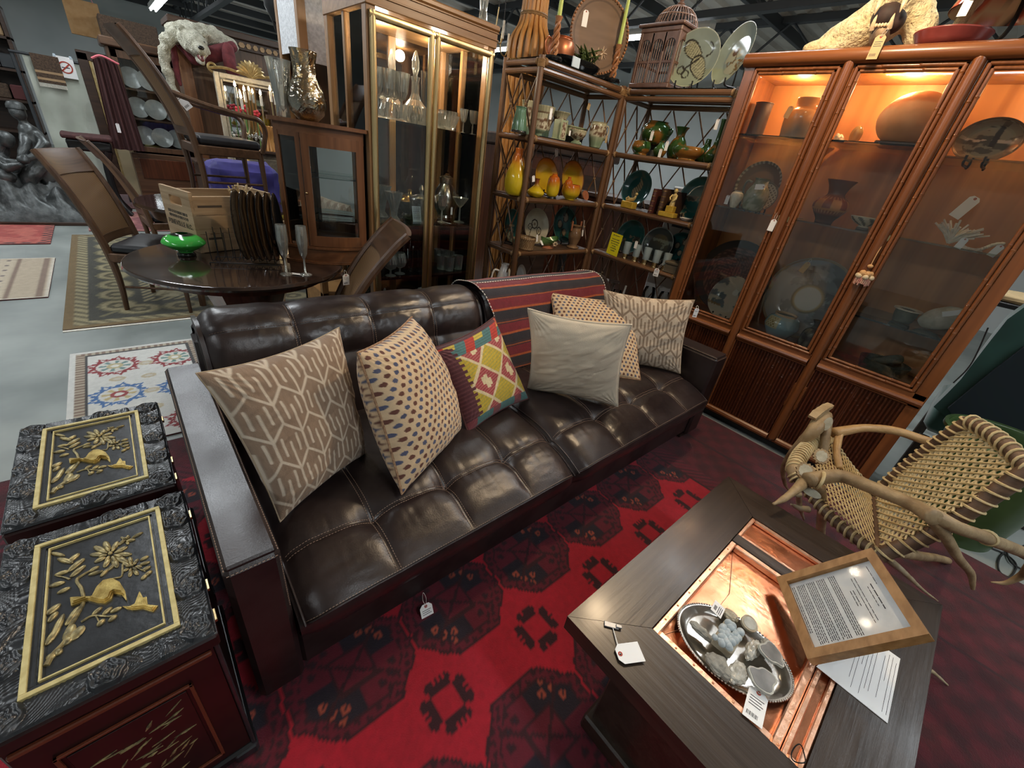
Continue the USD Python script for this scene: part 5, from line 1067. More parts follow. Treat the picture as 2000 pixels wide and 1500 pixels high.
# yellow and orange glazed pottery
def sunset(t0=.55, amt=.25, top=(.50, .12, .012), bot=(.62, .47, .02)):
    def fn(a, z, v): n = meshkit.fbm(v * 25, 2, 3); return lerp(bot, top, np.clip((z - t0 + (n - .5) * .3) / amt * .5 + .5, 0, 1))
    return fn
P = oy_(1006, 365, Z2, 2.18); pot('bottle_vase', 'tall yellow bottle vase with an orange neck at the left of its shelf', 'vase', P, [(0, 0), (.045, 0), (.066, .035), (.072, .085), (.060, .14), (.036, .195), (.024, .235), (.026, .265)], col=sunset(.62, .2))
def sunplate(u, v): d = np.hypot(u, v); C = lerp((.60, .40, .02), (.45, .12, .012), np.clip((v * .6 + d * .7 - .2), 0, 1)); C[d > .95] = (.2, .07, .01); return C
plate('orange_plate', 'orange and yellow glazed plate with a pointed top behind the small bottle', oy_(1066, 330, Z2 + .125, 2.31), .115, (0, -1, 0), sunplate, .2)
plate('orange_plate', 'orange glazed plate behind the small round orange bowl', oy_(1118, 333, Z2 + .125, 2.31), .125, (0, -1, 0), sunplate, .2)
P = oy_(1048, 363, Z2, 2.15); pot('squat_bottle', 'squat yellow bottle with a brown neck and a white tag', 'bottle', P, [(0, 0), (.030, 0), (.054, .018), (.056, .035), (.035, .055), (.016, .075), (.014, .105), (.019, .112)], col=sunset(.60, .15, (.22, .06, .02)))
hang_tag('price_tag', 'white tag on the squat yellow bottle', ony(1042, 349, 2.085), (1, 0, .2), (-.1, 0, 1), .024, .036, None, 0)
P = oy_(1080, 367, Z2 + .012, 2.15); pot('lobed_jar', 'upright yellow jar with an orange shoulder on a small black base', 'jar', P, [(0, 0), (.026, 0), (.040, .02), (.044, .07), (.036, .115), (.018, .13), (.016, .14)], col=sunset(.55, .2), parts=[('base', lathe([(0, -.012), (.034, -.012), (.030, 0), (0, .0)], 24), 'black')])
P = oy_(1114, 378, Z2, 2.15); pot('round_bowl', 'round glossy yellow-orange bowl at the front of the yellow shelf', 'bowl', P, [(0, 0), (.032, 0), (.036, .008), (.062, .035), (.066, .07), (.060, .098), (.058, .10)], col=sunset(.62, .3))
P = oy_(1113, 346, Z2, 2.15); P[2] = Z2 + .10; pot('tiny_vase', 'tiny orange vase standing in the mouth of the round orange bowl', 'vase', P, [(0, -.06), (.02, -.06), (.03, -.02), (.026, .015), (.012, .03), (.013, .045)], col=sunset(.3, .3))
hang_tag('price_tag', 'white folded tag behind the orange plates', ony(1087, 298, 2.30), (1, 0, .3), (-.3, 0, 1), .03, .05, None, 0)
t = thing('pottery_shard', 'small reddish dish edge leaning at the right of the yellow shelf', 'dish', oy_(1143, 378, Z2, 2.2)); put(t, 'dish', frame(lathe([(0, 0), (.03, 0), (.036, .01), (.03, .012), (0, .006)], 24), (0, 0, .03), V(1, 0, 0), V(0, .4, .9), V(0, -.9, .4)), 'terracotta')
# plates and baskets, third shelf
def teal(motif=None, seed=1):
    def fn(u, v):
        C = C1((.014, .075, .07), len(u)); n = meshkit.fbm(np.c_[u * 2.2, v * 2.2, 0 * u], 4, seed); d = np.hypot(u, v); C[d > .95] = (.10, .20, .18)
        if motif == 'leaf':
            k = (np.abs(u - .12 * np.sin(v * 5)) < .36 * np.clip(.75 - np.abs(v + .05), 0, 1)) ; C[k] = (.26, .22, .13); C[k & (np.sin((u + v) * 34) > .5)] = (.10, .08, .05)
        elif motif == 'stem':
            for cx, cy, r in ((-.28, .05, .22), (.22, .42, .26), (.1, -.4, .2)):
                e = np.hypot((u - cx) * 1.2, v - cy) / r; C[e < 1] = (.22, .17, .11); C[np.abs(e - 1) < .13] = (.02, .02, .018)
            C[np.abs(u - .3 * v + .05) < .035] = (.02, .02, .018)
        else: C[(n > .52) & (v < .1)] = (.20, .17, .11); C[(n > .60) & (v < .1)] = (.05, .05, .04)
        return C
    return fn
def octleaf(u, v):
    C = C1((.44, .40, .30), len(u)); n = meshkit.fbm(np.c_[u * 3, v * 3, 0 * u], 3, 2); C *= (.85 + .3 * n)[:, None]
    for cx, cy, r in ((-.05, .12, .24), (.30, -.28, .22), (-.42, -.02, .16)):
        e = np.hypot((u - cx) * (1.3 if cx > 0 else 1), (v - cy)) / r; C[np.abs(e - 1) < .16] = (.05, .04, .03); C[np.abs(e) < .35] = (.22, .16, .10)
    C[(np.abs(u + .30 - .5 * (v + .1)) < .03) & (v < .1)] = (.05, .04, .03); return C
plate('octagonal_plate', 'cream plate with brown outlined leaves standing on the third shelf', oy_(1048, 425, Z3 + .125, 2.31), .125, (0, -1, 0), octleaf, .16)
plate('teal_plate', 'dark teal plate with a brown stem motif behind the two-handled vase', oy_(1102, 428, Z3 + .135, 2.32), .135, (0, -1, 0), teal('stem'), .18)
plate('teal_plate', 'dark teal plate seen through the lattice at the left end of the third shelf', oy_(1002, 415, Z3 + .12, 2.33), .115, (.3, -1, 0), teal(None, 5), .18)
P = oy_(1028, 478, Z3, 2.15); pot('ribbed_planter', 'tan ribbed planter with carved swirls behind the shelf post', 'planter', P, [(0, 0), (.050, 0), (.054, .02), (.060, .06), (.064, .075), (.060, .085)], col=lambda a, z, v: np.where((np.sin(a * 26 + 2 * np.sin(z * 12)) > .2)[:, None], V(.36, .25, .14), V(.20, .12, .06)), n=90)
hang_tag('price_tag', 'white tag on the side of the tan ribbed planter', ony(1049, 465, 2.09), (1, 0, .15), (-.1, 0, 1), .016, .05, None, 0)
hang_tag('price_tag', 'white folded tag lying at the shelf front beside the planter', ony(1058, 474, 2.105), (1, 0, 0), (.3, .5, .5), .02, .04, None, 0)
P = oy_(1072, 474, Z3, 2.17); t = thing('leaf_basket', 'green boat-shaped pottery basket with pink blossom on its side', 'basket', P)
g, u, v = grid(lambda u, v: np.c_[(u - .5) * .16 * (1 + .0 * v), (np.abs(v - .5) * 2) ** 1.0 * np.sign(v - .5) * .05 * np.sqrt(np.clip(1 - (2 * u - 1) ** 2, 0, 1)), .014 + .045 * np.abs(2 * v - 1) ** 1.5 + .02 * np.abs(2 * u - 1) ** 2], 30, 21)
put(t, 'body', J(g, T(g, (0, 0, .003))), 'green_glaze', smooth=True); put(t, 'blossom', J([ball((.02 + .018 * math.cos(a), -.046, .035 + .012 * math.sin(a)), .008, 1) for a in np.arange(6)]), 'blossom'); put(t, 'foot', lathe([(0, 0), (.05, 0), (.046, .008), (.02, .018), (0, .018)], 28, 1.1, .7), 'terracotta')
P = oy_(1119, 477, Z3, 2.15); pot('two_handled_vase', 'brown vase with two upright square handles at the right of the third shelf', 'vase', P, [(0, 0), (.045, 0), (.044, .012), (.030, .022), (.046, .07), (.048, .11), (.036, .14), (.034, .15), (.046, .165)], col=mottled((.17, .10, .055), (.25, .15, .08), 22, 5), parts=[('handle', bx(-.056, -.044, -.005, .005, .125, .195, .002), 'terracotta'), ('handle', bx(.044, .056, -.005, .005, .125, .195, .002), 'terracotta')])
hang_tag('price_tag', 'white tag hanging on the brown two-handled vase', ony(1138, 455, 2.12), (1, 0, .2), (-.2, 0, 1), .016, .05, ony(1142, 430, 2.12), 0)
# bottom shelf: white pitcher, tureen, tumblers
P = oy_(984, 545, Z4, 2.2); t = thing('white_pitcher', 'tall glossy white pitcher seen through the lattice on the bottom shelf', 'pitcher', P); put(t, 'body', vessel([(0, 0), (.04, 0), (.052, .04), (.056, .12), (.044, .20), (.030, .24), (.034, .26)], n=36), 'white_glaze', smooth=True); put(t, 'handle', loop_handle(.045, .07, .21, .05, .007, 2.8), 'white_glaze')
P = oy_(1036, 558, Z4, 2.15); t = thing('tureen', 'cream lidded tureen with a dark crest on its lid behind the throw', 'tureen', P); put(t, 'bowl', vessel([(0, 0), (.05, 0), (.066, .03), (.068, .06)], n=40), 'cream_glaze', smooth=True); put(t, 'lid', lathe([(.07, .06), (.068, .068), (.04, .085), (.012, .092), (.012, .10), (0, .104)], 40), 'cream_glaze'); put(t, 'crest', J(bx(-.03, .03, -.048, -.03, .0815, .084, .001), bx(-.012, .012, -.052, -.026, .082, .0845, .001)), 'iron')
plate('white_plate', 'white plate on edge with a red patterned cloth beside it on the bottom shelf', oy_(1019, 515, Z4 + .11, 2.30), .105, (.5, -1, 0), lambda u, v: np.where((np.hypot(u, v) > .8)[:, None], V(.55, .48, .40), V(.68, .66, .62)), .15)
tumb = None
for k, (px, py) in enumerate(((1040, 548), (1055, 552), (1070, 553), (1086, 556), (1048, 538), (1064, 540))):
    P = oy_(px, py, Z4, 2.17 if k < 4 else 2.25)
    if tumb is None:
        tumb = thing('tumbler', 'clear highball glass tumbler on the bottom rattan shelf', 'glass', P, group='tumblers on the bottom rattan shelf'); put(tumb, 'glass', lathe([(0, .001), (.028, .001), (.033, .125), (.031, .125), (.026, .012), (0, .012)], 28), 'clear_glass', smooth=True)
    else: copy(tumb, P)

# ---------------------------------------------------------------- right unit
oxr = lambda px, py, z=None, x=2.88: ox(px, py, z, x)
def greenbrown(seed=1, t=.5): 
    def fn(a, z, v): n = meshkit.fbm(v * 16 + seed, 3, seed); C = lerp((.012, .035, .008), (.035, .085, .02), np.clip(z * 1.4, 0, 1)); C[n > t + .07] = (.22, .095, .018); m = (n > t + .02) & (n <= t + .07); C[m] = (.10, .07, .015); return C
    return fn
GP = dict(n=48, m=34)
pot('round_jardiniere', 'large glossy dark green jardiniere with side loops, raised on a stand', 'jardiniere', oxr(1282, 258, Z1 + .075, 2.95), [(0, 0), (.05, 0), (.085, .03), (.10, .07), (.092, .11), (.066, .135), (.070, .142)], col=greenbrown(2, .55), **GP, parts=[('stand', lathe([(0, -.075), (.06, -.075), (.055, -.06), (.035, -.03), (.055, -.004), (0, 0)], 28), 'black'), ('loop', T(loop_handle(.0, .06, .10, .028, .006), (-.0, -.095, 0), -1.57), 'green_pot'), ('loop', T(loop_handle(.0, .06, .10, .028, .006), (.0, .095, 0), 1.57), 'green_pot')])
pot('flask_vase', 'brown and green vase with a flared neck behind the oval bowl', 'vase', oxr(1326, 278, Z1, 2.95), [(0, 0), (.04, 0), (.058, .03), (.062, .07), (.045, .115), (.028, .14), (.030, .17), (.044, .195)], col=greenbrown(5, .45), **GP)
pot('leaf_jar', 'small dark green pot with an orange leaf at the left of the green pottery shelf', 'pot', oxr(1252, 290, Z1, 2.82), [(0, 0), (.044, 0), (.046, .012), (.060, .03), (.064, .055), (.055, .08), (.052, .085)], col=greenbrown(9, .44), **GP)
pot('bud_vase', 'little round green bud vase between the leaf pot and the oval bowl', 'vase', oxr(1289, 293, Z1, 2.82), [(0, 0), (.022, 0), (.04, .025), (.04, .05), (.022, .07), (.014, .085), (.018, .095)], col=greenbrown(12, .55), **GP)
P = oxr(1342, 300, Z1, 2.82); t = thing('oval_bowl', 'long oval green bowl with an orange flower at the front of the green pottery shelf', 'bowl', P); g = vessel([(0, 0), (.055, 0), (.052, .012), (.075, .03), (.088, .055), (.080, .075), (.076, .078)], n=60); a_ = np.arctan2(g.vertices[:, 1], g.vertices[:, 0]); zc = (g.vertices[:, 2]) / .078; cc = greenbrown(15, .46)(a_, zc, g.vertices); g.apply_scale((.75, 1.2, 1)); put(t, 'body', g, 'glaze', col=cc)
pot('long_neck_bottle', 'long-necked green bottle with a white tag beside the display cabinet', 'bottle', oxr(1392, 306, Z1, 2.83), [(0, 0), (.036, 0), (.050, .025), (.052, .05), (.03, .085), (.016, .12), (.014, .20), (.018, .235)], col=greenbrown(18, .52), **GP)
pot('long_neck_bottle', 'shorter dark green bottle standing behind the long-necked one', 'bottle', oxr(1380, 290, Z1, 2.96), [(0, 0), (.04, 0), (.056, .03), (.05, .07), (.022, .10), (.016, .14)], col=greenbrown(21, .58), **GP)
for px, py, ax, lab in ((1302, 285, (0, -.4, 1), 'white tag propped in front of the bud vase'), (1289, 300, (0, .8, 1), 'small white tag leaning under the bud vase'), (1400, 243, (0, -.55, 1), 'white tag tied to the neck of the long-necked bottle'), (1273, 265, (0, 0, 1), 'narrow white tag on the small leaf pot')):
    hang_tag('price_tag', lab, onx(px, py, 2.755 if 'neck' not in lab else 2.80), (0, -1, 0), ax, .022, .055, None, 0)
# books with gilt bookends and teal plates
plate('teal_plate', 'dark teal plate with a tan leaf, left of the old books', oxr(1247, 362, Z2 + .130, 2.96), .125, (-1, 0, 0), teal('leaf'), .18)
plate('teal_plate', 'dark teal plate partly hidden by the shelf post beside the display cabinet', oxr(1368, 375, Z2 + .135, 2.95), .135, (-1, .1, 0), teal(None, 9), .18)
for k, (px, py, w, h, d, c) in enumerate(((1273, 398, .030, .155, .13, 'book_red'), (1290, 404, .034, .165, .14, 'book_brown'), (1310, 408, .030, .158, .13, 'book_plain'))):
    P = oxr(px, py, Z2, 2.80); t = thing('book', ['old leather book with gilt spine bands, left of three', 'old brown leather book with round gilt stamps, middle of three', 'old plain dark book, right of three beside the gilt bust'][k], 'book', P)
    put(t, 'cover', J(bx(0, d, -w / 2, -w / 2 + .003, 0, h, .001), bx(0, d, w / 2 - .003, w / 2, 0, h, .001), T(cyl((0, 0, 0), (0, 0, h), w / 2, n=20), (0.003, 0, 0), s=1)), c); put(t, 'pages', bx(.004, d - .004, -w / 2 + .003, w / 2 - .003, .003, h - .003, 0), 'paper')
    if k < 2: put(t, 'gilt_band', J([tube([(0.003 + (w / 2 + .0008) * math.cos(a), (w / 2 + .0008) * math.sin(a), z) for a in np.linspace(PI * .55, PI * 1.45, 9)], .0014, 5) for z in np.linspace(.015, h - .015, 5)]), 'gold')
t = thing('bookend', 'yellow gilt bookend with a reclining figure, left of the books', 'bookend', oxr(1230, 393, Z2, 2.80)); put(t, 'base', bx(-.03, .03, -.050, .050, 0, .045, .003), 'gilt'); put(t, 'figure', J(tube(spline([(0, .03, .052), (0, .0, .058), (0, -.03, .066), (0, -.042, .09)], 9), [.010, .013, .014, .013, .012, .011, .010, .008, .006], 8), ball((0, -.043, .10), .011, 2), tube([(0, 0, .055), (-.012, .012, .075), (-.01, .03, .06)], .006, 6)), 'gilt_light')
t = thing('bookend', 'yellow gilt bookend with a standing figure on a plinth, right of the books', 'bookend', oxr(1303, 415, Z2, 2.78)); put(t, 'base', J(bx(-.03, .03, -.065, .050, 0, .030, .003), bx(-.022, .022, -.045, .010, .03, .07, .003)), 'gilt'); put(t, 'figure', J(tube(spline([(0, -.018, .07), (0, -.02, .10), (0, -.022, .13), (0, -.02, .148)], 9), [.018, .017, .015, .014, .014, .016, .017, .012, .007], 10), ball((0, -.02, .163), .013, 2, (1, 1, 1.2)), tube([(0, -.036, .138), (-.012, -.04, .115), (-.016, -.026, .10)], .006, 6), tube([(0, -.004, .138), (-.010, .004, .12), (-.016, -.006, .105)], .006, 6)), 'gilt_light')
pot('small_dish', 'small white dish at the right end of the book shelf', 'dish', oxr(1340, 422, Z2, 2.79), [(0, 0), (.02, 0), (.034, .010), (.040, .016)], mat='white_glaze')
# yellow notice, plates, tumblers
S0 = onx(1196, 489, 2.752); yn = thing('yellow_sign', 'yellow printed card about plate stands standing on the right rattan shelf', 'sign', (2.752, S0[1], Z3 + .001), rot=(0, 4, -90))
put(yn, 'card', bx(-.052, .052, -.001, .001, 0, .158, 0), 'yellow'); tx = []
for k, s in enumerate(('PLATE STANDS', 'AND PLATFORMS', 'NOT FOR SALE', 'UNLESS', 'OTHERWISE', 'MARKED')):
    m = meshkit.text_mesh(s, .0068, .0006, bold=True); m.apply_translation((-m.bounds[:, 0].mean(), 0, 0)); tx.append(T(m, (0, -.0012, .112 - k * .0165), rx=PI / 2))
tx.append(bx(-.018, .026, -.0016, -.001, .141, .144, 0)); tx.append(T(trimesh.creation.icosphere(1, .004), (-.026, -.0005, .1425), s=1))
put(yn, 'lettering', J(tx), 'ink')
plate('teal_plate', 'dark teal plate with pale flowers behind the frosted glasses', oxr(1237, 448, Z3 + .130, 2.97), .125, (-1, 0, 0), teal(None, 14), .18)
def ghost(u, v): C = C1((.05, .06, .055), len(u)); n = meshkit.fbm(np.c_[u * 3, v * 3, 0 * u], 3, 8); C[(n > .55) & (np.abs(v) < .35)] = (.18, .22, .19); C[np.hypot(u, v) > .95] = (.32, .36, .33); return C
plate('grey_plate', 'smoky grey plate with a pale rim to the right of the teal plate', oxr(1292, 458, Z3 + .130, 2.93), .125, (-1, 0, 0), ghost, .18)
plate('grey_plate', 'dark plate half hidden behind the right post above the wooden box', oxr(1338, 455, Z3 + .150, 2.98), .10, (-1, 0, 0), teal('stem'), .18)
fg = None
for k in range(5):
    P = oxr(1222 + 19.5 * k, 495 + 5.2 * k, Z3, 2.80)
    if fg is None:
        fg = thing('frosted_glass', 'frosted glass tumbler with a brass base, first from the yellow sign', 'glass', P, group='row of frosted tumblers'); put(fg, 'glass', lathe([(0, .032), (.024, .032), (.028, .115), (.026, .115), (.022, .04), (0, .04)], 24), 'frosted', smooth=True); put(fg, 'base', lathe([(0, 0), (.022, 0), (.018, .012), (.021, .022), (.018, .032), (0, .032)], 24), 'brass')
    else: copy(fg, P, label='frosted glass tumbler with a brass base, %s from the yellow sign' % ('', 'second', 'third', 'fourth', 'fifth')[k])
hang_tag('price_tag', 'white tag hanging on the row of frosted tumblers', onx(1242, 478, 2.765), (0, -1, 0), (0, -.2, 1), .024, .052, None, 0)
t = thing('wooden_box', 'small weathered wooden box with a raised lid at the right of the shelf', 'box', oxr(1316, 521, Z3, 2.80)); put(t, 'body', bx(-.05, .06, -.052, .045, 0, .055, .003), 'grey_wood'); put(t, 'lid', bx(-.055, .065, -.057, .050, .057, .075, .004), 'grey_wood')
hang_tag('price_tag', 'large white price tag hanging from the edge of the right rattan shelf', onx(1282, 532, 2.728), (0, -1, 0), (0, -.25, 1), .040, .055, onx(1297, 512, 2.73), 3)
# bottom shelf of the right unit
wg = None
for k, (px, py) in enumerate(((1262, 590), (1291, 602))):
    P = oxr(px, py, Z4, 2.80)
    if wg is None:
        wg = thing('wine_glass', 'large clear wine glass on the bottom rattan shelf, left of two', 'wine glass', P); put(wg, 'bowl', lathe([(.004, .09), (.03, .105), (.046, .145), (.044, .19), (.036, .225), (.034, .225), (.042, .19), (.044, .147), (.028, .11), (0, .095)], 30), 'clear_glass', smooth=True); put(wg, 'stem', lathe([(0, 0), (.034, .001), (.03, .004), (.006, .012), (.004, .09), (0, .092)], 20), 'clear_glass', smooth=True)
    else: copy(wg, P, label='large clear wine glass on the bottom rattan shelf, right of two')
t = thing('silver_stand', 'grey metal pedestal stand with a tag on the bottom rattan shelf', 'stand', oxr(1190, 585, Z4, 2.88)); put(t, 'stem', lathe([(0, 0), (.04, 0), (.03, .01), (.014, .02), (.014, .13), (.03, .145), (.05, .15), (.05, .158), (0, .158)], 24), 'silver'); 
hang_tag('price_tag', 'pale tag hung on the grey metal pedestal stand', onx(1186, 550, 2.83), (0, -1, 0), (0, 0, 1), .024, .05, None, 0)
t = thing('candle', 'slim cream candle in a small glass holder on the bottom rattan shelf', 'candle', oxr(1212, 590, Z4, 2.86)); put(t, 'candle', cyl((0, 0, .02), (0, -.01, .16), .008), 'shell_white'); put(t, 'holder', lathe([(0, 0), (.03, 0), (.02, .02), (.012, .024), (0, .024)], 20), 'clear_glass')
t = thing('glass_jar', 'small clear glass jar behind the cream candle', 'jar', oxr(1200, 592, Z4, 2.97)); put(t, 'glass', lathe([(0, 0), (.035, 0), (.035, .07), (.033, .07), (.033, .005), (0, .005)], 24), 'clear_glass', smooth=True)
look('smoke_glass', {'t': ('transparent_bsdf', {'color': (.42, .34, .29)}), 'g': ('glossy_bsdf', {'color': (1, .95, .9), 'roughness': .02}), 'f': ('fresnel', {'IOR': 1.9}), 'x': ('mix_closure', {})}, [('f.fac', 'x.fac'), ('t.BSDF', 'x.closure1'), ('g.BSDF', 'x.closure2')], surface='x.closure')
look('crystal_glass', {'t': ('transparent_bsdf', {'color': (.93, .94, .93)}), 'g': ('glossy_bsdf', {'color': (1, 1, .97), 'roughness': .05}), 'd': ('diffuse_bsdf', {'color': (.9, .9, .85)}), 'y': ('mix_closure', {'fac': .25}), 'f': ('fresnel', {'IOR': 2.1}), 'm': ('math', {'math_type': 'add', 'value2': .16}), 'x': ('mix_closure', {})}, [('f.fac', 'm.value1'), ('m.value', 'x.fac'), ('g.BSDF', 'y.closure1'), ('d.BSDF', 'y.closure2'), ('t.BSDF', 'x.closure1'), ('y.closure', 'x.closure2')], surface='x.closure')
M('gold_plate', (.66, .50, .24), .2, (.5, .36, .14), 30, metal=1)
M('pale_blue', (.52, .62, .70), .7)
M('etched', (.55, .56, .58), .6, (.75, .76, .78), (60, 60, 60), bump=.4, bscale=90)
M('lamp_shade', (.72, .66, .52), .8, emission_color=(1., .85, .6), emission_strength=.25)
M('table_gloss', (.020, .012, .010), .10, (.045, .026, .018), (14, 3, 14), coat_weight=.5, coat_roughness=.06)
wood('crate_wood_y', (.30, .19, .10), (.50, .36, .22), 'y', rough=.8, bump=.4)
M('ink_faded', (.075, .055, .04), .9)
M('black_gloss', (.006, .007, .009), .12)
wood('oak_dark', (.11, .042, .016), (.20, .085, .035)); wood('oak_dark_x', (.11, .042, .016), (.20, .085, .035), 'x')
M('mirror', (.62, .64, .64), .03, metal=1)
look('amber_swirl', {'tc': ('texture_coordinate', {}), 'n': ('noise_texture', {'scale': 26.0, 'detail': 2.0, 'distortion': 1.5}), 'b': ('bump', {'strength': .6, 'distance': .01}), 't': ('transparent_bsdf', {'color': (.80, .68, .44)}), 'g': ('glossy_bsdf', {'color': (1, .93, .78), 'roughness': .08}), 'f': ('fresnel', {'IOR': 2.4}), 'm': ('math', {'math_type': 'add', 'value2': .12}), 'x': ('mix_closure', {})}, [('tc.object', 'n.vector'), ('n.fac', 'b.height'), ('b.normal', 'g.normal'), ('b.normal', 'f.normal'), ('f.fac', 'm.value1'), ('m.value', 'x.fac'), ('t.BSDF', 'x.closure1'), ('g.BSDF', 'x.closure2')], surface='x.closure')
M('seat_black', (.012, .012, .014), .38, (.02, .02, .023), 20)
# ================================================================ brass and oak curio cabinet full of glass
QX0, QX1, QY0, QY1, QZ = .978, 1.690, 2.20, 2.70, 1.925
qc = thing('curio_cabinet', 'tall oak curio cabinet with brass-framed glass doors full of crystal', 'cabinet')
PW = .045
for x in (QX0, QX1 - PW):
    for y in (QY0 + .004, QY1 - PW): put(qc, 'corner_post', bx(x, x + PW, y, y + PW, 0, QZ - .02, .003), 'oak')
put(qc, 'cornice', J(bx(QX0 - .012, QX1 + .012, QY0 - .012, QY1 + .012, QZ - .025, QZ, .006), bx(QX0 - .004, QX1 + .004, QY0 - .004, QY1, 1.83, QZ - .02, .003), bx(QX0 - .008, QX1 + .008, QY0 - .009, QY0, 1.862, 1.868, .001), bx(QX0 - .008, QX1 + .008, QY0 - .009, QY0, 1.892, 1.897, .001)), 'oak_x')
put(qc, 'base', bx(QX0 - .004, QX1 + .004, QY0 - .004, QY1, .0, .30, .004), 'oak_x'); put(qc, 'plinth', bx(QX0 - .012, QX1 + .012, QY0 - .012, QY1, 0, .07, .006), 'oak_x')
put(qc, 'side_mullion', bx(QX0 + .005, QX0 + .03, QY0 + .26, QY0 + .285, .3, 1.83, .002), 'oak'); put(qc, 'back_mullion', bx((QX0 + QX1) / 2 - .02, (QX0 + QX1) / 2 + .02, QY1 - .03, QY1 - .005, .3, 1.83, .002), 'oak'); put(qc, 'side_mullion', bx(QX1 - .03, QX1 - .005, QY0 + .26, QY0 + .285, .3, 1.83, .002), 'oak')
put(qc, 'side_glass', bx(QX0 + .014, QX0 + .018, QY0 + PW, QY1 - PW, .3, 1.83, 0), 'window'); put(qc, 'side_glass', bx(QX1 - .018, QX1 - .014, QY0 + PW, QY1 - PW, .3, 1.83, 0), 'window'); put(qc, 'back_glass', bx(QX0 + PW, QX1 - PW, QY1 - .018, QY1 - .014, .3, 1.83, 0), 'smoke_glass')
put(qc, 'light_panel', bx(QX0 + .05, QX1 - .05, QY0 + .05, QY1 - .05, 1.885, 1.895, 0), 'oak_x')
mid = 1.318
for x0, x1 in ((QX0 + .012, mid - .002), (mid + .002, QX1 - .012)):
    d = put(qc, 'brass_door', J(*[tube(p, .0155, 8, flat=.6, up=(0, 1, 0)) for p in ([(x0 + .015, QY0 - .004, .31), (x0 + .015, QY0 - .004, 1.815)], [(x1 - .015, QY0 - .004, .31), (x1 - .015, QY0 - .004, 1.815)], [(x0, QY0 - .004, 1.80), (x1, QY0 - .004, 1.80)], [(x0, QY0 - .004, .325), (x1, QY0 - .004, .325)])], bx(x0, x0 + .03, QY0 - .006, QY0 + .004, .31, 1.815, .002), bx(x1 - .03, x1, QY0 - .006, QY0 + .004, .31, 1.815, .002), bx(x0, x1, QY0 - .006, QY0 + .004, 1.785, 1.815, .002)), 'brass', 'glass door in a moulded brass frame')
    put(d, 'pane', bx(x0 + .028, x1 - .028, QY0 - .002, QY0 + .001, .33, 1.79, 0), 'window')
q1, q2, q3 = 1.425, .937, .632
for z in (q1, q2, q3): put(qc, 'glass_shelf', bx(QX0 + .02, QX1 - .02, QY0 + .02, QY1 - .02, z - .009, z, 0), 'shelf_glass')
def cut(m, amp=.05, k=14, z0=None, z1=None):
    "flutes a turned glass as cut crystal"
    v = m.vertices; a = np.arctan2(v[:, 1], v[:, 0]); w = np.ones(len(v)) if z0 is None else np.clip((v[:, 2] - z0) / .01, 0, 1) * np.clip((z1 - v[:, 2]) / .01, 0, 1)
    s = 1 - amp * w * np.abs(np.sin(a * k / 2 + v[:, 2] * 30)); m.vertices = v * np.c_[s, s, 1 + 0 * s]; return m
GK = {}
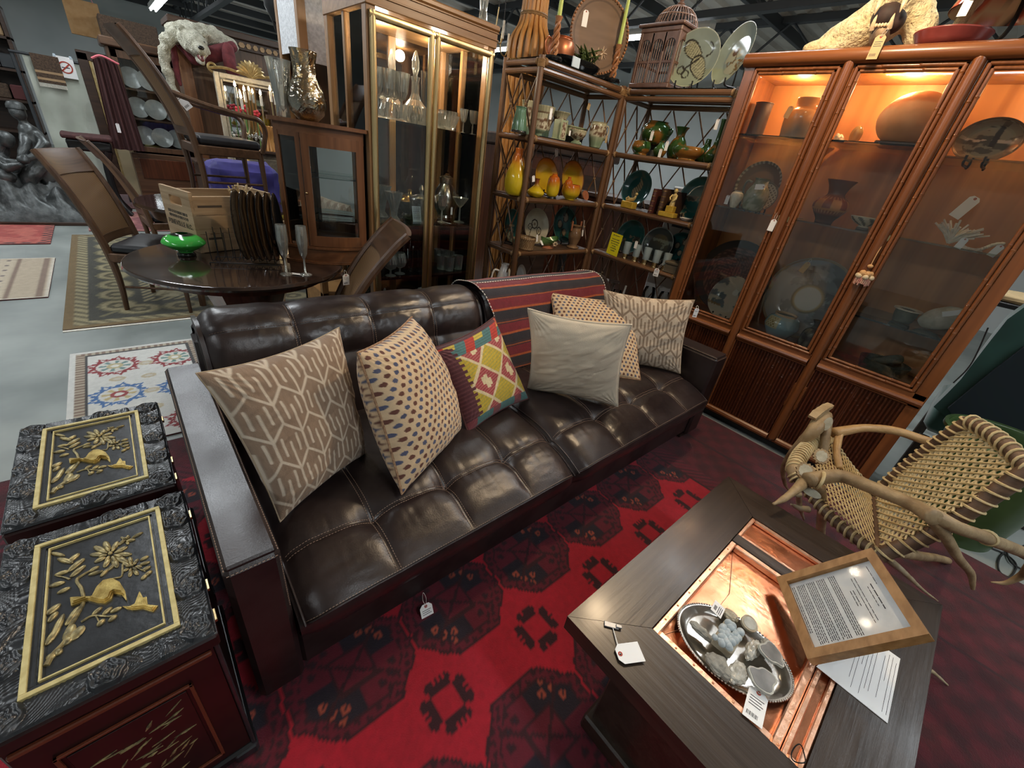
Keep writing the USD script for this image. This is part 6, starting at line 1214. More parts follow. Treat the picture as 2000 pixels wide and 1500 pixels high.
def glassware(kind, name, label, cat, P, group=None, s=1.0):
    if (kind, s) in GK: return copy(GK[(kind, s)], P, label=label, group=group)
    t = thing(name, label, cat, P, group=group); G_ = 'crystal_glass'; S = lambda pr: [(r * s, z * s) for r, z in pr]
    if kind == 'goblet':
        put(t, 'bowl', cut(lathe(S([(.004, .085), (.020, .095), (.031, .12), (.037, .17), (.040, .195), (.038, .195), (.034, .168), (.028, .125), (.018, .10), (0, .094)]), 42), .10, 12, .085 * s, .18 * s), G_, smooth=False); put(t, 'stem', lathe(S([(0, 0), (.034, .001), (.030, .005), (.007, .012), (.0045, .05), (.007, .06), (.0045, .085), (0, .09)]), 16), G_)
    elif kind == 'decanter':
        put(t, 'body', cut(lathe(S([(0, 0), (.05, .002), (.062, .02), (.066, .045), (.056, .075), (.03, .10), (.018, .125), (.016, .17), (.022, .19), (.019, .19), (.013, .17), (.014, .125), (.026, .10), (0, .09)]), 48), .10, 16, .005, .16 * s), G_, smooth=False); put(t, 'stopper', cut(lathe(S([(0, .178), (.013, .18), (.012, .20), (.019, .225), (.017, .25), (.006, .285), (0, .29)]), 24), .2, 8), G_, smooth=False)
    elif kind == 'bowl': put(t, 'bowl', cut(lathe(S([(0, 0), (.05, .002), (.062, .02), (.082, .06), (.092, .095), (.088, .095), (.076, .06), (.05, .02), (0, .014)]), 60), .08, 26), G_, smooth=False)
    elif kind == 'vase': put(t, 'body', cut(lathe(S([(0, 0), (.036, .002), (.034, .012), (.018, .03), (.024, .07), (.04, .12), (.056, .16), (.053, .16), (.036, .12), (.018, .06), (0, .05)]), 36), .08, 12), G_, smooth=False)
    elif kind == 'martini': put(t, 'bowl', cut(lathe(S([(.004, .085), (.02, .10), (.052, .145), (.05, .145), (.018, .104), (0, .092)]), 40), .08, 18), G_, smooth=False); put(t, 'stem', lathe(S([(0, 0), (.034, .001), (.03, .004), (.006, .01), (.0045, .085), (0, .088)]), 16), G_)
    elif kind == 'snifter': put(t, 'bowl', cut(lathe(S([(.004, .03), (.03, .045), (.040, .07), (.036, .10), (.028, .12), (.026, .12), (.034, .098), (.037, .07), (.026, .048), (0, .038)]), 36), .07, 14), G_, smooth=False); put(t, 'stem', lathe(S([(0, 0), (.030, .001), (.026, .004), (.006, .01), (.005, .03), (0, .034)]), 16), G_)
    elif kind == 'tumbler': put(t, 'glass', cut(lathe(S([(0, 0), (.03, .001), (.034, .09), (.032, .09), (.028, .012), (0, .012)]), 36), .05, 18, .005, .05 * s), G_, smooth=False)
    elif kind == 'highball': put(t, 'glass', lathe(S([(0, 0), (.026, .001), (.030, .14), (.028, .14), (.024, .012), (0, .012)]), 24), 'clear_glass', smooth=50)
    elif kind == 'hurricane': put(t, 'glass', lathe(S([(0, 0), (.034, .002), (.03, .22), (.031, .26), (.029, .26), (.028, .22), (.031, .01), (0, .01)]), 28), 'clear_glass', smooth=50)
    GK[(kind, s)] = t; return t
cq = lambda px, py, z, y: V(*ony(px, py, y)[:2], z)
gb = 'row of tall crystal wine glasses on the top curio shelf'
for k, (px, py, y) in enumerate(((738, 224, 2.30), (757, 226, 2.28), (770, 228, 2.34), (784, 230, 2.28), (745, 216, 2.44))): glassware('goblet', 'crystal_goblet', 'tall cut crystal wine glass at the left of the top curio shelf', 'wine glass', cq(px, py, q1, y), gb, 1.05)
glassware('decanter', 'decanter', 'cut crystal decanter with a pointed stopper behind the wine glasses', 'decanter', cq(766, 222, q1, 2.50), None, 1.12)
glassware('decanter', 'decanter', 'cut crystal decanter with a pointed stopper in the middle of the top curio shelf', 'decanter', cq(810, 234, q1, 2.36), None, 1.12)
glassware('hurricane', 'glass_cylinder', 'plain tall glass cylinder just right of the middle decanter', 'vase', cq(828, 232, q1, 2.46))
glassware('bowl', 'crystal_bowl', 'large cut crystal bowl at the front of the right curio shelf', 'bowl', cq(872, 250, q1, 2.32), None, .78)
glassware('bowl', 'crystal_bowl', 'deep crystal bowl standing behind the cut crystal bowl', 'bowl', cq(868, 238, q1, 2.56), None, 1.12)
glassware('goblet', 'crystal_goblet', 'small crystal cordial glass near the right end of the top curio shelf', 'wine glass', cq(904, 256, q1, 2.34), None, .62); glassware('goblet', 'crystal_goblet', 'small crystal cordial glass at the far right end of the top curio shelf', 'wine glass', cq(922, 260, q1, 2.32), None, .62)
glassware('tumbler', 'crystal_tumbler', 'cut crystal tumbler beside the middle decanter', 'glass', cq(836, 238, q1, 2.32), None, .9)
glassware('vase', 'crystal_vase', 'trumpet-shaped crystal vase on the middle curio shelf', 'vase', cq(770, 436, q2, 2.30), None, .95)
glassware('vase', 'crystal_vase', 'crystal vase half hidden at the left end of the middle curio shelf', 'vase', cq(746, 434, q2, 2.42), None, 1.05)
glassware('martini', 'martini_glass', 'cut crystal martini glass at the right of the middle curio shelf', 'glass', cq(896, 440, q2, 2.30)); glassware('goblet', 'crystal_goblet', 'crystal wine glass beside the martini glass on the middle curio shelf', 'wine glass', cq(862, 438, q2, 2.29), None, .78)
for k, (px, py, lab) in enumerate(((763, 545, 'crystal brandy snifter at the front left of the lower curio shelf'), (781, 538, 'crystal brandy snifter just right of another on the lower curio shelf'))): glassware('snifter', 'snifter', lab, 'glass', cq(px, py, q3, 2.27 + .03 * k), None, 1.05)
for k, (px, py, y) in enumerate(((802, 532, 2.34), (812, 530, 2.40), (820, 534, 2.32), (792, 524, 2.48), (806, 522, 2.56), (822, 524, 2.5), (775, 522, 2.54), (760, 522, 2.5))): glassware('highball', 'highball_glass', 'plain highball glass on the left half of the lower curio shelf', 'glass', cq(px, py, q3, y), 'highball glasses on the lower curio shelf')
for k, (px, py, y) in enumerate(((862, 528, 2.34), (876, 532, 2.30), (893, 530, 2.32), (868, 520, 2.46), (884, 520, 2.46), (900, 522, 2.42), (856, 520, 2.5), (880, 512, 2.58))): glassware('tumbler', 'crystal_tumbler', 'cut crystal tumbler on the right half of the lower curio shelf', 'glass', cq(px, py, q3, y), 'tumblers on the right of the lower curio shelf')
glassware('vase', 'crystal_vase', 'crystal vase standing in the bottom of the curio, right side', 'vase', V(1.42, 2.36, .30), None, 1.2); glassware('decanter', 'decanter', 'squat crystal decanter in the bottom of the curio, left side', 'decanter', V(1.12, 2.36, .30), None, .8)
P = cq(800, 425, q2, 2.50); t = thing('covered_dish', 'silver covered dish with a gold knob on the middle curio shelf', 'dish', P); put(t, 'dish', lathe([(0, 0), (.05, 0), (.04, .012), (.055, .03), (.085, .07), (.09, .085), (0, .085)], 36), 'silver'); put(t, 'lid', lathe([(.092, .085), (.085, .095), (.055, .115), (.016, .125), (.012, .135), (.016, .145), (0, .155)], 36), 'gold_plate'); put(t, 'handle', loop_handle(.085, .045, .085, .03, .004), 'silver')
P = cq(822, 432, q2, 2.38); t = thing('ice_bucket', 'round silver ice bucket with a lid and a printed card in front of it', 'bucket', P); put(t, 'body', lathe([(0, 0), (.06, 0), (.068, .06), (.07, .11), (0, .11)], 36), 'silver'); put(t, 'lid', lathe([(.073, .11), (.07, .12), (.035, .135), (.010, .14), (.012, .155), (.018, .165), (.006, .19), (0, .192)], 36), 'silver')
t = thing('info_card', 'pale blue printed card leaning on the silver ice bucket', 'card', cq(815, 436, q2, 2.285), rot=(-12, 0, 0)); put(t, 'card', bx(-.028, .028, -.001, .001, 0, .085, 0), 'pale_blue'); put(t, 'print', J(typing(-.022, .022, [.075 - .006 * i for i in range(11)], .0018, np.random.default_rng(3), 0, (.005, .014))).apply_transform(np.array([[1, 0, 0, 0], [0, 0, -1, -.0011], [0, 1, 0, 0], [0, 0, 0, 1.]])), 'ink')
P = cq(868, 425, q2, 2.48); t = thing('silver_pitcher', 'silver coffee pot with a tall curved handle on the right of the middle curio shelf', 'pitcher', P); put(t, 'body', lathe([(0, 0), (.05, 0), (.045, .015), (.075, .07), (.08, .12), (.06, .17), (.04, .20), (.045, .235), (.03, .245), (0, .245)], 36), 'silver'); put(t, 'handle', loop_handle(.06, .07, .21, .07, .007, -.1), 'silver'); put(t, 'spout', tube(spline([(-.07, 0, .09), (-.11, 0, .15), (-.12, 0, .20)], 8), [.02, .018, .015, .012, .011, .010, .010, .010], 10), 'silver')
hang_tag('price_tag', 'white tag below the martini glass in the curio', V(*ony(882, 412, 2.33)), (1, 0, 0), (0, 0, 1), .014, .045, None, 0)
hang_tag('price_tag', 'white tag lying by the foot of the wine glass on the middle curio shelf', cq(876, 436, q2 + .004, 2.24), (1, .3, 0), (.3, -1, 0), .016, .04, None, 0)
# second curio behind, lamp and dark furniture seen through the glass
t = thing('curio_cabinet', 'second oak glass cabinet standing behind the crystal-filled one', 'cabinet', (.955, 3.02, 0))
for x in (0, .66):
    for y in (0, .36): put(t, 'corner_post', bx(x, x + .045, y, y + .045, 0, 2.0, .003), 'oak')
put(t, 'cornice', bx(-.01, .715, -.01, .415, 1.97, 2.06, .006), 'oak_x'); put(t, 'base', bx(0, .705, 0, .405, 0, .3, .004), 'oak_x'); put(t, 'top_panel', bx(.045, .66, .004, .012, 1.66, 1.97, 0), 'etched'); put(t, 'side_panel', bx(.004, .012, .045, .36, 1.70, 1.97, 0), 'etched'); put(t, 'glass', bx(.045, .66, .01, .014, .3, 1.66, 0), 'window'); put(t, 'back_panel', bx(.045, .66, .39, .398, .3, 1.97, 0), 'walnut')
t = thing('table_lamp', 'cream shaded lamp seen through the right half of the curio', 'lamp', (2.71, 3.9, 1.0)); put(t, 'shade', lathe([(.13, .18), (.075, .42), (.073, .42), (.128, .18), (.13, .18)], 32), 'lamp_shade'); put(t, 'base', lathe([(0, 0), (.07, 0), (.05, .03), (.03, .08), (.04, .14), (.012, .19), (.01, .3), (0, .3)], 24), 'brass')
t = thing('console_table', 'black console table under the cream lamp behind the curio', 'table', (2.71, 3.9, 0)); put(t, 'top', bx(-.3, .3, -.2, .2, .97, 1.0, .004), 'black'); [put(t, 'leg', bx(x, x + .04, y, y + .04, 0, .97, .003), 'black') for x in (-.29, .25) for y in (-.19, .15)]; put(t, 'shelf', bx(-.28, .28, -.18, .18, .4, .42, .003), 'black')

# ================================================================ round table group behind the sofa
TC = V(.40, 2.42, 0); TZ2 = .72
rt = thing('round_table', 'round dark glossy pedestal table behind the sofa', 'table', TC)
put(rt, 'tabletop', lathe([(0, TZ2 - .035), (.42, TZ2 - .035), (.452, TZ2 - .026), (.462, TZ2 - .014), (.458, TZ2 - .002), (.45, TZ2), (0, TZ2)], 90), 'table_gloss', smooth=30)
put(rt, 'apron', lathe([(.37, TZ2 - .07), (.38, TZ2 - .035), (0, TZ2 - .035)], 60), 'mahogany'); put(rt, 'pedestal', lathe([(0, .05), (.19, .05), (.185, .12), (.15, .30), (.165, .5), (.22, TZ2 - .06), (0, TZ2 - .06)], 8), 'mahogany', smooth=False)
for k in range(4):
    a = PI / 4 + k * PI / 2 + .3; c, s = math.cos(a), math.sin(a); p = spline([(.10, .16), (.22, .15), (.33, .085), (.40, .045)], 12); lg = put(rt, 'claw_foot', tube([(c * r, s * r, z) for r, z in p], np.linspace(.045, .030, 12), 10), 'mahogany'); put(lg, 'claw', J([ball((c * .42 - s * o, s * .42 + c * o, .038), .030 - abs(o) * .2, 2, (1, 1, 1)) for o in (-.025, 0, .025)]), 'mahogany')
# wooden crate with stencilled lettering
A_ = math.radians(19); cr = thing('wooden_crate', 'weathered wooden crate with black stencilled lettering on the round table', 'crate', (.245, 2.55, TZ2 + .001), rz=A_)
CL, CW, CH = .40, .26, .262
for y0 in (0, CW - .014):
    for k in range(3): put(cr, 'side_plank', bx(.014, CL - .014, y0, y0 + .014, k * CH / 3 + .001, (k + 1) * CH / 3 - .002, .0015), 'crate_wood')
for k, x0 in enumerate((0, CL - .016)):
    e = ext(sbox(0, 0, CW, CH * 1.06).difference(sbox(.085, CH * .80, .175, CH * .90).buffer(.008)), .016); put(cr, 'end_board', frame(e, (x0, 0, 0), V(0, 1, 0), V(0, 0, 1), V(1, 0, 0)), 'crate_wood_y', smooth=False)
put(cr, 'bottom_board', bx(.014, CL - .014, .012, CW - .012, .001, .012, .001), 'crate_wood')
m = meshkit.text_mesh('PINEVILLE N.C.', .022, .0006, bold=True); m.apply_translation((-m.bounds[:, 0].mean(), 0, 0)); W0 = np.ptp(m.bounds[:, 0]); m.apply_scale((.215 / W0, 1, 1)); tx = [frame(m, (-.0006, CW / 2, .105), V(0, -1, 0), V(0, 0, 1), V(-1, 0, 0))]
r = np.random.default_rng(8)
for z in (.165, .145):
    for k in range(11): tx.append(bx(-.0012, 0, .05 + k * .016, .05 + k * .016 + r.uniform(.007, .013), z - .004, z + .009, 0))
for zz, x0, x1 in ((.21, .03, .14), (.06, .05, .11), (.15, .20, .33)): tx.append(bx(x0, x1, -.0005, .0, zz, zz + .010, 0))
put(cr, 'stencil', J(tx), 'ink_faded')
t = thing('straw_bundle', 'straw and shell decorations sticking up inside the crate', 'decoration', (.262 + .30 * math.cos(A_) - .13 * math.sin(A_), 2.55 + .30 * math.sin(A_) + .13 * math.cos(A_), TZ2 + .02)); r = np.random.default_rng(3); put(t, 'straw', J([tube(spline([(0, 0, 0), V(r.uniform(-.03, .03), r.uniform(-.03, .03), .15), V(r.uniform(-.07, .07), r.uniform(-.06, .06), r.uniform(.23, .285))], 6), .004, 5) for k in range(30)]), 'tan_card')
# green art glass vase
P = V(.185, 2.52, TZ2); pot('green_glass_vase', 'bright green squat glass vase on a black foot on the round table', 'vase', P, [(0, 0), (.034, 0), (.036, .012), (.030, .022), (.055, .035), (.082, .055), (.086, .066), (.070, .086), (.040, .100), (.026, .104)], col=lambda a, z, v: np.where(((z < .19) | ((z > .93)))[:, None], V(.006, .008, .006), C1((.06, .46, .07), len(a))), n=48)
# black plates in a wire rack
rk = thing('plate_rack', 'black wire rack standing on the round table', 'rack', (.335, 2.36, TZ2)); r0 = []
nx = nrm(V(.93, -.36, 0)); sd = V(.36, .93, 0)
for s in (-.055, .055): r0.append(tube([sd * s + nx * -.07 + V(0, 0, .012), sd * s + nx * .22 + V(0, 0, .012)], .0022, 5))
for k in range(9):
    o = nx * (-.06 + .032 * k); r0.append(tube(spline([o + sd * -.055 + V(0, 0, .15 if k < 3 or k > 7 else .08), o + sd * -.055 + V(0, 0, .03), o + V(0, 0, .014), o + sd * .055 + V(0, 0, .03), o + sd * .055 + V(0, 0, .15 if k < 3 or k > 7 else .08)], 16), .0017, 5))
for s in (-.055, .055):
    for e in (-.07, .22): r0.append(cyl(sd * s + nx * e + V(0, 0, .012), sd * s + nx * e, .0025, n=6))
put(rk, 'wires', J(r0), 'black')
bp = None
for k in range(6):
    P = V(.335, 2.36, TZ2 + .176) + nx * (.055 + .031 * k); q_ = lathe([(0, 0), (.085, 0), (.14, .012), (.155, .017), (.154, .019), (.138, .015), (.084, .004), (0, .004)], 64); qn = nrm(nx + V(0, 0, .06)); 
    if bp is None: bp = thing('black_plate', 'glossy black plate standing in the wire rack, leftmost of six', 'plate', P, group='black plates in the rack'); put(bp, 'plate', frame(q_, (0, 0, 0), sd, np.cross(qn, sd), qn), 'black_gloss', smooth=True)
    else: copy(bp, P, label='glossy black plate standing in the wire rack, %s from the left' % ('', 'second', 'third', 'fourth', 'fifth', 'sixth')[k])
fl = None
for k, (px, py) in enumerate(((560, 536), (597, 537))):
    P = onz(px, py, TZ2)
    if fl is None: fl = thing('champagne_flute', 'tall clear champagne flute near the edge of the round table, left of two', 'glass', P); put(fl, 'bowl', lathe([(.004, .075), (.016, .10), (.024, .16), (.022, .225), (.020, .225), (.022, .16), (.014, .105), (0, .085)], 30), 'crystal_glass', smooth=True); put(fl, 'stem', lathe([(0, 0), (.030, .001), (.026, .004), (.005, .01), (.004, .075), (0, .078)], 18), 'crystal_glass', smooth=True)
    else: copy(fl, P, label='tall clear champagne flute near the edge of the round table, right of two')
P = onz(580, 535, TZ2 + .004); hang_tag('price_tag', 'white tag lying between the two champagne flutes', P, (.6, .8, 0), (-.8, .6, 0), .026, .06, None, 0)

# small bow-front corner cabinet standing on the table
def bow(t): t = np.asarray(t, float); a, b = V(.598, 2.37), V(.962, 2.235); n = V(-.35, -.94); p = a + (b - a) * t[..., None] + n * (.055 * 4 * t * (1 - t))[..., None]; return p
def bowslab(t0, t1, z0, z1, th=.016, push=0, n=16):
    p = bow(np.linspace(t0, t1, n)); d = np.gradient(p, axis=0); nn = np.c_[d[:, 1], -d[:, 0]]; nn /= np.linalg.norm(nn, axis=1, keepdims=True); return ext(Polygon(np.vstack([p + nn * push, (p + nn * (push - th))[::-1]])), z1 - z0, z0)
cc = thing('corner_cabinet', 'small bow-front oak corner cabinet with curved glass door on the round table', 'cabinet'); zb, zt = TZ2 + .001, 1.362
full = np.vstack([bow(np.linspace(0, 1, 24)), [[.968, 2.40], [.80, 2.47], [.62, 2.43]]])
for z0, z1, g in ((zb, zb + .012, .012), (zb + .075, zb + .088, .010), (zt - .016, zt, .022)): put(cc, 'shelf_board', ext(Polygon(full).buffer(g), z1 - z0, z0), 'oak_dark')
put(cc, 'lower_rail', bowslab(0, 1, zb + .01, zb + .076, .014), 'oak_dark_x'); put(cc, 'upper_rail', bowslab(0, 1, zt - .07, zt - .014, .014), 'oak_dark_x')
for a, b in ((0, .045), (.225, .275)): put(cc, 'stile', bowslab(a, b, zb + .08, zt - .05, .018, .002), 'oak_dark')
dr = put(cc, 'curved_door', J(bowslab(.285, .37, zb + .09, zt - .05, .016, .004), bowslab(.90, .99, zb + .09, zt - .05, .016, .004), bowslab(.37, .90, zb + .09, zb + .14, .016, .004), bowslab(.37, .90, zt - .10, zt - .05, .016, .004)), 'oak_dark', 'curved oak door frame'); put(dr, 'curved_pane', bowslab(.37, .90, zb + .14, zt - .10, .003, -.004), 'window'); put(dr, 'knob', ball(tuple(bow(np.array([.30]))[0] + V(-.003, -.012)) + (1.06,), .006, 2), 'brass')
put(cc, 'side_pane', bowslab(.045, .225, zb + .09, zt - .06, .003, -.006), 'window')
bk = [V(.968, 2.40), V(.80, 2.47), V(.62, 2.43)]
for a, b in zip(bk[:-1], bk[1:]): put(cc, 'mirror_back', ext(Polygon([a, b, b + V(0, .01), a + V(0, .01)]), zt - zb - .1, zb + .08), 'mirror')
for z in (.93, 1.13): put(cc, 'glass_shelf', ext(Polygon(full).buffer(-.02), .006, z), 'shelf_glass')
P = V(.745, 2.33, zt); t = thing('amber_glass_vase', 'large swirled amber glass vase on top of the small corner cabinet', 'vase', P); g = lathe([(0, 0), (.04, .002), (.07, .03), (.082, .075), (.070, .125), (.046, .17), (.047, .22), (.055, .262), (.053, .262), (.044, .22), (.043, .17), (.066, .125), (.077, .075), (.062, .03), (0, .02)], 48); a = np.arctan2(g.vertices[:, 1], g.vertices[:, 0]); s = 1 + .03 * np.sin(a * 9 + g.vertices[:, 2] * 40); g.vertices *= np.c_[s, s, np.ones(len(s))]; put(t, 'glass', g, 'amber_swirl', smooth=True)
P = V(.655, 2.385, zt); t = thing('crystal_vase', 'tall cut crystal vase half hidden left of the amber glass vase', 'vase', P); put(t, 'glass', cut(lathe([(0, 0), (.03, .002), (.028, .05), (.04, .14), (.052, .215), (.05, .215), (.036, .14), (.024, .05), (0, .02)], 40), .08, 14), 'crystal_glass', smooth=True)

# ---------------------------------------------------------------- tall cane-back chairs
def cane_chair(label, loc, rz, arms, H=1.0, lean=1.0):
    t = thing('cane_chair', label, 'chair', loc, rz=rz); k = H
    side = [(-.20, 0), (-.188, .2), (-.20, .40), (-.235 * 1, .58), (-.24 - .075 * lean, .78), (-.24 - .16 * lean, .93), (-.24 - .21 * lean, 1.0)]
    st = spline([(y, z * k) for y, z in side], 40); wv = lambda z: .200 + .012 * np.clip(z - .4, 0, 1)
    for s in (-1, 1):
        put(t, 'back_stile', tube([(s * (wv(z)), y, z) for y, z in st], np.interp(st[:, 1], [0, .4, .7, 1.0], [.014, .022, .019, .016]), 8, flat=1.25), 'walnut')
        put(t, 'front_leg', tube(spline([(s * .215, .195, 0), (s * .212, .195, .2), (s * .208, .190, .39)], 10), np.linspace(.012, .021, 10), 8), 'walnut')
        put(t, 'side_stretcher', cyl((s * .20, -.185, .17), (s * .21, .19, .17), .008, n=8), 'walnut')
    put(t, 'seat_frame', J(bx(-.215, .215, .170, .205, .345, .405, .006), bx(-.205, .205, -.212, -.18, .345, .405, .006), bx(-.225, -.19, -.2, .19, .345, .405, .006), bx(.19, .225, -.2, .19, .345, .405, .006)), 'walnut_x')
    g = lumpy(bx(-.212, .212, -.185, .205, .400, .462, .02).subdivide().subdivide(), .003, 8, 2); put(t, 'seat_cushion', g, 'seat_black', smooth=50)
    def back(u, v, z0, z1, bowd, off=0):
        z = (z0 + v * (z1 - z0)) * k; y = np.interp(z, st[:, 1], st[:, 0]); x = (u * 2 - 1) * wv(z); return np.c_[x, y - bowd * (1 - (2 * u - 1) ** 2) + off, z]
    g, u, v = grid(lambda u, v: back(u, v, .50, .88, .022), 44, 90); C = C1((.26, .145, .06), len(u)); C[((np.arange(len(u)) // 90 + np.arange(len(u)) % 90) % 2) == 0] = (.10, .05, .02); C[(np.abs(2 * u - 1) > .9)] = (.11, .055, .028)
    put(t, 'cane_panel', J(g), 'matte', col=C); g2 = T(g, (0, -.006, 0)); g2.faces = g2.faces[:, ::-1]; put(t, 'cane_panel', g2, 'matte', col=C)
    def slab(z0, z1):
        a, _, _ = grid(lambda u, v: back(u, v, z0, z1, .026, .009), 20, 6); b, _, _ = grid(lambda u, v: back(u, v, z0, z1, .026, -.012), 20, 6); b.faces = b.faces[:, ::-1]
        e1, _, _ = grid(lambda u, v: back(u, 0 * v + 1, z0, z1, .026, 0) + np.c_[0 * v, .009 - .021 * v, 0 * v], 20, 3); e0, _, _ = grid(lambda u, v: back(u, 0 * v, z0, z1, .026, 0) + np.c_[0 * v, -.012 + .021 * v, 0 * v], 20, 3); return J(a, b, e1, e0)
    put(t, 'crest_rail', slab(.87, 1.0), 'walnut_x'); put(t, 'lower_rail', slab(.46, .51), 'walnut_x')
    if arms:
        for s in (-1, 1): put(t, 'arm', tube(spline([(s * .207, -.27, .70 * k), (s * .235, -.10, .645), (s * .262, .10, .615), (s * .262, .20, .60), (s * .248, .235, .53), (s * .225, .205, .39)], 30), .0165, 8), 'walnut')
    return t
cane_chair('tall cane-back dining chair on the olive rug, front left', (.13, 3.97, .0085), math.radians(-116), False, .99, .75)
cane_chair('tall cane-back armchair perched up on the second table', (.665, 4.08, .722), math.radians(-86), True, .98, 1.05)
cane_chair('tall cane-back chair behind the two others, partly hidden by the crate', (.34, 5.12, .0085), math.radians(-84), False, 1.0, 1.0)
cane_chair('cane-back armchair between the sofa and the curio, with a white tag', (.47, 2.03, 0), math.radians(72), True, .99, 1.35)
P = ony(676, 546, 2.02); hang_tag('price_tag', 'white price tag hanging on the arm of the chair behind the sofa', P, (1, .2, 0), (.15, 0, 1), .035, .055, P + V(0, .01, .045), 3)
P = ony(356, 196, 4.0); hang_tag('price_tag', 'white tag hanging on the arm of the raised cane armchair', P, (.45, 0, .35), (-.7, 0, .8), .05, .11, None, 2)
t = thing('second_table', 'second dark round table behind the first, carrying an upturned stack', 'table', (.56, 4.08, 0)); label_ = 'second dark round table behind the first, with a chair standing on it'; tag(stage.GetPrimAtPath(t), label_)
put(t, 'tabletop', lathe([(0, .685), (.46, .685), (.49, .70), (.485, .718), (0, .72)], 72), 'table_gloss', smooth=30); put(t, 'apron', lathe([(.40, .61), (.42, .685), (0, .685)], 48), 'walnut')
for k in range(4): a = PI / 4 + k * PI / 2; put(t, 'leg', cyl((.36 * math.cos(a), .36 * math.sin(a), .0085), (.34 * math.cos(a), .34 * math.sin(a), .66), .022, .032), 'walnut')
M('bronze', (.055, .060, .060), .42, (.13, .14, .14), (14, 14, 14), metal=.55, bump=.3, bscale=40, bdist=.01)
M('dark_wood', (.03, .015, .009), .4, (.06, .03, .018), (4, 30, 30)); M('canvas', (.42, .45, .38), .9, (.50, .53, .46), (4, 4, 4), bump=.2, bscale=8, bdist=.03); M('brown_weave', (.05, .032, .022), .95, (.11, .07, .045), (60, 60, 60))
M('bear_fur', (.42, .40, .30), .95, (.70, .68, .56), (22, 22, 22), bump=1.0, bscale=90, bdist=.03); M('felt_red', (.16, .03, .035), .95, (.10, .02, .025), 20); M('maroon_cloth', (.05, .017, .018), .8, (.085, .03, .028), (30, 30, 3)); M('cardboard', (.34, .22, .12), .85, (.40, .27, .15), 8); M('orange_board', (.26, .14, .05), .8, (.32, .19, .08), 12)
M('gilt_pale', (.46, .40, .30), .4, (.60, .54, .42), 30, metal=.35); M('old_gold', (.34, .24, .10), .4, (.48, .36, .16), 30, metal=.5); M('blue_cloth', (.025, .02, .13), .7, (.04, .03, .20), 12); M('yellow_cloth', (.50, .40, .06), .7); M('pink_tag', (.75, .18, .22), .7); M('tan_skin', (.50, .36, .14), .9); M('painting', (.50, .42, .26), .6, (.62, .50, .30), 5); M('red_flower', (.45, .03, .05), .6); M('china', (.62, .66, .64), .2, (.50, .54, .53), 20); M('eye_black', (.006, .006, .006), .15); M('mouth', (.16, .04, .04), .5)
glow('candle_bulb', (1.0, .70, .34), 26.0)
M('cane_orange', (.42, .18, .045), .4, (.56, .28, .08), (30, 30, 3))
M('cane_pale', (.42, .27, .10), .5, (.56, .38, .16), (20, 20, 3))
# ================================================================ the far left of the hall
def flesh(chains, edge=.02, it=12, disp=0, freq=20, seed=1):
    "one continuous body: hulls of spheres along every bone, joined and smoothed"
    man = None
    for ch_ in chains:
        for (p, r), (q, s) in zip(ch_[:-1], ch_[1:]):
            S = lambda c, rr: manifold3d.Manifold.sphere(rr, 20).translate([float(x) for x in c])
            h = manifold3d.Manifold.batch_hull([S(p, r), S(q, s)]); man = h if man is None else man + h
    man = man.refine_to_length(edge); m = man.to_mesh(); g = trimesh.Trimesh(m.vert_properties[:, :3], m.tri_verts, process=True); trimesh.smoothing.filter_taubin(g, iterations=it)
    return lumpy(g, disp, freq, seed) if disp else g
A = lambda px, py, y: ony(px, py, y)
st = thing('bronze_sculpture', 'grey bronze sculpture of two robed figures crouching on a rocky base', 'sculpture')
Y = 7.25; P = lambda px, py, d=0: A(px, py, Y + d)
g, u, v = grid(lambda u, v: np.c_[-1.55 + u * 1.22, 6.85 + v * .95, .02 + (.10 + .30 * meshkit.fbm(np.c_[u * 5, v * 4, 0 * u], 4, 3) + .14 * np.sin(PI * np.clip(v, 0, 1))) * np.clip(np.minimum(np.minimum(u, 1 - u) * 7, np.minimum(v, 1 - v) * 5), 0, 1) ** .6 + .05 * np.sin(u * 40 + 5 * np.sin(v * 9)) * np.clip(np.minimum(u, 1 - u) * 8, 0, 1) * np.clip(np.minimum(v, 1 - v) * 6, 0, 1)], 70, 50)
put(st, 'rock_base', g, 'bronze', smooth=True); put(st, 'plinth', bx(-1.57, -.31, 6.83, 7.82, .0, .035, .005), 'dark_wood')
hd = P(36, 222); sh = P(58, 258); hip = P(78, 318); kn = P(58, 345, -.1)
put(st, 'figure', flesh([[(hd + V(0, -.02, .0), .062), (hd + V(.0, 0, .03), .066)], [(hd + V(.01, 0, -.05), .035), (sh, .055)], [(sh, .085), (P(70, 290), .095), (hip, .10)], [(P(68, 258), .05), (P(88, 280, -.12), .045), (P(68, 305, -.2), .034), (P(48, 312, -.2), .026)], [(P(50, 260), .05), (P(48, 288, -.15), .040), (P(40, 308, -.2), .028)], [(hip, .10), (P(98, 330, .02), .075), (P(122, 345, .05), .035)], [(hip, .10), (kn, .075), (P(62, 385, -.05), .055)], [(hip, .09), (P(110, 378), .05), (P(118, 388, -.1), .04)]], .035, 8, .012, 22), 'bronze', smooth=True)
put(st, 'hat', lathe([(.075, 0), (.072, .03), (.055, .058), (.02, .07), (0, .072)], 20).apply_translation(hd + V(0, 0, .045)), 'bronze'); put(st, 'face', J(ball(hd + V(-.02, -.066, .005), .014, 1), ball(hd + V(-.035, -.055, .018), .009, 1), ball(hd + V(.0, -.062, .018), .009, 1)), 'bronze')
h2 = P(12, 276, -.1)
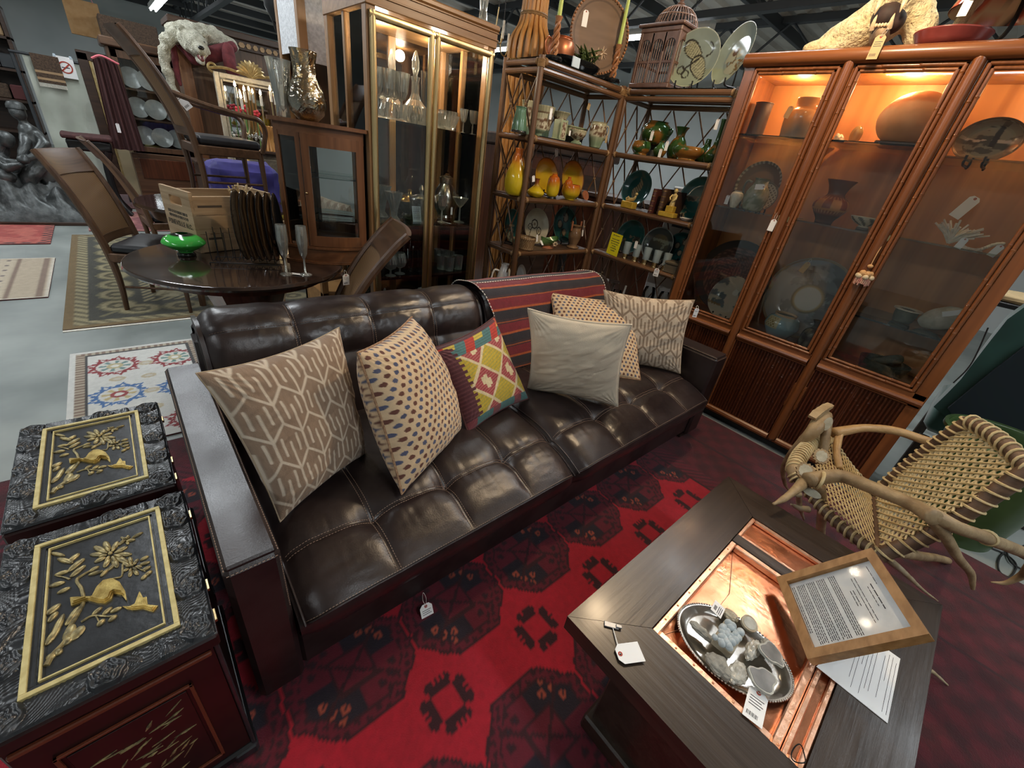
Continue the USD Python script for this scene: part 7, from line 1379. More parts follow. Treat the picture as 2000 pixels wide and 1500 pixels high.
put(st, 'figure', flesh([[(h2, .062), (h2 + V(.01, 0, .03), .066)], [(h2 + V(-.03, .02, -.04), .045), (P(-6, 305), .08), (P(-18, 345), .10)], [(P(-4, 298), .05), (P(16, 318, -.15), .042), (P(38, 318, -.2), .030), (P(48, 312, -.22), .026)], [(P(-10, 305), .05), (P(14, 328, -.2), .04), (P(40, 322, -.26), .028)], [(P(-18, 345), .10), (P(12, 345, -.15), .07), (P(4, 378, -.1), .05)]], .035, 8, .012, 22, 4), 'bronze', smooth=True)
put(st, 'bundle', lumpy(ball(P(46, 312, -.24), .045, 2), .02, 20, 3), 'bronze')

# dark cluttered shelving at the left edge
sv = thing('shelving', 'dark storage shelving crowded with odds and ends at the far left edge', 'shelf unit'); a, b = A(-60, 240, 9.2), A(80, 240, 9.2); x0, x1 = a[0], b[0]
put(sv, 'upright', bx(x0, x0 + .04, 9.2, 9.6, 0, 2.1, .004), 'dark_wood'); put(sv, 'upright', bx(x1 - .04, x1, 9.2, 9.6, 0, 2.1, .004), 'dark_wood'); put(sv, 'back', bx(x0, x1, 9.58, 9.6, 0, 2.1, 0), 'dark_wood')
r = np.random.default_rng(12)
for k, z in enumerate((.35, .72, 1.08, 1.42, 1.76, 2.08)): put(sv, 'shelf_board', bx(x0, x1, 9.2, 9.6, z, z + .03, .002), 'dark_wood')
names = ['grey storage box', 'brown cardboard carton', 'dark cloth bundle', 'beige folded textile', 'black case', 'green-trimmed folded rug', 'white paper parcel', 'grey metal tin', 'tan basket box', 'dark leather box', 'pale round hatbox', 'brown wrapped parcel']
mts = ['stone_grey', 'cardboard', 'brown_weave', 'backing', 'black', 'green_glaze', 'paper', 'steel', 'tan_card', 'dark_wood', 'fringe', 'cardboard']
for k in range(12):
    z = (1.11, 1.45, 1.79)[k // 4] + .001; w = (x1 - x0 - .1) / 4; cx = x0 + .06 + w * (k % 4 + .5); h = r.uniform(.14, .27); single('stored_box', bx(cx - w * .44, cx + w * .44, 9.22, 9.5, z, z + h, .012), mts[k], '%s on the %s shelf of the dark shelving at the far left' % (names[k], ('eye-level', 'second highest', 'top')[k // 4]), 'box')
# canvas hung from a rail with a brown textile over it and a no smoking sign
Yc = 8.5; cv = thing('canvas_sheet', 'pale grey-green canvas sheet hanging from a rail behind the sculpture', 'cloth'); cTL, cTR, cB = A(42, 105, Yc), A(158, 112, Yc), A(215, 320, Yc)
g, u, v = grid(lambda u, v: np.c_[cTL[0] + u * (cTR[0] - cTL[0]), Yc + .03 * np.sin(u * 14 + v * 2) * v + .01 * np.sin(v * 18), cTL[2] - v * (cTL[2] - .12)], 40, 50); put(cv, 'sheet', J(g, T(g, (0, .006, 0))), 'canvas', smooth=True); put(cv, 'rail', cyl((cTL[0] - .1, Yc, cTL[2] + .01), (cTR[0] + .1, Yc, cTL[2] + .01), .015), 'steel'); put(cv, 'stand', J(*[cyl((x, Yc + .02, 0), (x, Yc + .02, cTL[2] + .01), .018) for x in (cTL[0] - .08, cTR[0] + .08)]), 'steel')
a, b = A(58, 108, Yc - .05), A(108, 165, Yc - .05); bw = thing('woven_textile', 'brown woven textile with a white fringe hung over the canvas sheet', 'textile'); put(bw, 'cloth', bx(a[0], a[0] + .24, Yc - .065, Yc - .05, b[2], a[2] + .03, .003), 'brown_weave'); put(bw, 'band', J(*[bx(a[0], a[0] + .24, Yc - .067, Yc - .064, b[2] + o, b[2] + o + .025, .001) for o in (.03, .10)]), 'cardboard'); put(bw, 'fringe', J(*[bx(a[0] + .012 * i, a[0] + .012 * i + .008, Yc - .062, Yc - .055, b[2] - .04, b[2], 0) for i in range(20)]), 'fringe')
a = A(128, 130, Yc - .04); sg = thing('no_smoking_sign', 'white no smoking sign pinned to the canvas sheet', 'sign', a); put(sg, 'sheet', bx(-.085, .085, -.002, .002, -.12, .10, 0), 'paper'); put(sg, 'symbol', J(T(trimesh.creation.annulus(.050, .062, .003), (0, 0, 0), rx=PI / 2), T(bx(-.055, .055, -.0015, .0015, -.006, .006, 0), (0, 0, 0), ry=-.78)).apply_translation((0, -.004, -.01)), 'red_ink'); put(sg, 'cigarette', J(bx(-.035, .035, -.0035, -.002, -.018, -.008, 0)), 'ink'); put(sg, 'clip', J(*[bx(s * .07 - .012, s * .07 + .012, -.006, .004, .085, .115, .002) for s in (-1, 1)]), 'pale_blue')
# painting edge, maroon drape, black carved stand
a, b = A(148, 105, 8.45), A(196, 310, 8.45); pf = thing('framed_painting', 'tall dark-framed painting with a bright gilt inner edge beside the canvas', 'painting'); x0 = a[0]; put(pf, 'frame', J(bx(x0, x0 + .10, 8.45, 8.50, .12, a[2] + .03, .006), bx(x0, x0 + .62, 8.45, 8.50, a[2] - .05, a[2] + .05, .006)), 'dark_wood'); put(pf, 'gilt_edge', bx(x0 + .10, x0 + .125, 8.445, 8.49, .12, a[2] - .05, .003), 'old_gold'); put(pf, 'picture', bx(x0 + .12, x0 + .60, 8.465, 8.48, .12, a[2] - .04, 0), 'painting')
a = A(180, 110, 7.75); g, u, v = grid(lambda u, v: np.c_[a[0] + .02 + (u - .5) * .26 * (.8 + .4 * v) + .08, 7.75 + .035 * np.sin(u * 22), a[2] - v * (a[2] - .75)], 50, 20); dp = thing('draped_curtain', 'maroon velvet curtain hanging beside the china cabinet', 'curtain'); put(dp, 'cloth', J(g, T(g, (0, .012, 0))), 'maroon_cloth', smooth=True); put(dp, 'tie', tube(spline([(a[0] - .01, 7.71, a[2] - .02), (a[0] + .08, 7.69, a[2] + .02), (a[0] + .22, 7.71, a[2] - .03)], 12), .012, 6), 'pink_tag')
hang_tag('price_tag', 'small white tag on the maroon curtain', A(231, 250, 7.69), (1, 0, 0), (.1, 0, 1), .035, .10, None, 0)
a = A(168, 262, 7.6); bs = thing('carved_stand', 'black carved wooden stand with a pinkish top near the canvas sheet', 'stand', (a[0], 7.6, 0)); zt2 = a[2]; put(bs, 'top', lumpy(bx(-.22, .22, -.2, .2, zt2 - .05, zt2, .02).subdivide().subdivide(), .015, 14, 2), 'maroon_cloth'); put(bs, 'apron', lumpy(bx(-.19, .19, -.17, .17, zt2 - .17, zt2 - .05, .02).subdivide().subdivide(), .02, 16, 5), 'black')
for s in (-1, 1):
    for q in (-1, 1): put(bs, 'leg', tube(spline([(s * .15, q * .13, zt2 - .15), (s * .10, q * .09, zt2 * .6), (s * .11, q * .10, .2), (s * .2, q * .17, .02)], 12), np.linspace(.045, .026, 12), 8), 'black')
# china cabinet full of plates
Yk = 7.9; a, b = A(205, 92, Yk), A(338, 118, Yk); x0, x1, zk = a[0], b[0] + .05, a[2] + .02
kc = thing('china_cabinet', 'dark wooden china cabinet with pale plates on its shelves, far left', 'cabinet'); w_ = x1 - x0
put(kc, 'side', bx(x0, x0 + .03, Yk, Yk + .4, 0, zk, .003), 'walnut'); put(kc, 'side', bx(x1 - .03, x1, Yk, Yk + .4, 0, zk, .003), 'walnut'); put(kc, 'back', bx(x0, x1, Yk + .38, Yk + .4, 0, zk, 0), 'walnut'); put(kc, 'cornice', bx(x0 - .04, x1 + .04, Yk - .05, Yk + .42, zk, zk + .09, .012), 'walnut_x'); put(kc, 'base', bx(x0 - .03, x1 + .03, Yk - .03, Yk + .4, 0, .72, .005), 'walnut_x'); put(kc, 'drawer_front', bx(x0 + .03, x1 - .03, Yk - .045, Yk - .03, .42, .66, .006), 'mahogany')
put(kc, 'door_frame', J(bx(x0 + .03, x0 + .09, Yk - .01, Yk + .01, .74, zk - .02, .003), bx(x1 - .09, x1 - .03, Yk - .01, Yk + .01, .74, zk - .02, .003), bx(x0 + .03, x1 - .03, Yk - .01, Yk + .01, zk - .1, zk - .02, .003), bx(x0 + .03, x1 - .03, Yk - .01, Yk + .01, .74, .80, .003)), 'walnut'); put(kc, 'pane', bx(x0 + .08, x1 - .08, Yk - .002, Yk, .8, zk - .1, 0), 'window')
for z in (.80, 1.12, 1.44): put(kc, 'shelf_board', bx(x0 + .03, x1 - .03, Yk + .03, Yk + .38, z - .02, z, 0), 'walnut_x')
pl = None
for z in (.80, 1.12, 1.44):
    for k in range(3):
        Pq = V(x0 + w_ * (.26 + .25 * k), Yk + .22 - .06 * (k % 2), z + .115)
        if pl is None: pl = thing('china_plate', 'pale china plate in the dark china cabinet, lowest shelf, left of three', 'plate', Pq, group='plates in the china cabinet'); put(pl, 'dish', T(lathe([(0, 0), (.07, 0), (.115, .014), (.115, .018), (.07, .006), (0, .006)], 36), rx=PI / 2 - .2), 'china', smooth=True)
        else: copy(pl, Pq, label='pale china plate in the dark china cabinet, %s shelf, %s of three' % ({.8: 'lowest', 1.12: 'middle', 1.44: 'top'}[z], ('left', 'middle', 'right')[k]))
# boxes and a ribbon above
a, b = A(140, 65, 9.0), A(190, 8, 9.0); single('orange_sign', bx(a[0], b[0], 9.0, 9.04, a[2], b[2], .004), 'orange_board', 'tan wooden board sticking up above the framed painting', 'board')
a = A(205, 88, 8.7); b = A(300, 36, 8.7); single('carton', bx(a[0], b[0], 8.6, 9.0, a[2] - .02, b[2] - .1, .01), 'brown_weave', 'flat brown carton on top of the china cabinet', 'box')
a, b = A(172, -10, 9.2), A(188, 40, 9.2); single('ribbon_tag', tube(spline([a, (a + b) / 2 + V(.03, 0, 0), b], 8), [.02, .03, .035, .035, .038, .04, .04, .035], 6, flat=.1), 'pink_tag', 'pink paper streamer hanging beside the tan board', 'streamer')
# armoire with a carved cornice, bear skin thrown over it
Ya = 7.2; a, b, c = A(352, 120, Ya), A(415, 120, Ya), A(562, 130, Ya); za = A(450, 66, Ya)[2]
aw = thing('armoire', 'large brown wooden armoire with a carved dark cornice behind the gilt mirror', 'wardrobe'); put(aw, 'body', bx(a[0], c[0] + .4, Ya, Ya + .5, .08, za - .12, .006), 'walnut'); put(aw, 'side_stile', bx(a[0] - .02, a[0] + .10, Ya - .03, Ya, .08, za - .12, .004), 'oak_dark'); put(aw, 'base', bx(a[0] - .04, c[0] + .44, Ya - .05, Ya + .52, .0, .16, .008), 'walnut_x'); put(aw, 'cornice', J(bx(a[0] - .05, c[0] + .45, Ya - .08, Ya + .52, za - .04, za + .03, .01), bx(a[0] - .02, c[0] + .42, Ya - .04, Ya + .52, za - .14, za - .04, .004)), 'dark_wood')
put(aw, 'carved_frieze', J(*[ext(Polygon([(math.cos(t) * .028 * (1 if i % 4 else 1.3), math.sin(t) * .03) for t in np.linspace(0, 2 * PI, 7)[:-1]]), .016).apply_transform(np.array([[1, 0, 0, a[0] + .06 + i * .075], [0, 0, -1, Ya - .042], [0, 1, 0, za - .09], [0, 0, 0, 1.]])) for i in range(int((c[0] + .4 - a[0]) / .075))]), 'cardboard')
Yb = Ya - .45; q = lambda px, py, d=0: A(px, py, Yb + d); hd = q(383, 88)
be = thing('bear_skin', 'white bear skin with a snarling head draped over the armoire', 'animal skin')
put(be, 'pelt', flesh([[(q(345, 66, .35), .10), (q(372, 66, .3), .12), (q(420, 72, .3), .09), (q(452, 88, .3), .07)], [(hd + V(-.03, .10, .05), .12), (hd, .12), (hd + V(.0, -.10, -.04), .075)], [(q(340, 68, .2), .07), (q(322, 80, .1), .055), (q(320, 120, .1), .045), (q(338, 170, .1), .035), (q(349, 190, .1), .028)]], .03, 10, .035, 16, 2), 'bear_fur', smooth=True)
put(be, 'muzzle', flesh([[(hd + V(-.0, -.10, -.03), .07), (hd + V(.005, -.19, -.055), .045)]], .02, 8, .008, 20), 'bear_fur', smooth=True); put(be, 'nose', ball(hd + V(.005, -.235, -.035), .024, 2, (1.2, .8, .8)), 'eye_black')
put(be, 'eye', ball(hd + V(-.058, -.105, .03), .013, 2), 'eye_black'); put(be, 'eye', ball(hd + V(.060, -.105, .03), .013, 2), 'eye_black'); put(be, 'ear', ball(hd + V(-.10, .02, .12), .035, 2, (1, .6, 1)), 'bear_fur'); put(be, 'ear', ball(hd + V(.10, .02, .12), .035, 2, (1, .6, 1)), 'bear_fur')
put(be, 'mouth', flesh([[(hd + V(0, -.14, -.11), .032), (hd + V(.005, -.18, -.135), .02)]], .015, 4), 'mouth', smooth=True); put(be, 'jaw', flesh([[(hd + V(0, -.08, -.13), .045), (hd + V(.005, -.16, -.165), .022)]], .02, 6, .006, 20), 'bear_fur', smooth=True); put(be, 'teeth', J(*[cyl(hd + V(s * .02 + .004, -.20, -.10), hd + V(s * .017 + .004, -.20, -.135), .006, .001, 6) for s in (-1, 1)]), 'shell_white')
put(be, 'felt_backing', flesh([[(q(350, 82, .25), .05), (q(380, 112, .15), .075), (q(425, 105, .2), .08), (q(452, 92, .25), .06)], [(q(338, 88, .2), .03), (q(345, 140, .12), .025), (q(352, 165, .12), .018)], [(q(445, 95, .1), .06), (q(450, 130, .02), .065), (q(462, 158, .0), .05)]], .03, 8, .015, 14), 'felt_red', smooth=True)
# gilt mirror with carved crest
Ym = 6.6; TL, TR_, BL = A(414, 136, Ym), A(548, 170, Ym), A(436, 275, Ym); xm0, xm1, zm1, zm0 = TL[0], TR_[0] + .02, TL[2] - .01, .75
mr = thing('gilt_mirror', 'large mirror in a pale gilt frame with a carved shell crest', 'mirror')
for nm, w0, d, mt in (('outer_frame', 0, .05, 'gilt_pale'), ('inner_frame', .055, .03, 'gilt_pale')):
    ww = .05 if w0 == 0 else .025; put(mr, nm, J(bx(xm0 + w0, xm0 + w0 + ww, Ym - d, Ym, zm0 + w0, zm1 - w0, .006), bx(xm1 - w0 - ww, xm1 - w0, Ym - d, Ym, zm0 + w0, zm1 - w0, .006), bx(xm0 + w0 + ww, xm1 - w0 - ww, Ym - d, Ym, zm1 - w0 - ww, zm1 - w0, .006), bx(xm0 + w0 + ww, xm1 - w0 - ww, Ym - d, Ym, zm0 + w0, zm0 + w0 + ww, .006)), mt)
put(mr, 'mirror_glass', bx(xm0 + .05, xm1 - .05, Ym - .012, Ym - .005, zm0 + .05, zm1 - .05, 0), 'mirror'); cx = (xm0 + xm1) / 2 + .02
put(mr, 'crest', J(*[tube(spline([(cx, Ym - .03, zm1), (cx + .09 * math.sin(t), Ym - .05, zm1 + .10 * math.cos(t) + .02), (cx + .15 * math.sin(t * 1.15), Ym - .04, zm1 + .17 * math.cos(t))], 8), [.012, .018, .022, .024, .024, .02, .014, .006], 6) for t in np.linspace(-1.35, 1.35, 11)], tube(spline([(cx - .42, Ym - .03, zm1 + .02), (cx - .25, Ym - .03, zm1 + .05), (cx, Ym - .03, zm1 + .02), (cx + .25, Ym - .03, zm1 + .05), (cx + .42, Ym - .03, zm1 + .015)], 20), .016, 6), *[tube([(xm0 + s * .05 + .04 * math.cos(t), Ym - .03, zm1 + .03 + .04 * math.sin(t)) for t in np.linspace(0, 5, 14)], .013, 6) for s in (0,)]), 'old_gold')
put(mr, 'stand', bx(xm0 + .03, xm1 - .03, Ym - .02, Ym + .02, .0, zm0 + .01, .004), 'dark_wood')
# candelabra with flame bulbs, red flowers at its foot
for (px, py, lab, offs) in ((476, 250, 'brass candelabra with lit flame bulbs before the gilt mirror, left of two', ((458, 163), (476, 172), (470, 186))), (528, 258, 'brass candelabra with lit flame bulbs before the gilt mirror, right of two', ((508, 180), (527, 172), (535, 178)))):
    Yd = 6.1; b0 = A(px, py, Yd); cd = thing('candelabra', lab, 'candelabra', (0, 0, 0)); put(cd, 'stem', J(lathe([(0, 0), (.09, 0), (.06, .03), (.02, .05), (.018, b0[2] - .85), (0, b0[2] - .85)], 18).apply_translation((b0[0], Yd, .85))), 'brass')
    for (qx, qy) in offs:
        e = A(qx, qy, Yd); put(cd, 'arm', tube(spline([(b0[0], Yd, b0[2]), ((b0[0] + e[0]) / 2, Yd, b0[2] - .06), (e[0], Yd, b0[2] + .02), (e[0], Yd, e[2] - .13)], 14), .009, 6), 'brass'); put(cd, 'candle', cyl((e[0], Yd, e[2] - .13), (e[0], Yd, e[2] - .03), .014), 'shell_white'); put(cd, 'flame_bulb', lathe([(0, 0), (.013, .012), (.012, .03), (.003, .055), (0, .058)], 12).apply_translation((e[0], Yd, e[2] - .03)), 'candle_bulb')
    put(cd, 'crystal_drop', J(*[ball((b0[0] + .12 * math.cos(t), Yd + .12 * math.sin(t), b0[2] - .05 - .02 * (i % 3)), .012, 1, (1, 1, 1.8)) for i, t in enumerate(np.linspace(0, 2 * PI, 10))]), 'crystal_glass')
a = A(500, 272, 6.1); sb = thing('sideboard', 'dark sideboard carrying the candelabra below the gilt mirror', 'sideboard', (a[0], 6.12, 0)); put(sb, 'top', bx(-.65, .75, -.22, .22, .82, .85, .006), 'dark_wood'); put(sb, 'body', bx(-.62, .72, -.2, .2, .08, .82, .005), 'dark_wood'); put(sb, 'plinth', bx(-.6, .7, -.18, .18, .0, .08, 0), 'black')
for k in range(4): dwr = put(sb, 'drawer', bx(-.60 + .33 * k, -.30 + .33 * k, -.215, -.2, .55, .78, .005), 'walnut_x'); put(dwr, 'knob', ball((-.45 + .33 * k, -.225, .66), .016, 1), 'brass')
for k, (px, py) in enumerate(((466, 214), (478, 212), (502, 222))): a = A(px, py, 6.3); f = thing('red_flower', 'red artificial flower before the gilt mirror, %s of three' % ('left', 'middle', 'right')[k], 'flower', a); put(f, 'petals', J(*[ball((.022 * math.cos(t), 0.01, .022 * math.sin(t)), .018, 1) for t in np.linspace(0, 2 * PI, 6)[:-1]]), 'red_flower'); put(f, 'stem', cyl((0, .02, 0), (0, .03, .86 - a[2]), .006, n=6), 'green_glaze')
# chest of drawers and oddments
a = A(512, 295, 4.9); cd = thing('chest_of_drawers', 'grey-brown chest of drawers with brass knobs left of the corner cabinet', 'chest of drawers', (a[0] + .36, 5.15, 0)); zt3 = a[2]; put(cd, 'carcass', bx(-.38, .38, -.22, .22, .04, zt3 - .02, .005), 'grey_wood'); put(cd, 'top', bx(-.41, .41, -.25, .25, zt3 - .025, zt3, .006), 'dark_wood'); put(cd, 'plinth', bx(-.39, .39, -.23, .23, 0, .06, .004), 'dark_wood')
for k in range(4): z = .10 + k * (zt3 - .15) / 4; d = put(cd, 'drawer', bx(-.35, .35, -.238, -.22, z, z + (zt3 - .15) / 4 - .02, .006), 'grey_wood'); put(d, 'knob', ball((-.2, -.25, z + .1), .018, 2), 'brass'); put(d, 'knob', ball((.2, -.25, z + .1), .018, 2), 'brass')
a = A(528, 285, 4.95); t = thing('bamboo_basket', 'orange bamboo bundle vase on the chest of drawers', 'vase', (a[0], 4.98, zt3)); put(t, 'canes', J(*[tube(spline([(.055 * math.cos(k), .055 * math.sin(k), 0), (.03 * math.cos(k), .03 * math.sin(k), .1), (.06 * math.cos(k), .06 * math.sin(k), .21)], 8), .012, 6) for k in np.linspace(0, 2 * PI, 13)[:-1]]), 'cane_orange')
a = A(420, 340, 4.6); bl = thing('blue_bundle', 'dark blue cloth bundle under the raised cane armchair', 'cloth', (a[0] + .22, 4.68, 0)); put(bl, 'cloth', lumpy(bx(-.26, .26, -.2, .2, .62, .98, .06).subdivide().subdivide().subdivide(), .03, 9, 2), 'blue_cloth', smooth=60); put(bl, 'lining', lumpy(bx(-.28, .28, -.21, .19, .52, .62, .03).subdivide().subdivide(), .02, 9, 2), 'yellow_cloth', smooth=60); put(bl, 'crate', bx(-.3, .3, -.22, .22, 0, .53, .01), 'cardboard')
a = A(548, 8, 5.0); hb = thing('hanging_bell', 'dark hanging iron lantern under the roof left of the curio', 'lantern', (a[0], 5.0, 0)); z0 = A(548, 52, 5.0)[2]; put(hb, 'body', lathe([(0, z0), (.08, z0 + .02), (.13, z0 + .12), (.14, z0 + .32), (.09, z0 + .42), (.03, z0 + .47), (0, z0 + .47)], 20), 'black'); put(hb, 'bracket', J(tube(spline([(-.13, 0, z0 + .3), (-.06, 0, z0 - .02), (.0, 0, z0 - .08), (.06, 0, z0 - .02), (.13, 0, z0 + .3)], 16), .014, 6), cyl((0, 0, z0 + .47), (0, 0, RZ - .03), .008, n=6)), 'iron')
# dark wooden furniture that fills the view behind the shelves
def backdrop(label, x0, x1, y, h, mt='mahogany'):
    t = thing('tall_cupboard', label, 'cupboard'); put(t, 'body', bx(x0, x1, y, y + .45, .06, h, .006), mt); put(t, 'cornice', bx(x0 - .04, x1 + .04, y - .05, y + .47, h, h + .09, .012), 'dark_wood'); put(t, 'plinth', bx(x0 + .02, x1 - .02, y + .02, y + .44, 0, .06, 0), 'black')
    for k in range(2):
        a = x0 + .03 + k * (x1 - x0 - .03) / 2; b = a + (x1 - x0) / 2 - .045; d = put(t, 'door', bx(a, b, y - .022, y, .12, h - .05, .004), mt); put(d, 'panel', bx(a + .07, b - .07, y - .03, y - .02, .2, h - .14, .008), 'dark_wood')
backdrop('tall dark mahogany cupboard behind the second curio', 2.15, 3.0, 4.6, 1.72); backdrop('tall dark cupboard seen through the left rattan shelf', 2.55, 4.05, 3.05, 1.42); backdrop('dark two-door cupboard far behind the curio', 2.9, 4.1, 6.6, 1.95, 'walnut')
t = thing('tall_cupboard', 'dark wooden cupboard standing behind the right rattan shelf', 'cupboard'); put(t, 'body', bx(3.35, 3.75, 1.70, 2.85, .0, 1.12, .006), 'mahogany'); put(t, 'top', bx(3.32, 3.78, 1.67, 2.88, 1.12, 1.16, .006), 'dark_wood')
bl = thing('striped_blind', 'bundle of tan bamboo canes leaning behind the right rattan shelf', 'canes', (3.5, 1.45, 0)); put(bl, 'canes', J(*[tube([(.0 + .03 * (k % 2), -.20 + .026 * k, .0), (.02, -.19 + .026 * k, 1.85 + .05 * math.sin(k * 2))], .012, 6) for k in range(16)]), 'cane_pale')
t = thing('white_unit', 'white slatted appliance seen through the right rattan shelf', 'appliance', (3.22, 1.56, 0)); put(t, 'body', bx(-.1, .1, -.2, .2, .0, 1.32, .01), 'white_glaze'); put(t, 'slot', J(*[bx(-.102, -.098, -.12, .12, 1.05 + .05 * k, 1.07 + .05 * k, 0) for k in range(4)]), 'ink')
M('platter_wood', (.15, .085, .05), .5, (.22, .135, .085), (6, 6, 30)); M('copper_pot', (.50, .19, .09), .35, (.38, .13, .06), 14, metal=.7); M('leaf_green', (.05, .085, .02), .6, (.09, .13, .035), 40); M('blossom_pale', (.55, .40, .26), .7); M('candle_green', (.42, .52, .10), .5, (.50, .60, .16), 20); M('turned_wood', (.30, .12, .05), .35, (.42, .20, .09), (30, 30, 4)); M('fur_grey', (.16, .15, .14), .95, (.32, .30, .28), (30, 30, 60)); M('cage_wood', (.10, .05, .035), .45, (.16, .085, .06), (20, 20, 4)); M('cage_wire', (.26, .17, .14), .4); M('bear_cream', (.56, .46, .26), .95, (.74, .66, .44), (20, 20, 20), bump=.8, bscale=70, bdist=.02); M('basin_red', (.16, .03, .028), .3, (.22, .045, .04), 12)
M('mouth_dark', (.015, .008, .008), .75, (.04, .018, .015), 20)
M('jaw_brown', (.20, .13, .075), .6, (.34, .24, .14), 30)
M('fang_cream', (.62, .44, .26), .4, (.70, .55, .36), 40)
M('antler', (.22, .14, .065), .5, (.42, .30, .16), (14, 14, 14), bump=.5, bscale=(90, 90, 30), bdist=.004); M('antler_gold', (.34, .18, .06), .45, (.50, .31, .13), (10, 10, 40), bump=.4, bscale=80, bdist=.004); M('antler_cut', (.36, .33, .24), .6, (.46, .43, .33), 60); M('antler_tip', (.50, .42, .28), .5, (.38, .29, .16), 20); M('rail_bark', (.075, .040, .022), .55, (.16, .09, .05), (8, 8, 40), bump=.4, bscale=60, bdist=.004); M('rawhide', (.56, .42, .20), .55, (.66, .52, .28), 40)
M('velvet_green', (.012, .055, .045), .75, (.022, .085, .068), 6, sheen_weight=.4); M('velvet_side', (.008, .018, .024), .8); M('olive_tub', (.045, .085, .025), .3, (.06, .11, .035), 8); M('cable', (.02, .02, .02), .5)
# ================================================================ on top of the rattan shelves
ZL = UZ + .003
t = thing('bamboo_column', 'orange fluted bamboo column lamp behind the left rattan shelf', 'lamp', (2.30, 2.62, 0)); n = 18
put(t, 'cane', J(*[tube(spline([(.10 * math.cos(a), .10 * math.sin(a), 0), (.11 * math.cos(a), .11 * math.sin(a), 1.6), (.135 * math.cos(a), .135 * math.sin(a), 1.98), (.075 * math.cos(a), .075 * math.sin(a), 2.14), (.07 * math.cos(a), .07 * math.sin(a), 2.5)], 26), .0155, 6) for a in np.linspace(0, 2 * PI, n, endpoint=False)]), 'cane_orange'); put(t, 'binding', J(*[tube([(.086 * math.cos(a), .086 * math.sin(a), z) for a in np.linspace(0, 2 * PI, 24, endpoint=False)], .006, 5, closed=True) for z in (2.15, 2.16)]), 'rattan_wrap'); put(t, 'core', cyl((0, 0, 0), (0, 0, 2.5), .06), 'cardboard')
def wp(u, v): C = C1((.17, .105, .065), len(u)); n = meshkit.fbm(np.c_[u * 2, v * 9, 0 * u], 3, 3); C *= (.8 + .4 * n)[:, None]; d = np.hypot(u, v); C[(d > .80) & (d < .85)] *= .6; return C
Pp = V(2.50, 2.22, ZL + .222); plate('wooden_platter', 'big round wooden platter with a beaded rim standing on the left rattan shelf', Pp, .205, (-.45, -1, 0), wp, .12, mat='matte', stand=False, tilt=.12, cat='platter'); h = nrm((-.45, -1, 0)); n_ = nrm(h * math.cos(.12) + V(0, 0, math.sin(.12))); x = nrm(np.cross((0, 0, 1), h)); y = np.cross(n_, x)
put('/World/wooden_platter', 'beaded_rim', J(*[ball(n_ * .026 + x * .197 * math.cos(a) + y * .197 * math.sin(a), .0075, 1) for a in np.linspace(0, 2 * PI, 64, endpoint=False)]), 'turned_wood'); put('/World/wooden_platter', 'easel', J(*[tube([x * s * .09 + V(0, 0, -.214) - h * .02, x * s * .05 - h * .12 + V(0, 0, -.2)], .008, 6) for s in (-1, 1)]), 'black')
P = onx(1143, 36, 2.40); hang_tag('price_tag', 'white tag stuck near the rim of the big wooden platter', ony(1143, 36, 2.14), x, (0, 0, 1), .034, .075, None, 0)
P = V(2.27, 2.22, ZL); t = thing('wooden_boat', 'long black lacquer tray box with a glass label on the left rattan shelf', 'tray', (2.33, 2.19, ZL), rz=.05); put(t, 'hull', T(lathe([(0, 0), (.55, 0), (.92, .03), (1.0, .052), (.97, .055), (.86, .036), (.5, .014), (0, .014)], 48, .20, .085)), 'black_gloss'); put(t, 'glass_label', bx(-.16, -.09, -.092, -.084, .0, .05, .002), 'pale_blue'); put(t, 'foot', bx(-.12, .12, -.05, .05, 0, .006, .002), 'black')
P = V(2.25, 2.28, ZL + .01); pot('copper_jug', 'dented copper pot behind the black tray box', 'pot', P, [(0, 0), (.055, 0), (.075, .03), (.085, .09), (.075, .13), (.06, .14), (.066, .15)], mat='copper_pot', parts=[('handle', loop_handle(.07, .05, .13, .04, .006, 2.9), 'copper_pot')])
t = thing('flower_spray', 'spray of green leaves and pale dried blossoms in the black tray box', 'flowers', (2.40, 2.19, ZL + .045)); r = np.random.default_rng(15); put(t, 'leaves', J(*[ellip((r.uniform(-.09, .06), r.uniform(-.05, .04), r.uniform(0, .06)), (r.uniform(-.12, .08), r.uniform(-.07, .05), r.uniform(.03, .10)), .022, .004, 1) for _ in range(46)]), 'leaf_green'); put(t, 'blossoms', J(*[ellip(V(.02 + .03 * c, -.02 - .015 * c, .06 + .012 * c), V(.02 + .03 * c + .035 * math.cos(a), -.03 - .015 * c, .06 + .012 * c + .035 * math.sin(a)), .018, .004, 1) for c in (0, 1, 2) for a in np.linspace(0, 2 * PI, 8)[:-1]]), 'blossom_pale')
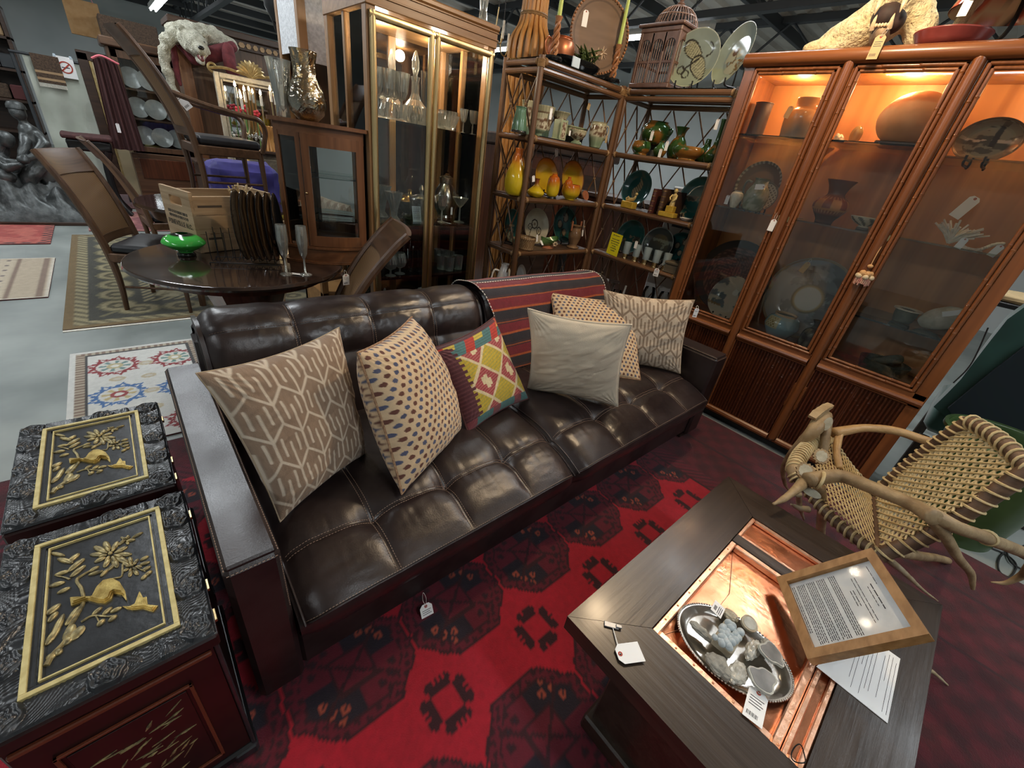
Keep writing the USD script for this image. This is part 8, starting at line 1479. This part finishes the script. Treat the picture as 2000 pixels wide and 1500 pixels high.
for k, (px, py, tx, ty, lab) in enumerate(((1082, 101, 1100, -30, 'turned candlestick with a tall green candle, at the left end of the rattan shelf top'), (1196, 152, 1218, -30, 'turned wooden candlestick with a tall green candle before the wooden platter'))):
    yy = (2.14, 2.13)[k]; b0 = ony(px, py, yy); b0[2] = ZL; t = thing('candlestick', lab, 'candlestick', b0); put(t, 'base', lathe([(0, 0), (.052, 0), (.056, .012), (.05, .022), (.02, .028), (0, .028)], 30), 'black_gloss'); e = ony(px + (4, 8)[k], py - (58, 52)[k], yy)
    hh = .155; put(t, 'twisted_stem', J(*[tube([(.016 * math.cos(a * 9 + o) * (1 - .4 * a), .016 * math.sin(a * 9 + o) * (1 - .4 * a), .026 + hh * a) for a in np.linspace(0, 1, 26)], .0085, 6) for o in (0, 2.1, 4.2)]), 'turned_wood'); put(t, 'cup', lathe([(0, hh + .02), (.014, hh + .02), (.022, hh + .045), (0, hh + .045)], 16), 'turned_wood'); put(t, 'candle', tube([(0, 0, hh + .04), (.004, 0, hh + .40)], [.0125, .009], 10), 'candle_green')
P = V(2.63, 2.27, ZL); t = thing('fur_bundle', 'grey fur bundle standing in the corner between the platter and the birdcage', 'fur', P); put(t, 'pelt', lumpy(ball((0, 0, .115), .115, 4, (.75, .7, 1.0)), .05, 22, 3), 'fur_grey', smooth=True); r = np.random.default_rng(2); hr = []
for k in range(420):
    d = nrm(r.normal(size=3)); p = V(0, 0, .115) + d * V(.086, .08, .115); hr.append(tube([p, p + d * .018 + V(0, 0, .02) * r.uniform(0, 1)], [.0022, .0006], 3, cap=False))
put(t, 'hair', J(*hr), 'fur_grey', kind='stuff')
# birdcage
ZR = UZ + .003
bc = thing('birdcage', 'brown wooden birdcage with a domed wire top on the right rattan shelf', 'birdcage', (2.90, 1.945, ZR)); w = .135
put(bc, 'base', bx(-w - .015, w + .015, -w - .015, w + .015, 0, .028, .005), 'cage_wood'); put(bc, 'top_board', bx(-w - .012, w + .012, -w - .012, w + .012, .285, .315, .006), 'cage_wood'); put(bc, 'cornice', bx(-w - .028, w + .028, -w - .028, w + .028, .312, .330, .005), 'cage_wood')
for sx in (-1, 1):
    for sy in (-1, 1): put(bc, 'corner_post', bx(sx * w - .009, sx * w + .009, sy * w - .009, sy * w + .009, .028, .29, .002), 'cage_wood')
wi = []
for k in range(15):
    o = -w + .018 + k * (2 * w - .036) / 14
    for s in (-1, 1): wi += [cyl((o, s * w, .028), (o, s * w, .287), .0022, n=5), cyl((s * w, o, .028), (s * w, o, .287), .0022, n=5)]
put(bc, 'bars', J(*wi), 'cage_wire'); put(bc, 'rail', J(*[bx(-w, w, s * w - .004, s * w + .004, .13, .145, .002) for s in (-1, 1)], *[bx(s * w - .004, s * w + .004, -w, w, .13, .145, .002) for s in (-1, 1)], *[bx(-w - .006, -w + .004, o - .006, o + .006, .03, .285, .002) for o in (-.045, .045)]), 'cage_wood')
arch = sbox(-w, .19, w, .287)
for o in (-.09, 0, .09): arch = arch.difference(Point(o, .215).buffer(.038)).difference(sbox(o - .038, .18, o + .038, .215))
put(bc, 'arcade', frame(ext(arch, .010), (-w - .006, 0, 0), V(0, 1, 0), V(0, 0, 1), V(1, 0, 0)), 'cage_wood'); put(bc, 'arcade', frame(ext(arch, .010), (0, -w - .006, 0), V(1, 0, 0), V(0, 0, 1), V(0, 1, 0)), 'cage_wood')
dm = []
for k in range(20):
    a = PI * k / 20; dm.append(tube([(1.0 * w * math.cos(b) * math.cos(a), w * math.cos(b) * math.sin(a), .33 + .115 * math.sin(b) * (1.0)) for b in np.linspace(0, PI, 22)], .0022, 5))
for b in (.03, .5, .95): dm.append(tube([(w * math.cos(b) * math.cos(a), w * math.cos(b) * math.sin(a), .33 + .115 * math.sin(b)) for a in np.linspace(0, 2 * PI, 36, endpoint=False)], .003, 5, closed=True))
put(bc, 'wire_dome', J(*dm), 'cage_wire'); put(bc, 'finial', lathe([(.02, .44), (.025, .455), (.012, .465), (.018, .485), (.006, .50), (.01, .515), (0, .52)], 16), 'cage_wood')
# two big celadon plates on black stands
def celadon(motif):
    def fn(u, v):
        C = C1((.21, .26, .24), len(u)); n = meshkit.fbm(np.c_[u * 2.5, v * 2.5, 0 * u], 3, 5); C *= (.85 + .3 * n)[:, None]; d = np.hypot(u, v); C[d > .965] = (.34, .38, .33); C[v < -.35] *= V(1.1, 1.05, .85)
        K = (.035, .032, .025)
        if motif == 0:
            for (cx, cy, a, L, W) in ((-.10, .25, -.65, .52, .24), (.30, -.32, -.95, .50, .26)):
                x, y = (u - cx) * math.cos(a) + (v - cy) * math.sin(a), -(u - cx) * math.sin(a) + (v - cy) * math.cos(a); e = (x / L) ** 2 + (np.abs(y) / (W * (1 - .35 * x / L))) ** 2; m = e < 1; C[m] = (.30, .30, .20); C[m & (np.sin(x * 60 + y * 20) > .45)] = (.13, .13, .09); C[(e > .80) & (e < 1.08)] = K
            for cx, cy in ((-.42, -.38), (-.18, -.52)): e = np.hypot(u - cx, v - cy); C[np.abs(e - .13) < .028] = K
            C[(np.abs(v + .16 - .75 * (u + .05)) < .045) & (u > -.32) & (u < .22)] = K; C[(np.abs(np.hypot(u - .42, v - .32) - .22) < .028) & (u > .42)] = K
        else:
            for k in range(7):
                cx, cy = -.25 + .14 * k, -.15 + .12 * math.sin(k * 1.7) - .06 * k; e = np.hypot((u - cx) * 1.3, v - cy); C[np.abs(e - .16) < .03] = (.14, .085, .035)
            C[(n > .52) & (np.hypot(u + .05, v + .1) < .5)] = (.33, .33, .24); C[(np.hypot(u + .15, v - .15) < .15) & (n > .45)] = (.10, .055, .03)
        return C
    return fn
plate('celadon_plate', 'round grey-green plate with dark leaf and berry drawing on the right rattan shelf', V(2.84, 1.715, ZR + .160), .152, (-1, -.15, 0), celadon(0), .14, tilt=.16)
plate('celadon_plate', 'tilted grey-green plate with brown brush loops at the right end of the rattan shelf', V(2.84, 1.455, ZR + .165), .150, (-1, .55, 0), celadon(1), .20, tilt=.2)
# ---------------------------------------------------------------- on top of the curio
r = np.random.default_rng(21); cx = thing('crystal_chandelier', 'brass candelabra hung with crystal prisms on top of the curio', 'candelabra', (1.42, 2.40, QZ)); put(cx, 'stem', lathe([(0, 0), (.09, 0), (.05, .02), (.015, .04), (.015, .30), (.03, .33), (0, .35)], 20), 'brass')
for k in range(6):
    a = k * PI / 3; e = V(.19 * math.cos(a), .19 * math.sin(a), .22); put(cx, 'arm', tube(spline([(0, 0, .25), e * .5 + V(0, 0, .02), e, e + V(0, 0, .06)], 12), .006, 6), 'brass'); put(cx, 'prism', J(*[cut(lathe([(0, -.08), (.009, -.07), (.011, -.01), (.004, 0), (0, 0)], 8), .1, 4).apply_translation(e + V(o * .04, 0, .0)) for o in (-.5, .5)]), 'crystal_glass', smooth=False)
for k, (px, py, xx, lab) in enumerate(((875, 12, 1.30, 'small crystal bell jar on top of the curio, left of two'), (950, 20, 1.62, 'tall crystal obelisk at the right end of the curio top'))):
    t = thing('crystal_ornament', lab, 'ornament', (xx, 2.24, QZ)); put(t, 'glass', cut(lathe([(0, 0), (.03, .002), (.026, .01), (.02, .05), (.026, .10), (.012, .17), (0, .175)], 20), .15, 8), 'crystal_glass', smooth=False)
for k, (px, py, yy, lab) in enumerate(((983, 60, 2.62, 'slim white candle tube in a pendant behind the curio, upper of two'), (992, 85, 2.66, 'slim white candle tube in a pendant behind the curio, lower of two'))):
    a = ony(px, py, yy); t = thing('pendant_candle', lab, 'lamp', a); put(t, 'candle', cyl((0, 0, -.04), (0, 0, .05), .007), 'shell_white'); put(t, 'arm', tube(spline([(0, 0, -.04), (-.02, 0, -.07), (-.06, 0, -.04), (-.05, 0, .1)], 12), .004, 6), 'brass'); put(t, 'rod', cyl((-.05, 0, .1), (-.05, 0, RZ - a[2] - .03), .003, n=6), 'iron')
# ---------------------------------------------------------------- on top of the display cabinet
H0 = V(2.80, .80, KZ); hd = thing('taxidermy_bear', 'cream furry taxidermy bear head with an open fanged mouth on the display cabinet', 'taxidermy', H0)
# the muzzle points at the room (-x) and to the right (-y)
put(hd, 'pelt', flesh([[(V(.02, .20, .05), .05), (V(.03, .10, .09), .085), (V(.02, .0, .15), .10), (V(.0, -.05, .24), .09)], [(V(.0, .16, .04), .045), (V(-.02, .26, .025), .028)], [(V(.04, -.05, .2), .08), (V(.05, -.13, .12), .06), (V(.04, -.17, .04), .045)], [(V(.02, .0, .15), .09), (V(-.05, -.03, .205), .07), (V(-.10, -.045, .225), .045)]], .02, 10, .012, 20, 2), 'bear_cream', smooth=True)
put(hd, 'mouth', flesh([[(V(-.05, -.02, .125), .055), (V(-.085, -.035, .115), .05)], [(V(-.07, -.06, .10), .045), (V(-.08, -.03, .07), .03)]], .015, 6), 'mouth_dark', smooth=True)
put(hd, 'jaw', flesh([[(V(-.05, -.03, .055), .04), (V(-.12, -.05, .05), .026)]], .012, 6, .004, 30), 'jaw_brown', smooth=True)
put(hd, 'fang', J(*[tube(spline([V(-.125, o, .16), V(-.14, o - .004, .135), V(-.135, o - .002, .112)], 7), [.011, .010, .009, .008, .006, .004, .001], 7) for o in (-.085, .005)], *[tube(spline([V(-.135, o, .06), V(-.15, o, .085), V(-.148, o, .108)], 7), [.010, .010, .009, .007, .006, .004, .001], 7) for o in (-.075, -.012)]), 'fang_cream'); put(hd, 'teeth', J(*[ball((-.145, -.068 + .011 * k, .072), .006, 1, (1, 1, 1.3)) for k in range(6)]), 'fang_cream')
put(hd, 'nose', ball((-.135, -.055, .262), .030, 2, (.8, 1.2, .8)), 'eye_black'); put(hd, 'eye', ball((-.06, .035, .262), .012, 2), 'eye_black')
P = onx(1712, 92, KX - .045); hang_tag('price_tag', 'tan paper tag hanging in front of the bear head over the cabinet cornice', P, (0, -1, 0), (0, -.15, 1), .040, .085, onx(1735, 55, KX - .06), 3, col='tan_card')
P = V(2.80, .525, KZ); t = thing('red_basin', 'shallow dark red basin on the display cabinet', 'basin', P); put(t, 'bowl', lathe([(0, 0), (.10, 0), (.115, .03), (.128, .055), (.132, .06), (.124, .06), (.11, .03), (.09, .01), (0, .01)], 48), 'basin_red', smooth=True)
a = V(2.92, .55, KZ); t = thing('feather_duster', 'tan fluffy plume standing behind the red basin', 'plume', a); put(t, 'plume', lumpy(tube(spline([(0, 0, .02), (0, -.01, .15), (.0, -.03, .32)], 14), np.r_[.012, np.linspace(.018, .026, 11), .02, .006], 12), .008, 50, 2), 'bear_cream', smooth=True)
hang_tag('price_tag', 'white tag hanging above the red basin', onx(1888, 10, 2.74), (0, -1, 0), (0, -.2, 1), .030, .07, None, 0)
a = onx(1965, 5, 2.86); sl = thing('stained_glass_lamp', 'stained glass lamp with a flowered cream shade at the top right', 'lamp', (2.90, a[1] - .03, KZ)); zs = a[2] - KZ - .015
g = lathe([(.205, zs), (.19, zs + .05), (.14, zs + .12), (.05, zs + .17), (.045, zs + .175), (.14, zs + .115), (.186, zs + .045), (.2, zs)], 48); aa = np.arctan2(g.vertices[:, 1], g.vertices[:, 0]); n = meshkit.fbm(g.vertices * 22, 3, 4); C = C1((.66, .56, .36), len(aa)); C[n > .54] = (.50, .10, .05); C[n < .42] = (.16, .24, .08); C[np.sin(aa * 14 + g.vertices[:, 2] * 40) > .93] = (.03, .03, .03); put(sl, 'shade', g, 'glaze', col=C)
put(sl, 'iron_stem', J(tube(spline([(0, 0, 0), (.02, .03, .03), (-.01, -.02, zs * .6), (0, 0, zs + .16)], 16), .008, 7), *[tube(spline([(0, 0, .012), (.06 * math.cos(k), .06 * math.sin(k), .03), (.11 * math.cos(k), .11 * math.sin(k), .008)], 10), .006, 6) for k in np.arange(4) * PI / 2 + .5]), 'iron')
a = onx(1830, 45, 2.95); t = thing('iron_spear', 'thin black iron rod with a pale tuft leaning behind the bear head', 'rod', (2.98, .60, KZ)); put(t, 'rod', tube([(0, 0, 0), (0, -.12, .34)], .006, 6), 'iron'); put(t, 'finial', J(ball((0, -.02, .05), .016, 1), ball((0, -.028, .08), .012, 1)), 'iron'); put(t, 'tuft', lumpy(tube([(0, -.05, .14), (0, -.075, .21), (0, -.09, .255)], [.006, .014, .004], 8), .004, 60, 2), 'shell_white')

# ================================================================ antler chair with rawhide lacing
ac = thing('antler_chair', 'antler chair with laced rawhide seat and back beside the coffee table', 'chair')
Q = lambda px, py, z: onz(px, py, z)
N1, F1, F2, N2 = Q(1558, 935, .42), Q(1618, 856, .42), Q(1706, 968, .38), Q(1716, 1086, .38)
F3 = Q(1893, 822, .80); N3 = Q(2012, 918, .79)
def rail(pts, r, name='rail', mt='rail_bark', n=24): s = spline(pts, n); return s, put(ac, name, tube(s, r, 12), mt)
def lace(par, s, r, every, jit=0): 
    L = np.r_[0, np.cumsum(np.linalg.norm(np.diff(s, axis=0), axis=1))]; out = []
    for d in np.arange(every * .5, L[-1], every):
        p = np.stack([np.interp(d, L, s[:, k]) for k in range(3)]); q = np.stack([np.interp(min(d + .004, L[-1]), L, s[:, k]) for k in range(3)]); t = nrm(q - p) if np.linalg.norm(q - p) > 1e-6 else nrm(s[-1] - s[-2]); u = nrm(np.cross(t, (.2, .1, 1))); w = np.cross(t, u); out.append(tube([p + t * (.006 * math.sin(a)) + (u * math.cos(a) + w * math.sin(a)) * (r + .0022) for a in np.linspace(0, 2 * PI, 12, endpoint=False)], .0042, 5, closed=True))
    put(ac, 'lacing', J(*out), 'rawhide', None); return out
sF, _ = rail([F1 + V(0, 0, .0), (F1 + F2) / 2 + V(0, 0, -.012), F2], .017, 'seat_rail', 'rail_bark'); lace(ac, sF, .017, .024)
sN, _ = rail([N1, (N1 + N2) / 2 + V(0, 0, -.02), N2], .018, 'seat_rail', 'rail_bark'); lace(ac, sN, .018, .024)
sB, _ = rail([F2, (F2 + F3) / 2 + V(.012, .005, 0), F3], .020, 'back_stile', 'rail_bark'); lace(ac, sB, .020, .026)
sM, _ = rail([N2, N2 * .62 + N3 * .38 + V(.02, -.02, -.01), N3], .023, 'back_stile', 'rail_bark'); lace(ac, sM, .023, .034)
sT, _ = rail([F3, (F3 + N3) / 2 + V(0, 0, .012), N3], .021, 'top_rail', 'rail_bark'); lace(ac, sT, .021, .026)
sJ, _ = rail([F2, N2], .012, 'cross_rail', 'rail_bark')
fr = spline([F1, Q(1592, 862, .44), Q(1566, 885, .45), Q(1552, 915, .44), N1], 24); put(ac, 'front_rail', tube(fr, np.linspace(.024, .028, 24), 12), 'antler'); lace(ac, fr, .026, .020)
def lattice(a, b, c, d, nu, nv, sag=.012, r=.0026):
    "rawhide mesh on the patch a-b (one side) to d-c (the other side): two slanting families and one crossing"
    n = nrm(np.cross(b - a, d - a)); pt = lambda u, v: a * (1 - u) * (1 - v) + b * u * (1 - v) + c * u * v + d * (1 - u) * v - n * sag * 4 * u * (1 - u) * (1 - .3 * abs(2 * v - 1)); out = []
    for k in range(1, nv): out.append(tube([pt(u, k / nv) + n * .002 for u in np.linspace(0, 1, 14)], r, 4, cap=False))
    for s in (1, -1):
        for k in range(-nv, nu + nv):
            p = []
            for i in range(nv * 2 + 1):
                v = i / (2 * nv); u = (k + s * v * nv * .62 + (0 if s > 0 else nv * .31)) / nu
                if 0 <= u <= 1: p.append(pt(u, v) - n * .002 * s)
            if len(p) > 2: out.append(tube(p, r, 4, cap=False))
    put(ac, 'rawhide_lattice', J(*out), 'rawhide')
lattice(F1 * .93 + F2 * .07, F1 * .02 + F2 * .98, N1 * .02 + N2 * .98, N1 * .93 + N2 * .07, 15, 17, .012, .0024)
lattice(F2 * .98 + F3 * .02, F2 * .03 + F3 * .97, N2 * .03 + N3 * .97, N2 * .98 + N3 * .02, 17, 15, .010, .0036)
def antler(pts, name='antler', mt='antler', n=26, tip=False, seed=1):
    s = spline([Q(*p[:3]) for p in pts], n); r_ = np.interp(np.linspace(0, 1, n), np.linspace(0, 1, len(pts)), [p[3] for p in pts]); g = tube(s, r_, 14); g = lumpy(g, .0022, 45, seed); return put(ac, name, g, mt, smooth=True), s
# near arm: sweeps along the near side, forks into a rear leg and a floor tine
antler([(1578, 938, .51, .027), (1640, 930, .535, .023), (1710, 955, .575, .021), (1780, 985, .61, .020), (1826, 1012, .63, .023)], 'arm_antler', seed=2); antler([(1815, 1003, .625, .022), (1845, 1045, .57, .016), (1872, 1090, .48, .013), (1896, 1120, .41, .011), (1900, 1150, .35, .005)], 'tine', seed=3)
antler([(1815, 1003, .625, .023), (1870, 1030, .61, .019), (1930, 1052, .57, .018), (2010, 1085, .46, .019), (2060, 1120, .30, .018), (2070, 1180, .02, .018)], 'arm_antler', seed=4); antler([(2020, 1095, .42, .016), (1998, 1122, .33, .012), (1965, 1138, .27, .008), (1935, 1137, .25, .003)], 'tine', seed=5)
put(ac, 'rawhide_binding', J(*[tube([c_ + (a_ * math.cos(t) + b_ * math.sin(t)) * r_ for t in np.linspace(0, 2 * PI, 16, endpoint=False)], .0055, 6, closed=True) for c_, a_, b_, r_ in ((Q(1928, 1050, .572), nrm((.2, 1, 0)), V(0, 0, 1), .020), (Q(1602, 938, .52), nrm((1, .3, 0)), V(0, 0, 1), .028), (Q(1690, 940, .5), nrm((1, .2, 0)), V(0, 0, 1), .003))]), 'rawhide')
# far arm
antler([(1628, 845, .50, .022), (1690, 836, .525, .018), (1750, 842, .535, .018), (1800, 858, .53, .019), (1846, 872, .52, .02)], 'arm_antler', 'antler_gold', seed=6); antler([(1640, 845, .50, .015), (1634, 880, .46, .014), (1640, 915, .42, .012)], 'brow_tine', 'antler_gold', seed=7)
# front legs and tines
antler([(1608, 812, .56, .034), (1592, 838, .53, .028), (1568, 862, .46, .020), (1545, 888, .36, .016), (1530, 915, .25, .012), (1533, 945, .13, .008), (1541, 958, .05, .003)], 'front_leg', seed=8)
antler([(1615, 825, .545, .020), (1612, 852, .50, .018), (1608, 885, .44, .017), (1600, 930, .36, .017), (1606, 985, .24, .017), (1603, 1035, .10, .016), (1600, 1062, .012, .014)], 'front_leg', seed=9)
antler([(1600, 952, .46, .020), (1606, 990, .34, .017), (1603, 1030, .20, .017), (1600, 1075, .012, .018)], 'front_leg', seed=10)
antler([(1580, 935, .49, .022), (1552, 958, .48, .014), (1530, 975, .47, .010), (1510, 985, .46, .004)], 'tine', 'antler', seed=11)
antler([(1560, 965, .34, .012), (1562, 990, .22, .010), (1570, 1015, .08, .004)], 'tine', 'antler_tip', seed=12); antler([(1545, 985, .26, .004), (1560, 992, .24, .012), (1580, 995, .24, .014)], 'tine', 'antler_tip', seed=13)
antler([(1735, 1092, .30, .013), (1768, 1120, .20, .010), (1800, 1150, .10, .006), (1832, 1174, .015, .002)], 'rear_tine', 'antler_tip', seed=14); antler([(1800, 1300, .10, .008), (1825, 1315, .05, .006), (1851, 1338, .012, .002)], 'rear_tine', 'antler_tip', seed=15)
antler([(1740, 1075, .36, .02), (1790, 1085, .25, .018), (1830, 1090, .12, .016), (1850, 1095, .012, .016)], 'rear_leg', seed=16)
def burr(px, py, z, R, nrml, sd):
    n_ = nrm(nrml); u = nrm(np.cross(n_, (0, .3, 1))); w_ = np.cross(n_, u); a = np.linspace(0, 2 * PI, 40, endpoint=False); r_ = np.random.default_rng(sd); rr = R * (1 + .10 * np.sin(a * 15) + r_.uniform(-.05, .05, 40)); P2 = Polygon(np.c_[np.cos(a) * rr * .86, np.sin(a) * rr])
    b = put(ac, 'burr', frame(ext(P2, .012, -.006), Q(px, py, z), u, w_, n_), 'antler'); put(b, 'cut_face', frame(lumpy(ext(P2.buffer(-.006), .0025, .005), .0006, 60, 2), Q(px, py, z), u, w_, n_), 'antler_cut')
tocam = lambda px, py, z: nrm(EYE - Q(px, py, z)) + V(0, 0, .5)
burr(1604, 892, .515, .030, tocam(1604, 892, .5), 1); burr(1573, 921, .515, .032, tocam(1573, 921, .5), 2)
fan = Polygon([(-.075, -.012), (-.03, .006), (.02, .016), (.055, .022), (.06, .034), (.0, .034), (-.05, .020), (-.08, .0)]); c_ = Q(1602, 806, .575); u = nrm(Q(1628, 800, .575) - Q(1570, 825, .575)); put(ac, 'burr_fan', lumpy(frame(ext(fan, .03, -.012), c_, u, V(0, 0, 1), nrm(np.cross(u, (0, 0, 1)))).subdivide().subdivide(), .004, 70, 3), 'antler')
put(ac, 'cut_end', frame(lathe([(0, 0), (.02, 0), (.02, .004), (0, .005)], 20, .75, 1.5), Q(1616, 828, .565), *(lambda n_, u_: (u_, np.cross(n_, u_), n_))(nrm(EYE - Q(1616, 828, .56)), nrm(np.cross(nrm(EYE - Q(1616, 828, .56)), (0, 0, 1))))), 'antler_cut'); put(ac, 'cut_end', frame(lathe([(0, 0), (.02, 0), (.02, .004), (0, .005)], 20, 1.5, .7), Q(1585, 962, .47), *(lambda n_, u_: (u_, np.cross(n_, u_), n_))(nrm(EYE - Q(1585, 962, .47)), nrm(np.cross(nrm(EYE - Q(1585, 962, .47)), (0, 0, 1))))), 'antler_cut')

# ---------------------------------------------------------------- green chair, olive tub and cables at the right edge
gc = thing('green_armchair', 'dark green upholstered armchair at the right edge beyond the antler chair', 'armchair')
X0 = 3.13; bp_ = [onx(1815, 800, X0), onx(1870, 745, X0), onx(1930, 665, X0), onx(1962, 625, X0), onx(2000, 598, X0), onx(2080, 590, X0), onx(2120, 700, X0), onx(2080, 880, X0), onx(1900, 870, X0)]
pl = Polygon([(p[1], p[2]) for p in bp_]).buffer(.02).buffer(-.02)
def slabx(poly, x0, x1): m = ext(poly, x1 - x0); return frame(m, (x0, 0, 0), V(0, 1, 0), V(0, 0, 1), V(1, 0, 0))
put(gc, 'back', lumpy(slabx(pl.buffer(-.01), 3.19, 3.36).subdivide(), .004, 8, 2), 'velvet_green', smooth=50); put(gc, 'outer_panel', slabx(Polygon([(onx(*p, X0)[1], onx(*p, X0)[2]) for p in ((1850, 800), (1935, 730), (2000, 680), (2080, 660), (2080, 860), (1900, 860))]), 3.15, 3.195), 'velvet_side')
zs_ = .42; put(gc, 'seat', bx(3.33, 3.9, -.80, -.18, .25, .45, .04), 'velvet_green', smooth=50); [put(gc, 'leg', bx(x, x + .05, y, y + .05, 0, .26, .005), 'espresso') for x in (3.20, 3.8) for y in (-.78, -.24)]
ot = thing('olive_tub', 'olive green tub standing in front of the green armchair', 'tub', (2.84, -.46, 0)); put(ot, 'body', vessel([(0, 0), (.17, 0), (.18, .02), (.215, .35), (.235, .50), (.245, .51)], .008, 48, 24), 'olive_tub', smooth=True); put(ot, 'rim', lathe([(.235, .49), (.252, .50), (.252, .515), (.238, .52), (.232, .50)], 48), 'olive_tub')
t = thing('power_cable', 'black power cable curling on the concrete by the antler chair', 'cable'); c0 = [(1872, 1052), (1905, 1058), (1940, 1072), (1968, 1085), (1985, 1105), (1970, 1128), (1950, 1112), (1955, 1085), (1985, 1072), (2010, 1062)]; put(t, 'cord', tube(spline([onz(px, py, .006) for px, py in c0], 60), .004, 6), 'cable'); put(t, 'cord', tube(spline([onz(px, py, .009) for px, py in ((1940, 1040), (1962, 1060), (1972, 1095), (2000, 1115))], 24), .004, 6), 'cable')
t = thing('lamp_cord', 'thin black cord hanging beside the display cabinet to the green armchair', 'cord'); put(t, 'cord', tube(spline([onx(1930, 640, 2.97), onx(1908, 690, 2.97), onx(1890, 720, 2.96), onx(1862, 748, 2.95)], 24), .003, 6), 'cable')
t = thing('side_table', 'dark side table with a tan woven top at the right edge behind the cabinet', 'table', (4.2, -.22, 0)); zq = onx(1985, 590, 4.2)[2]; put(t, 'top', bx(-.2, .2, -.3, .10, zq - .03, zq, .005), 'black'); put(t, 'woven_top', lumpy(bx(-.17, .17, -.28, .08, zq, zq + .05, .015).subdivide().subdivide(), .01, 20, 2), 'tan_card'); [put(t, 'leg', bx(x, x + .03, y, y + .03, 0, zq - .03, .003), 'oak_dark') for x in (-.19, .16) for y in (-.29, .06)]
t = thing('wall_box', 'small white plastic box standing on the floor behind the display cabinet', 'box', (3.1, -.30, 0)); put(t, 'body', bx(-.03, .03, -.05, .02, 0, .26, .01), 'white_glaze'); put(t, 'lid', bx(-.034, .034, -.054, .024, .26, .285, .008), 'pale_blue')
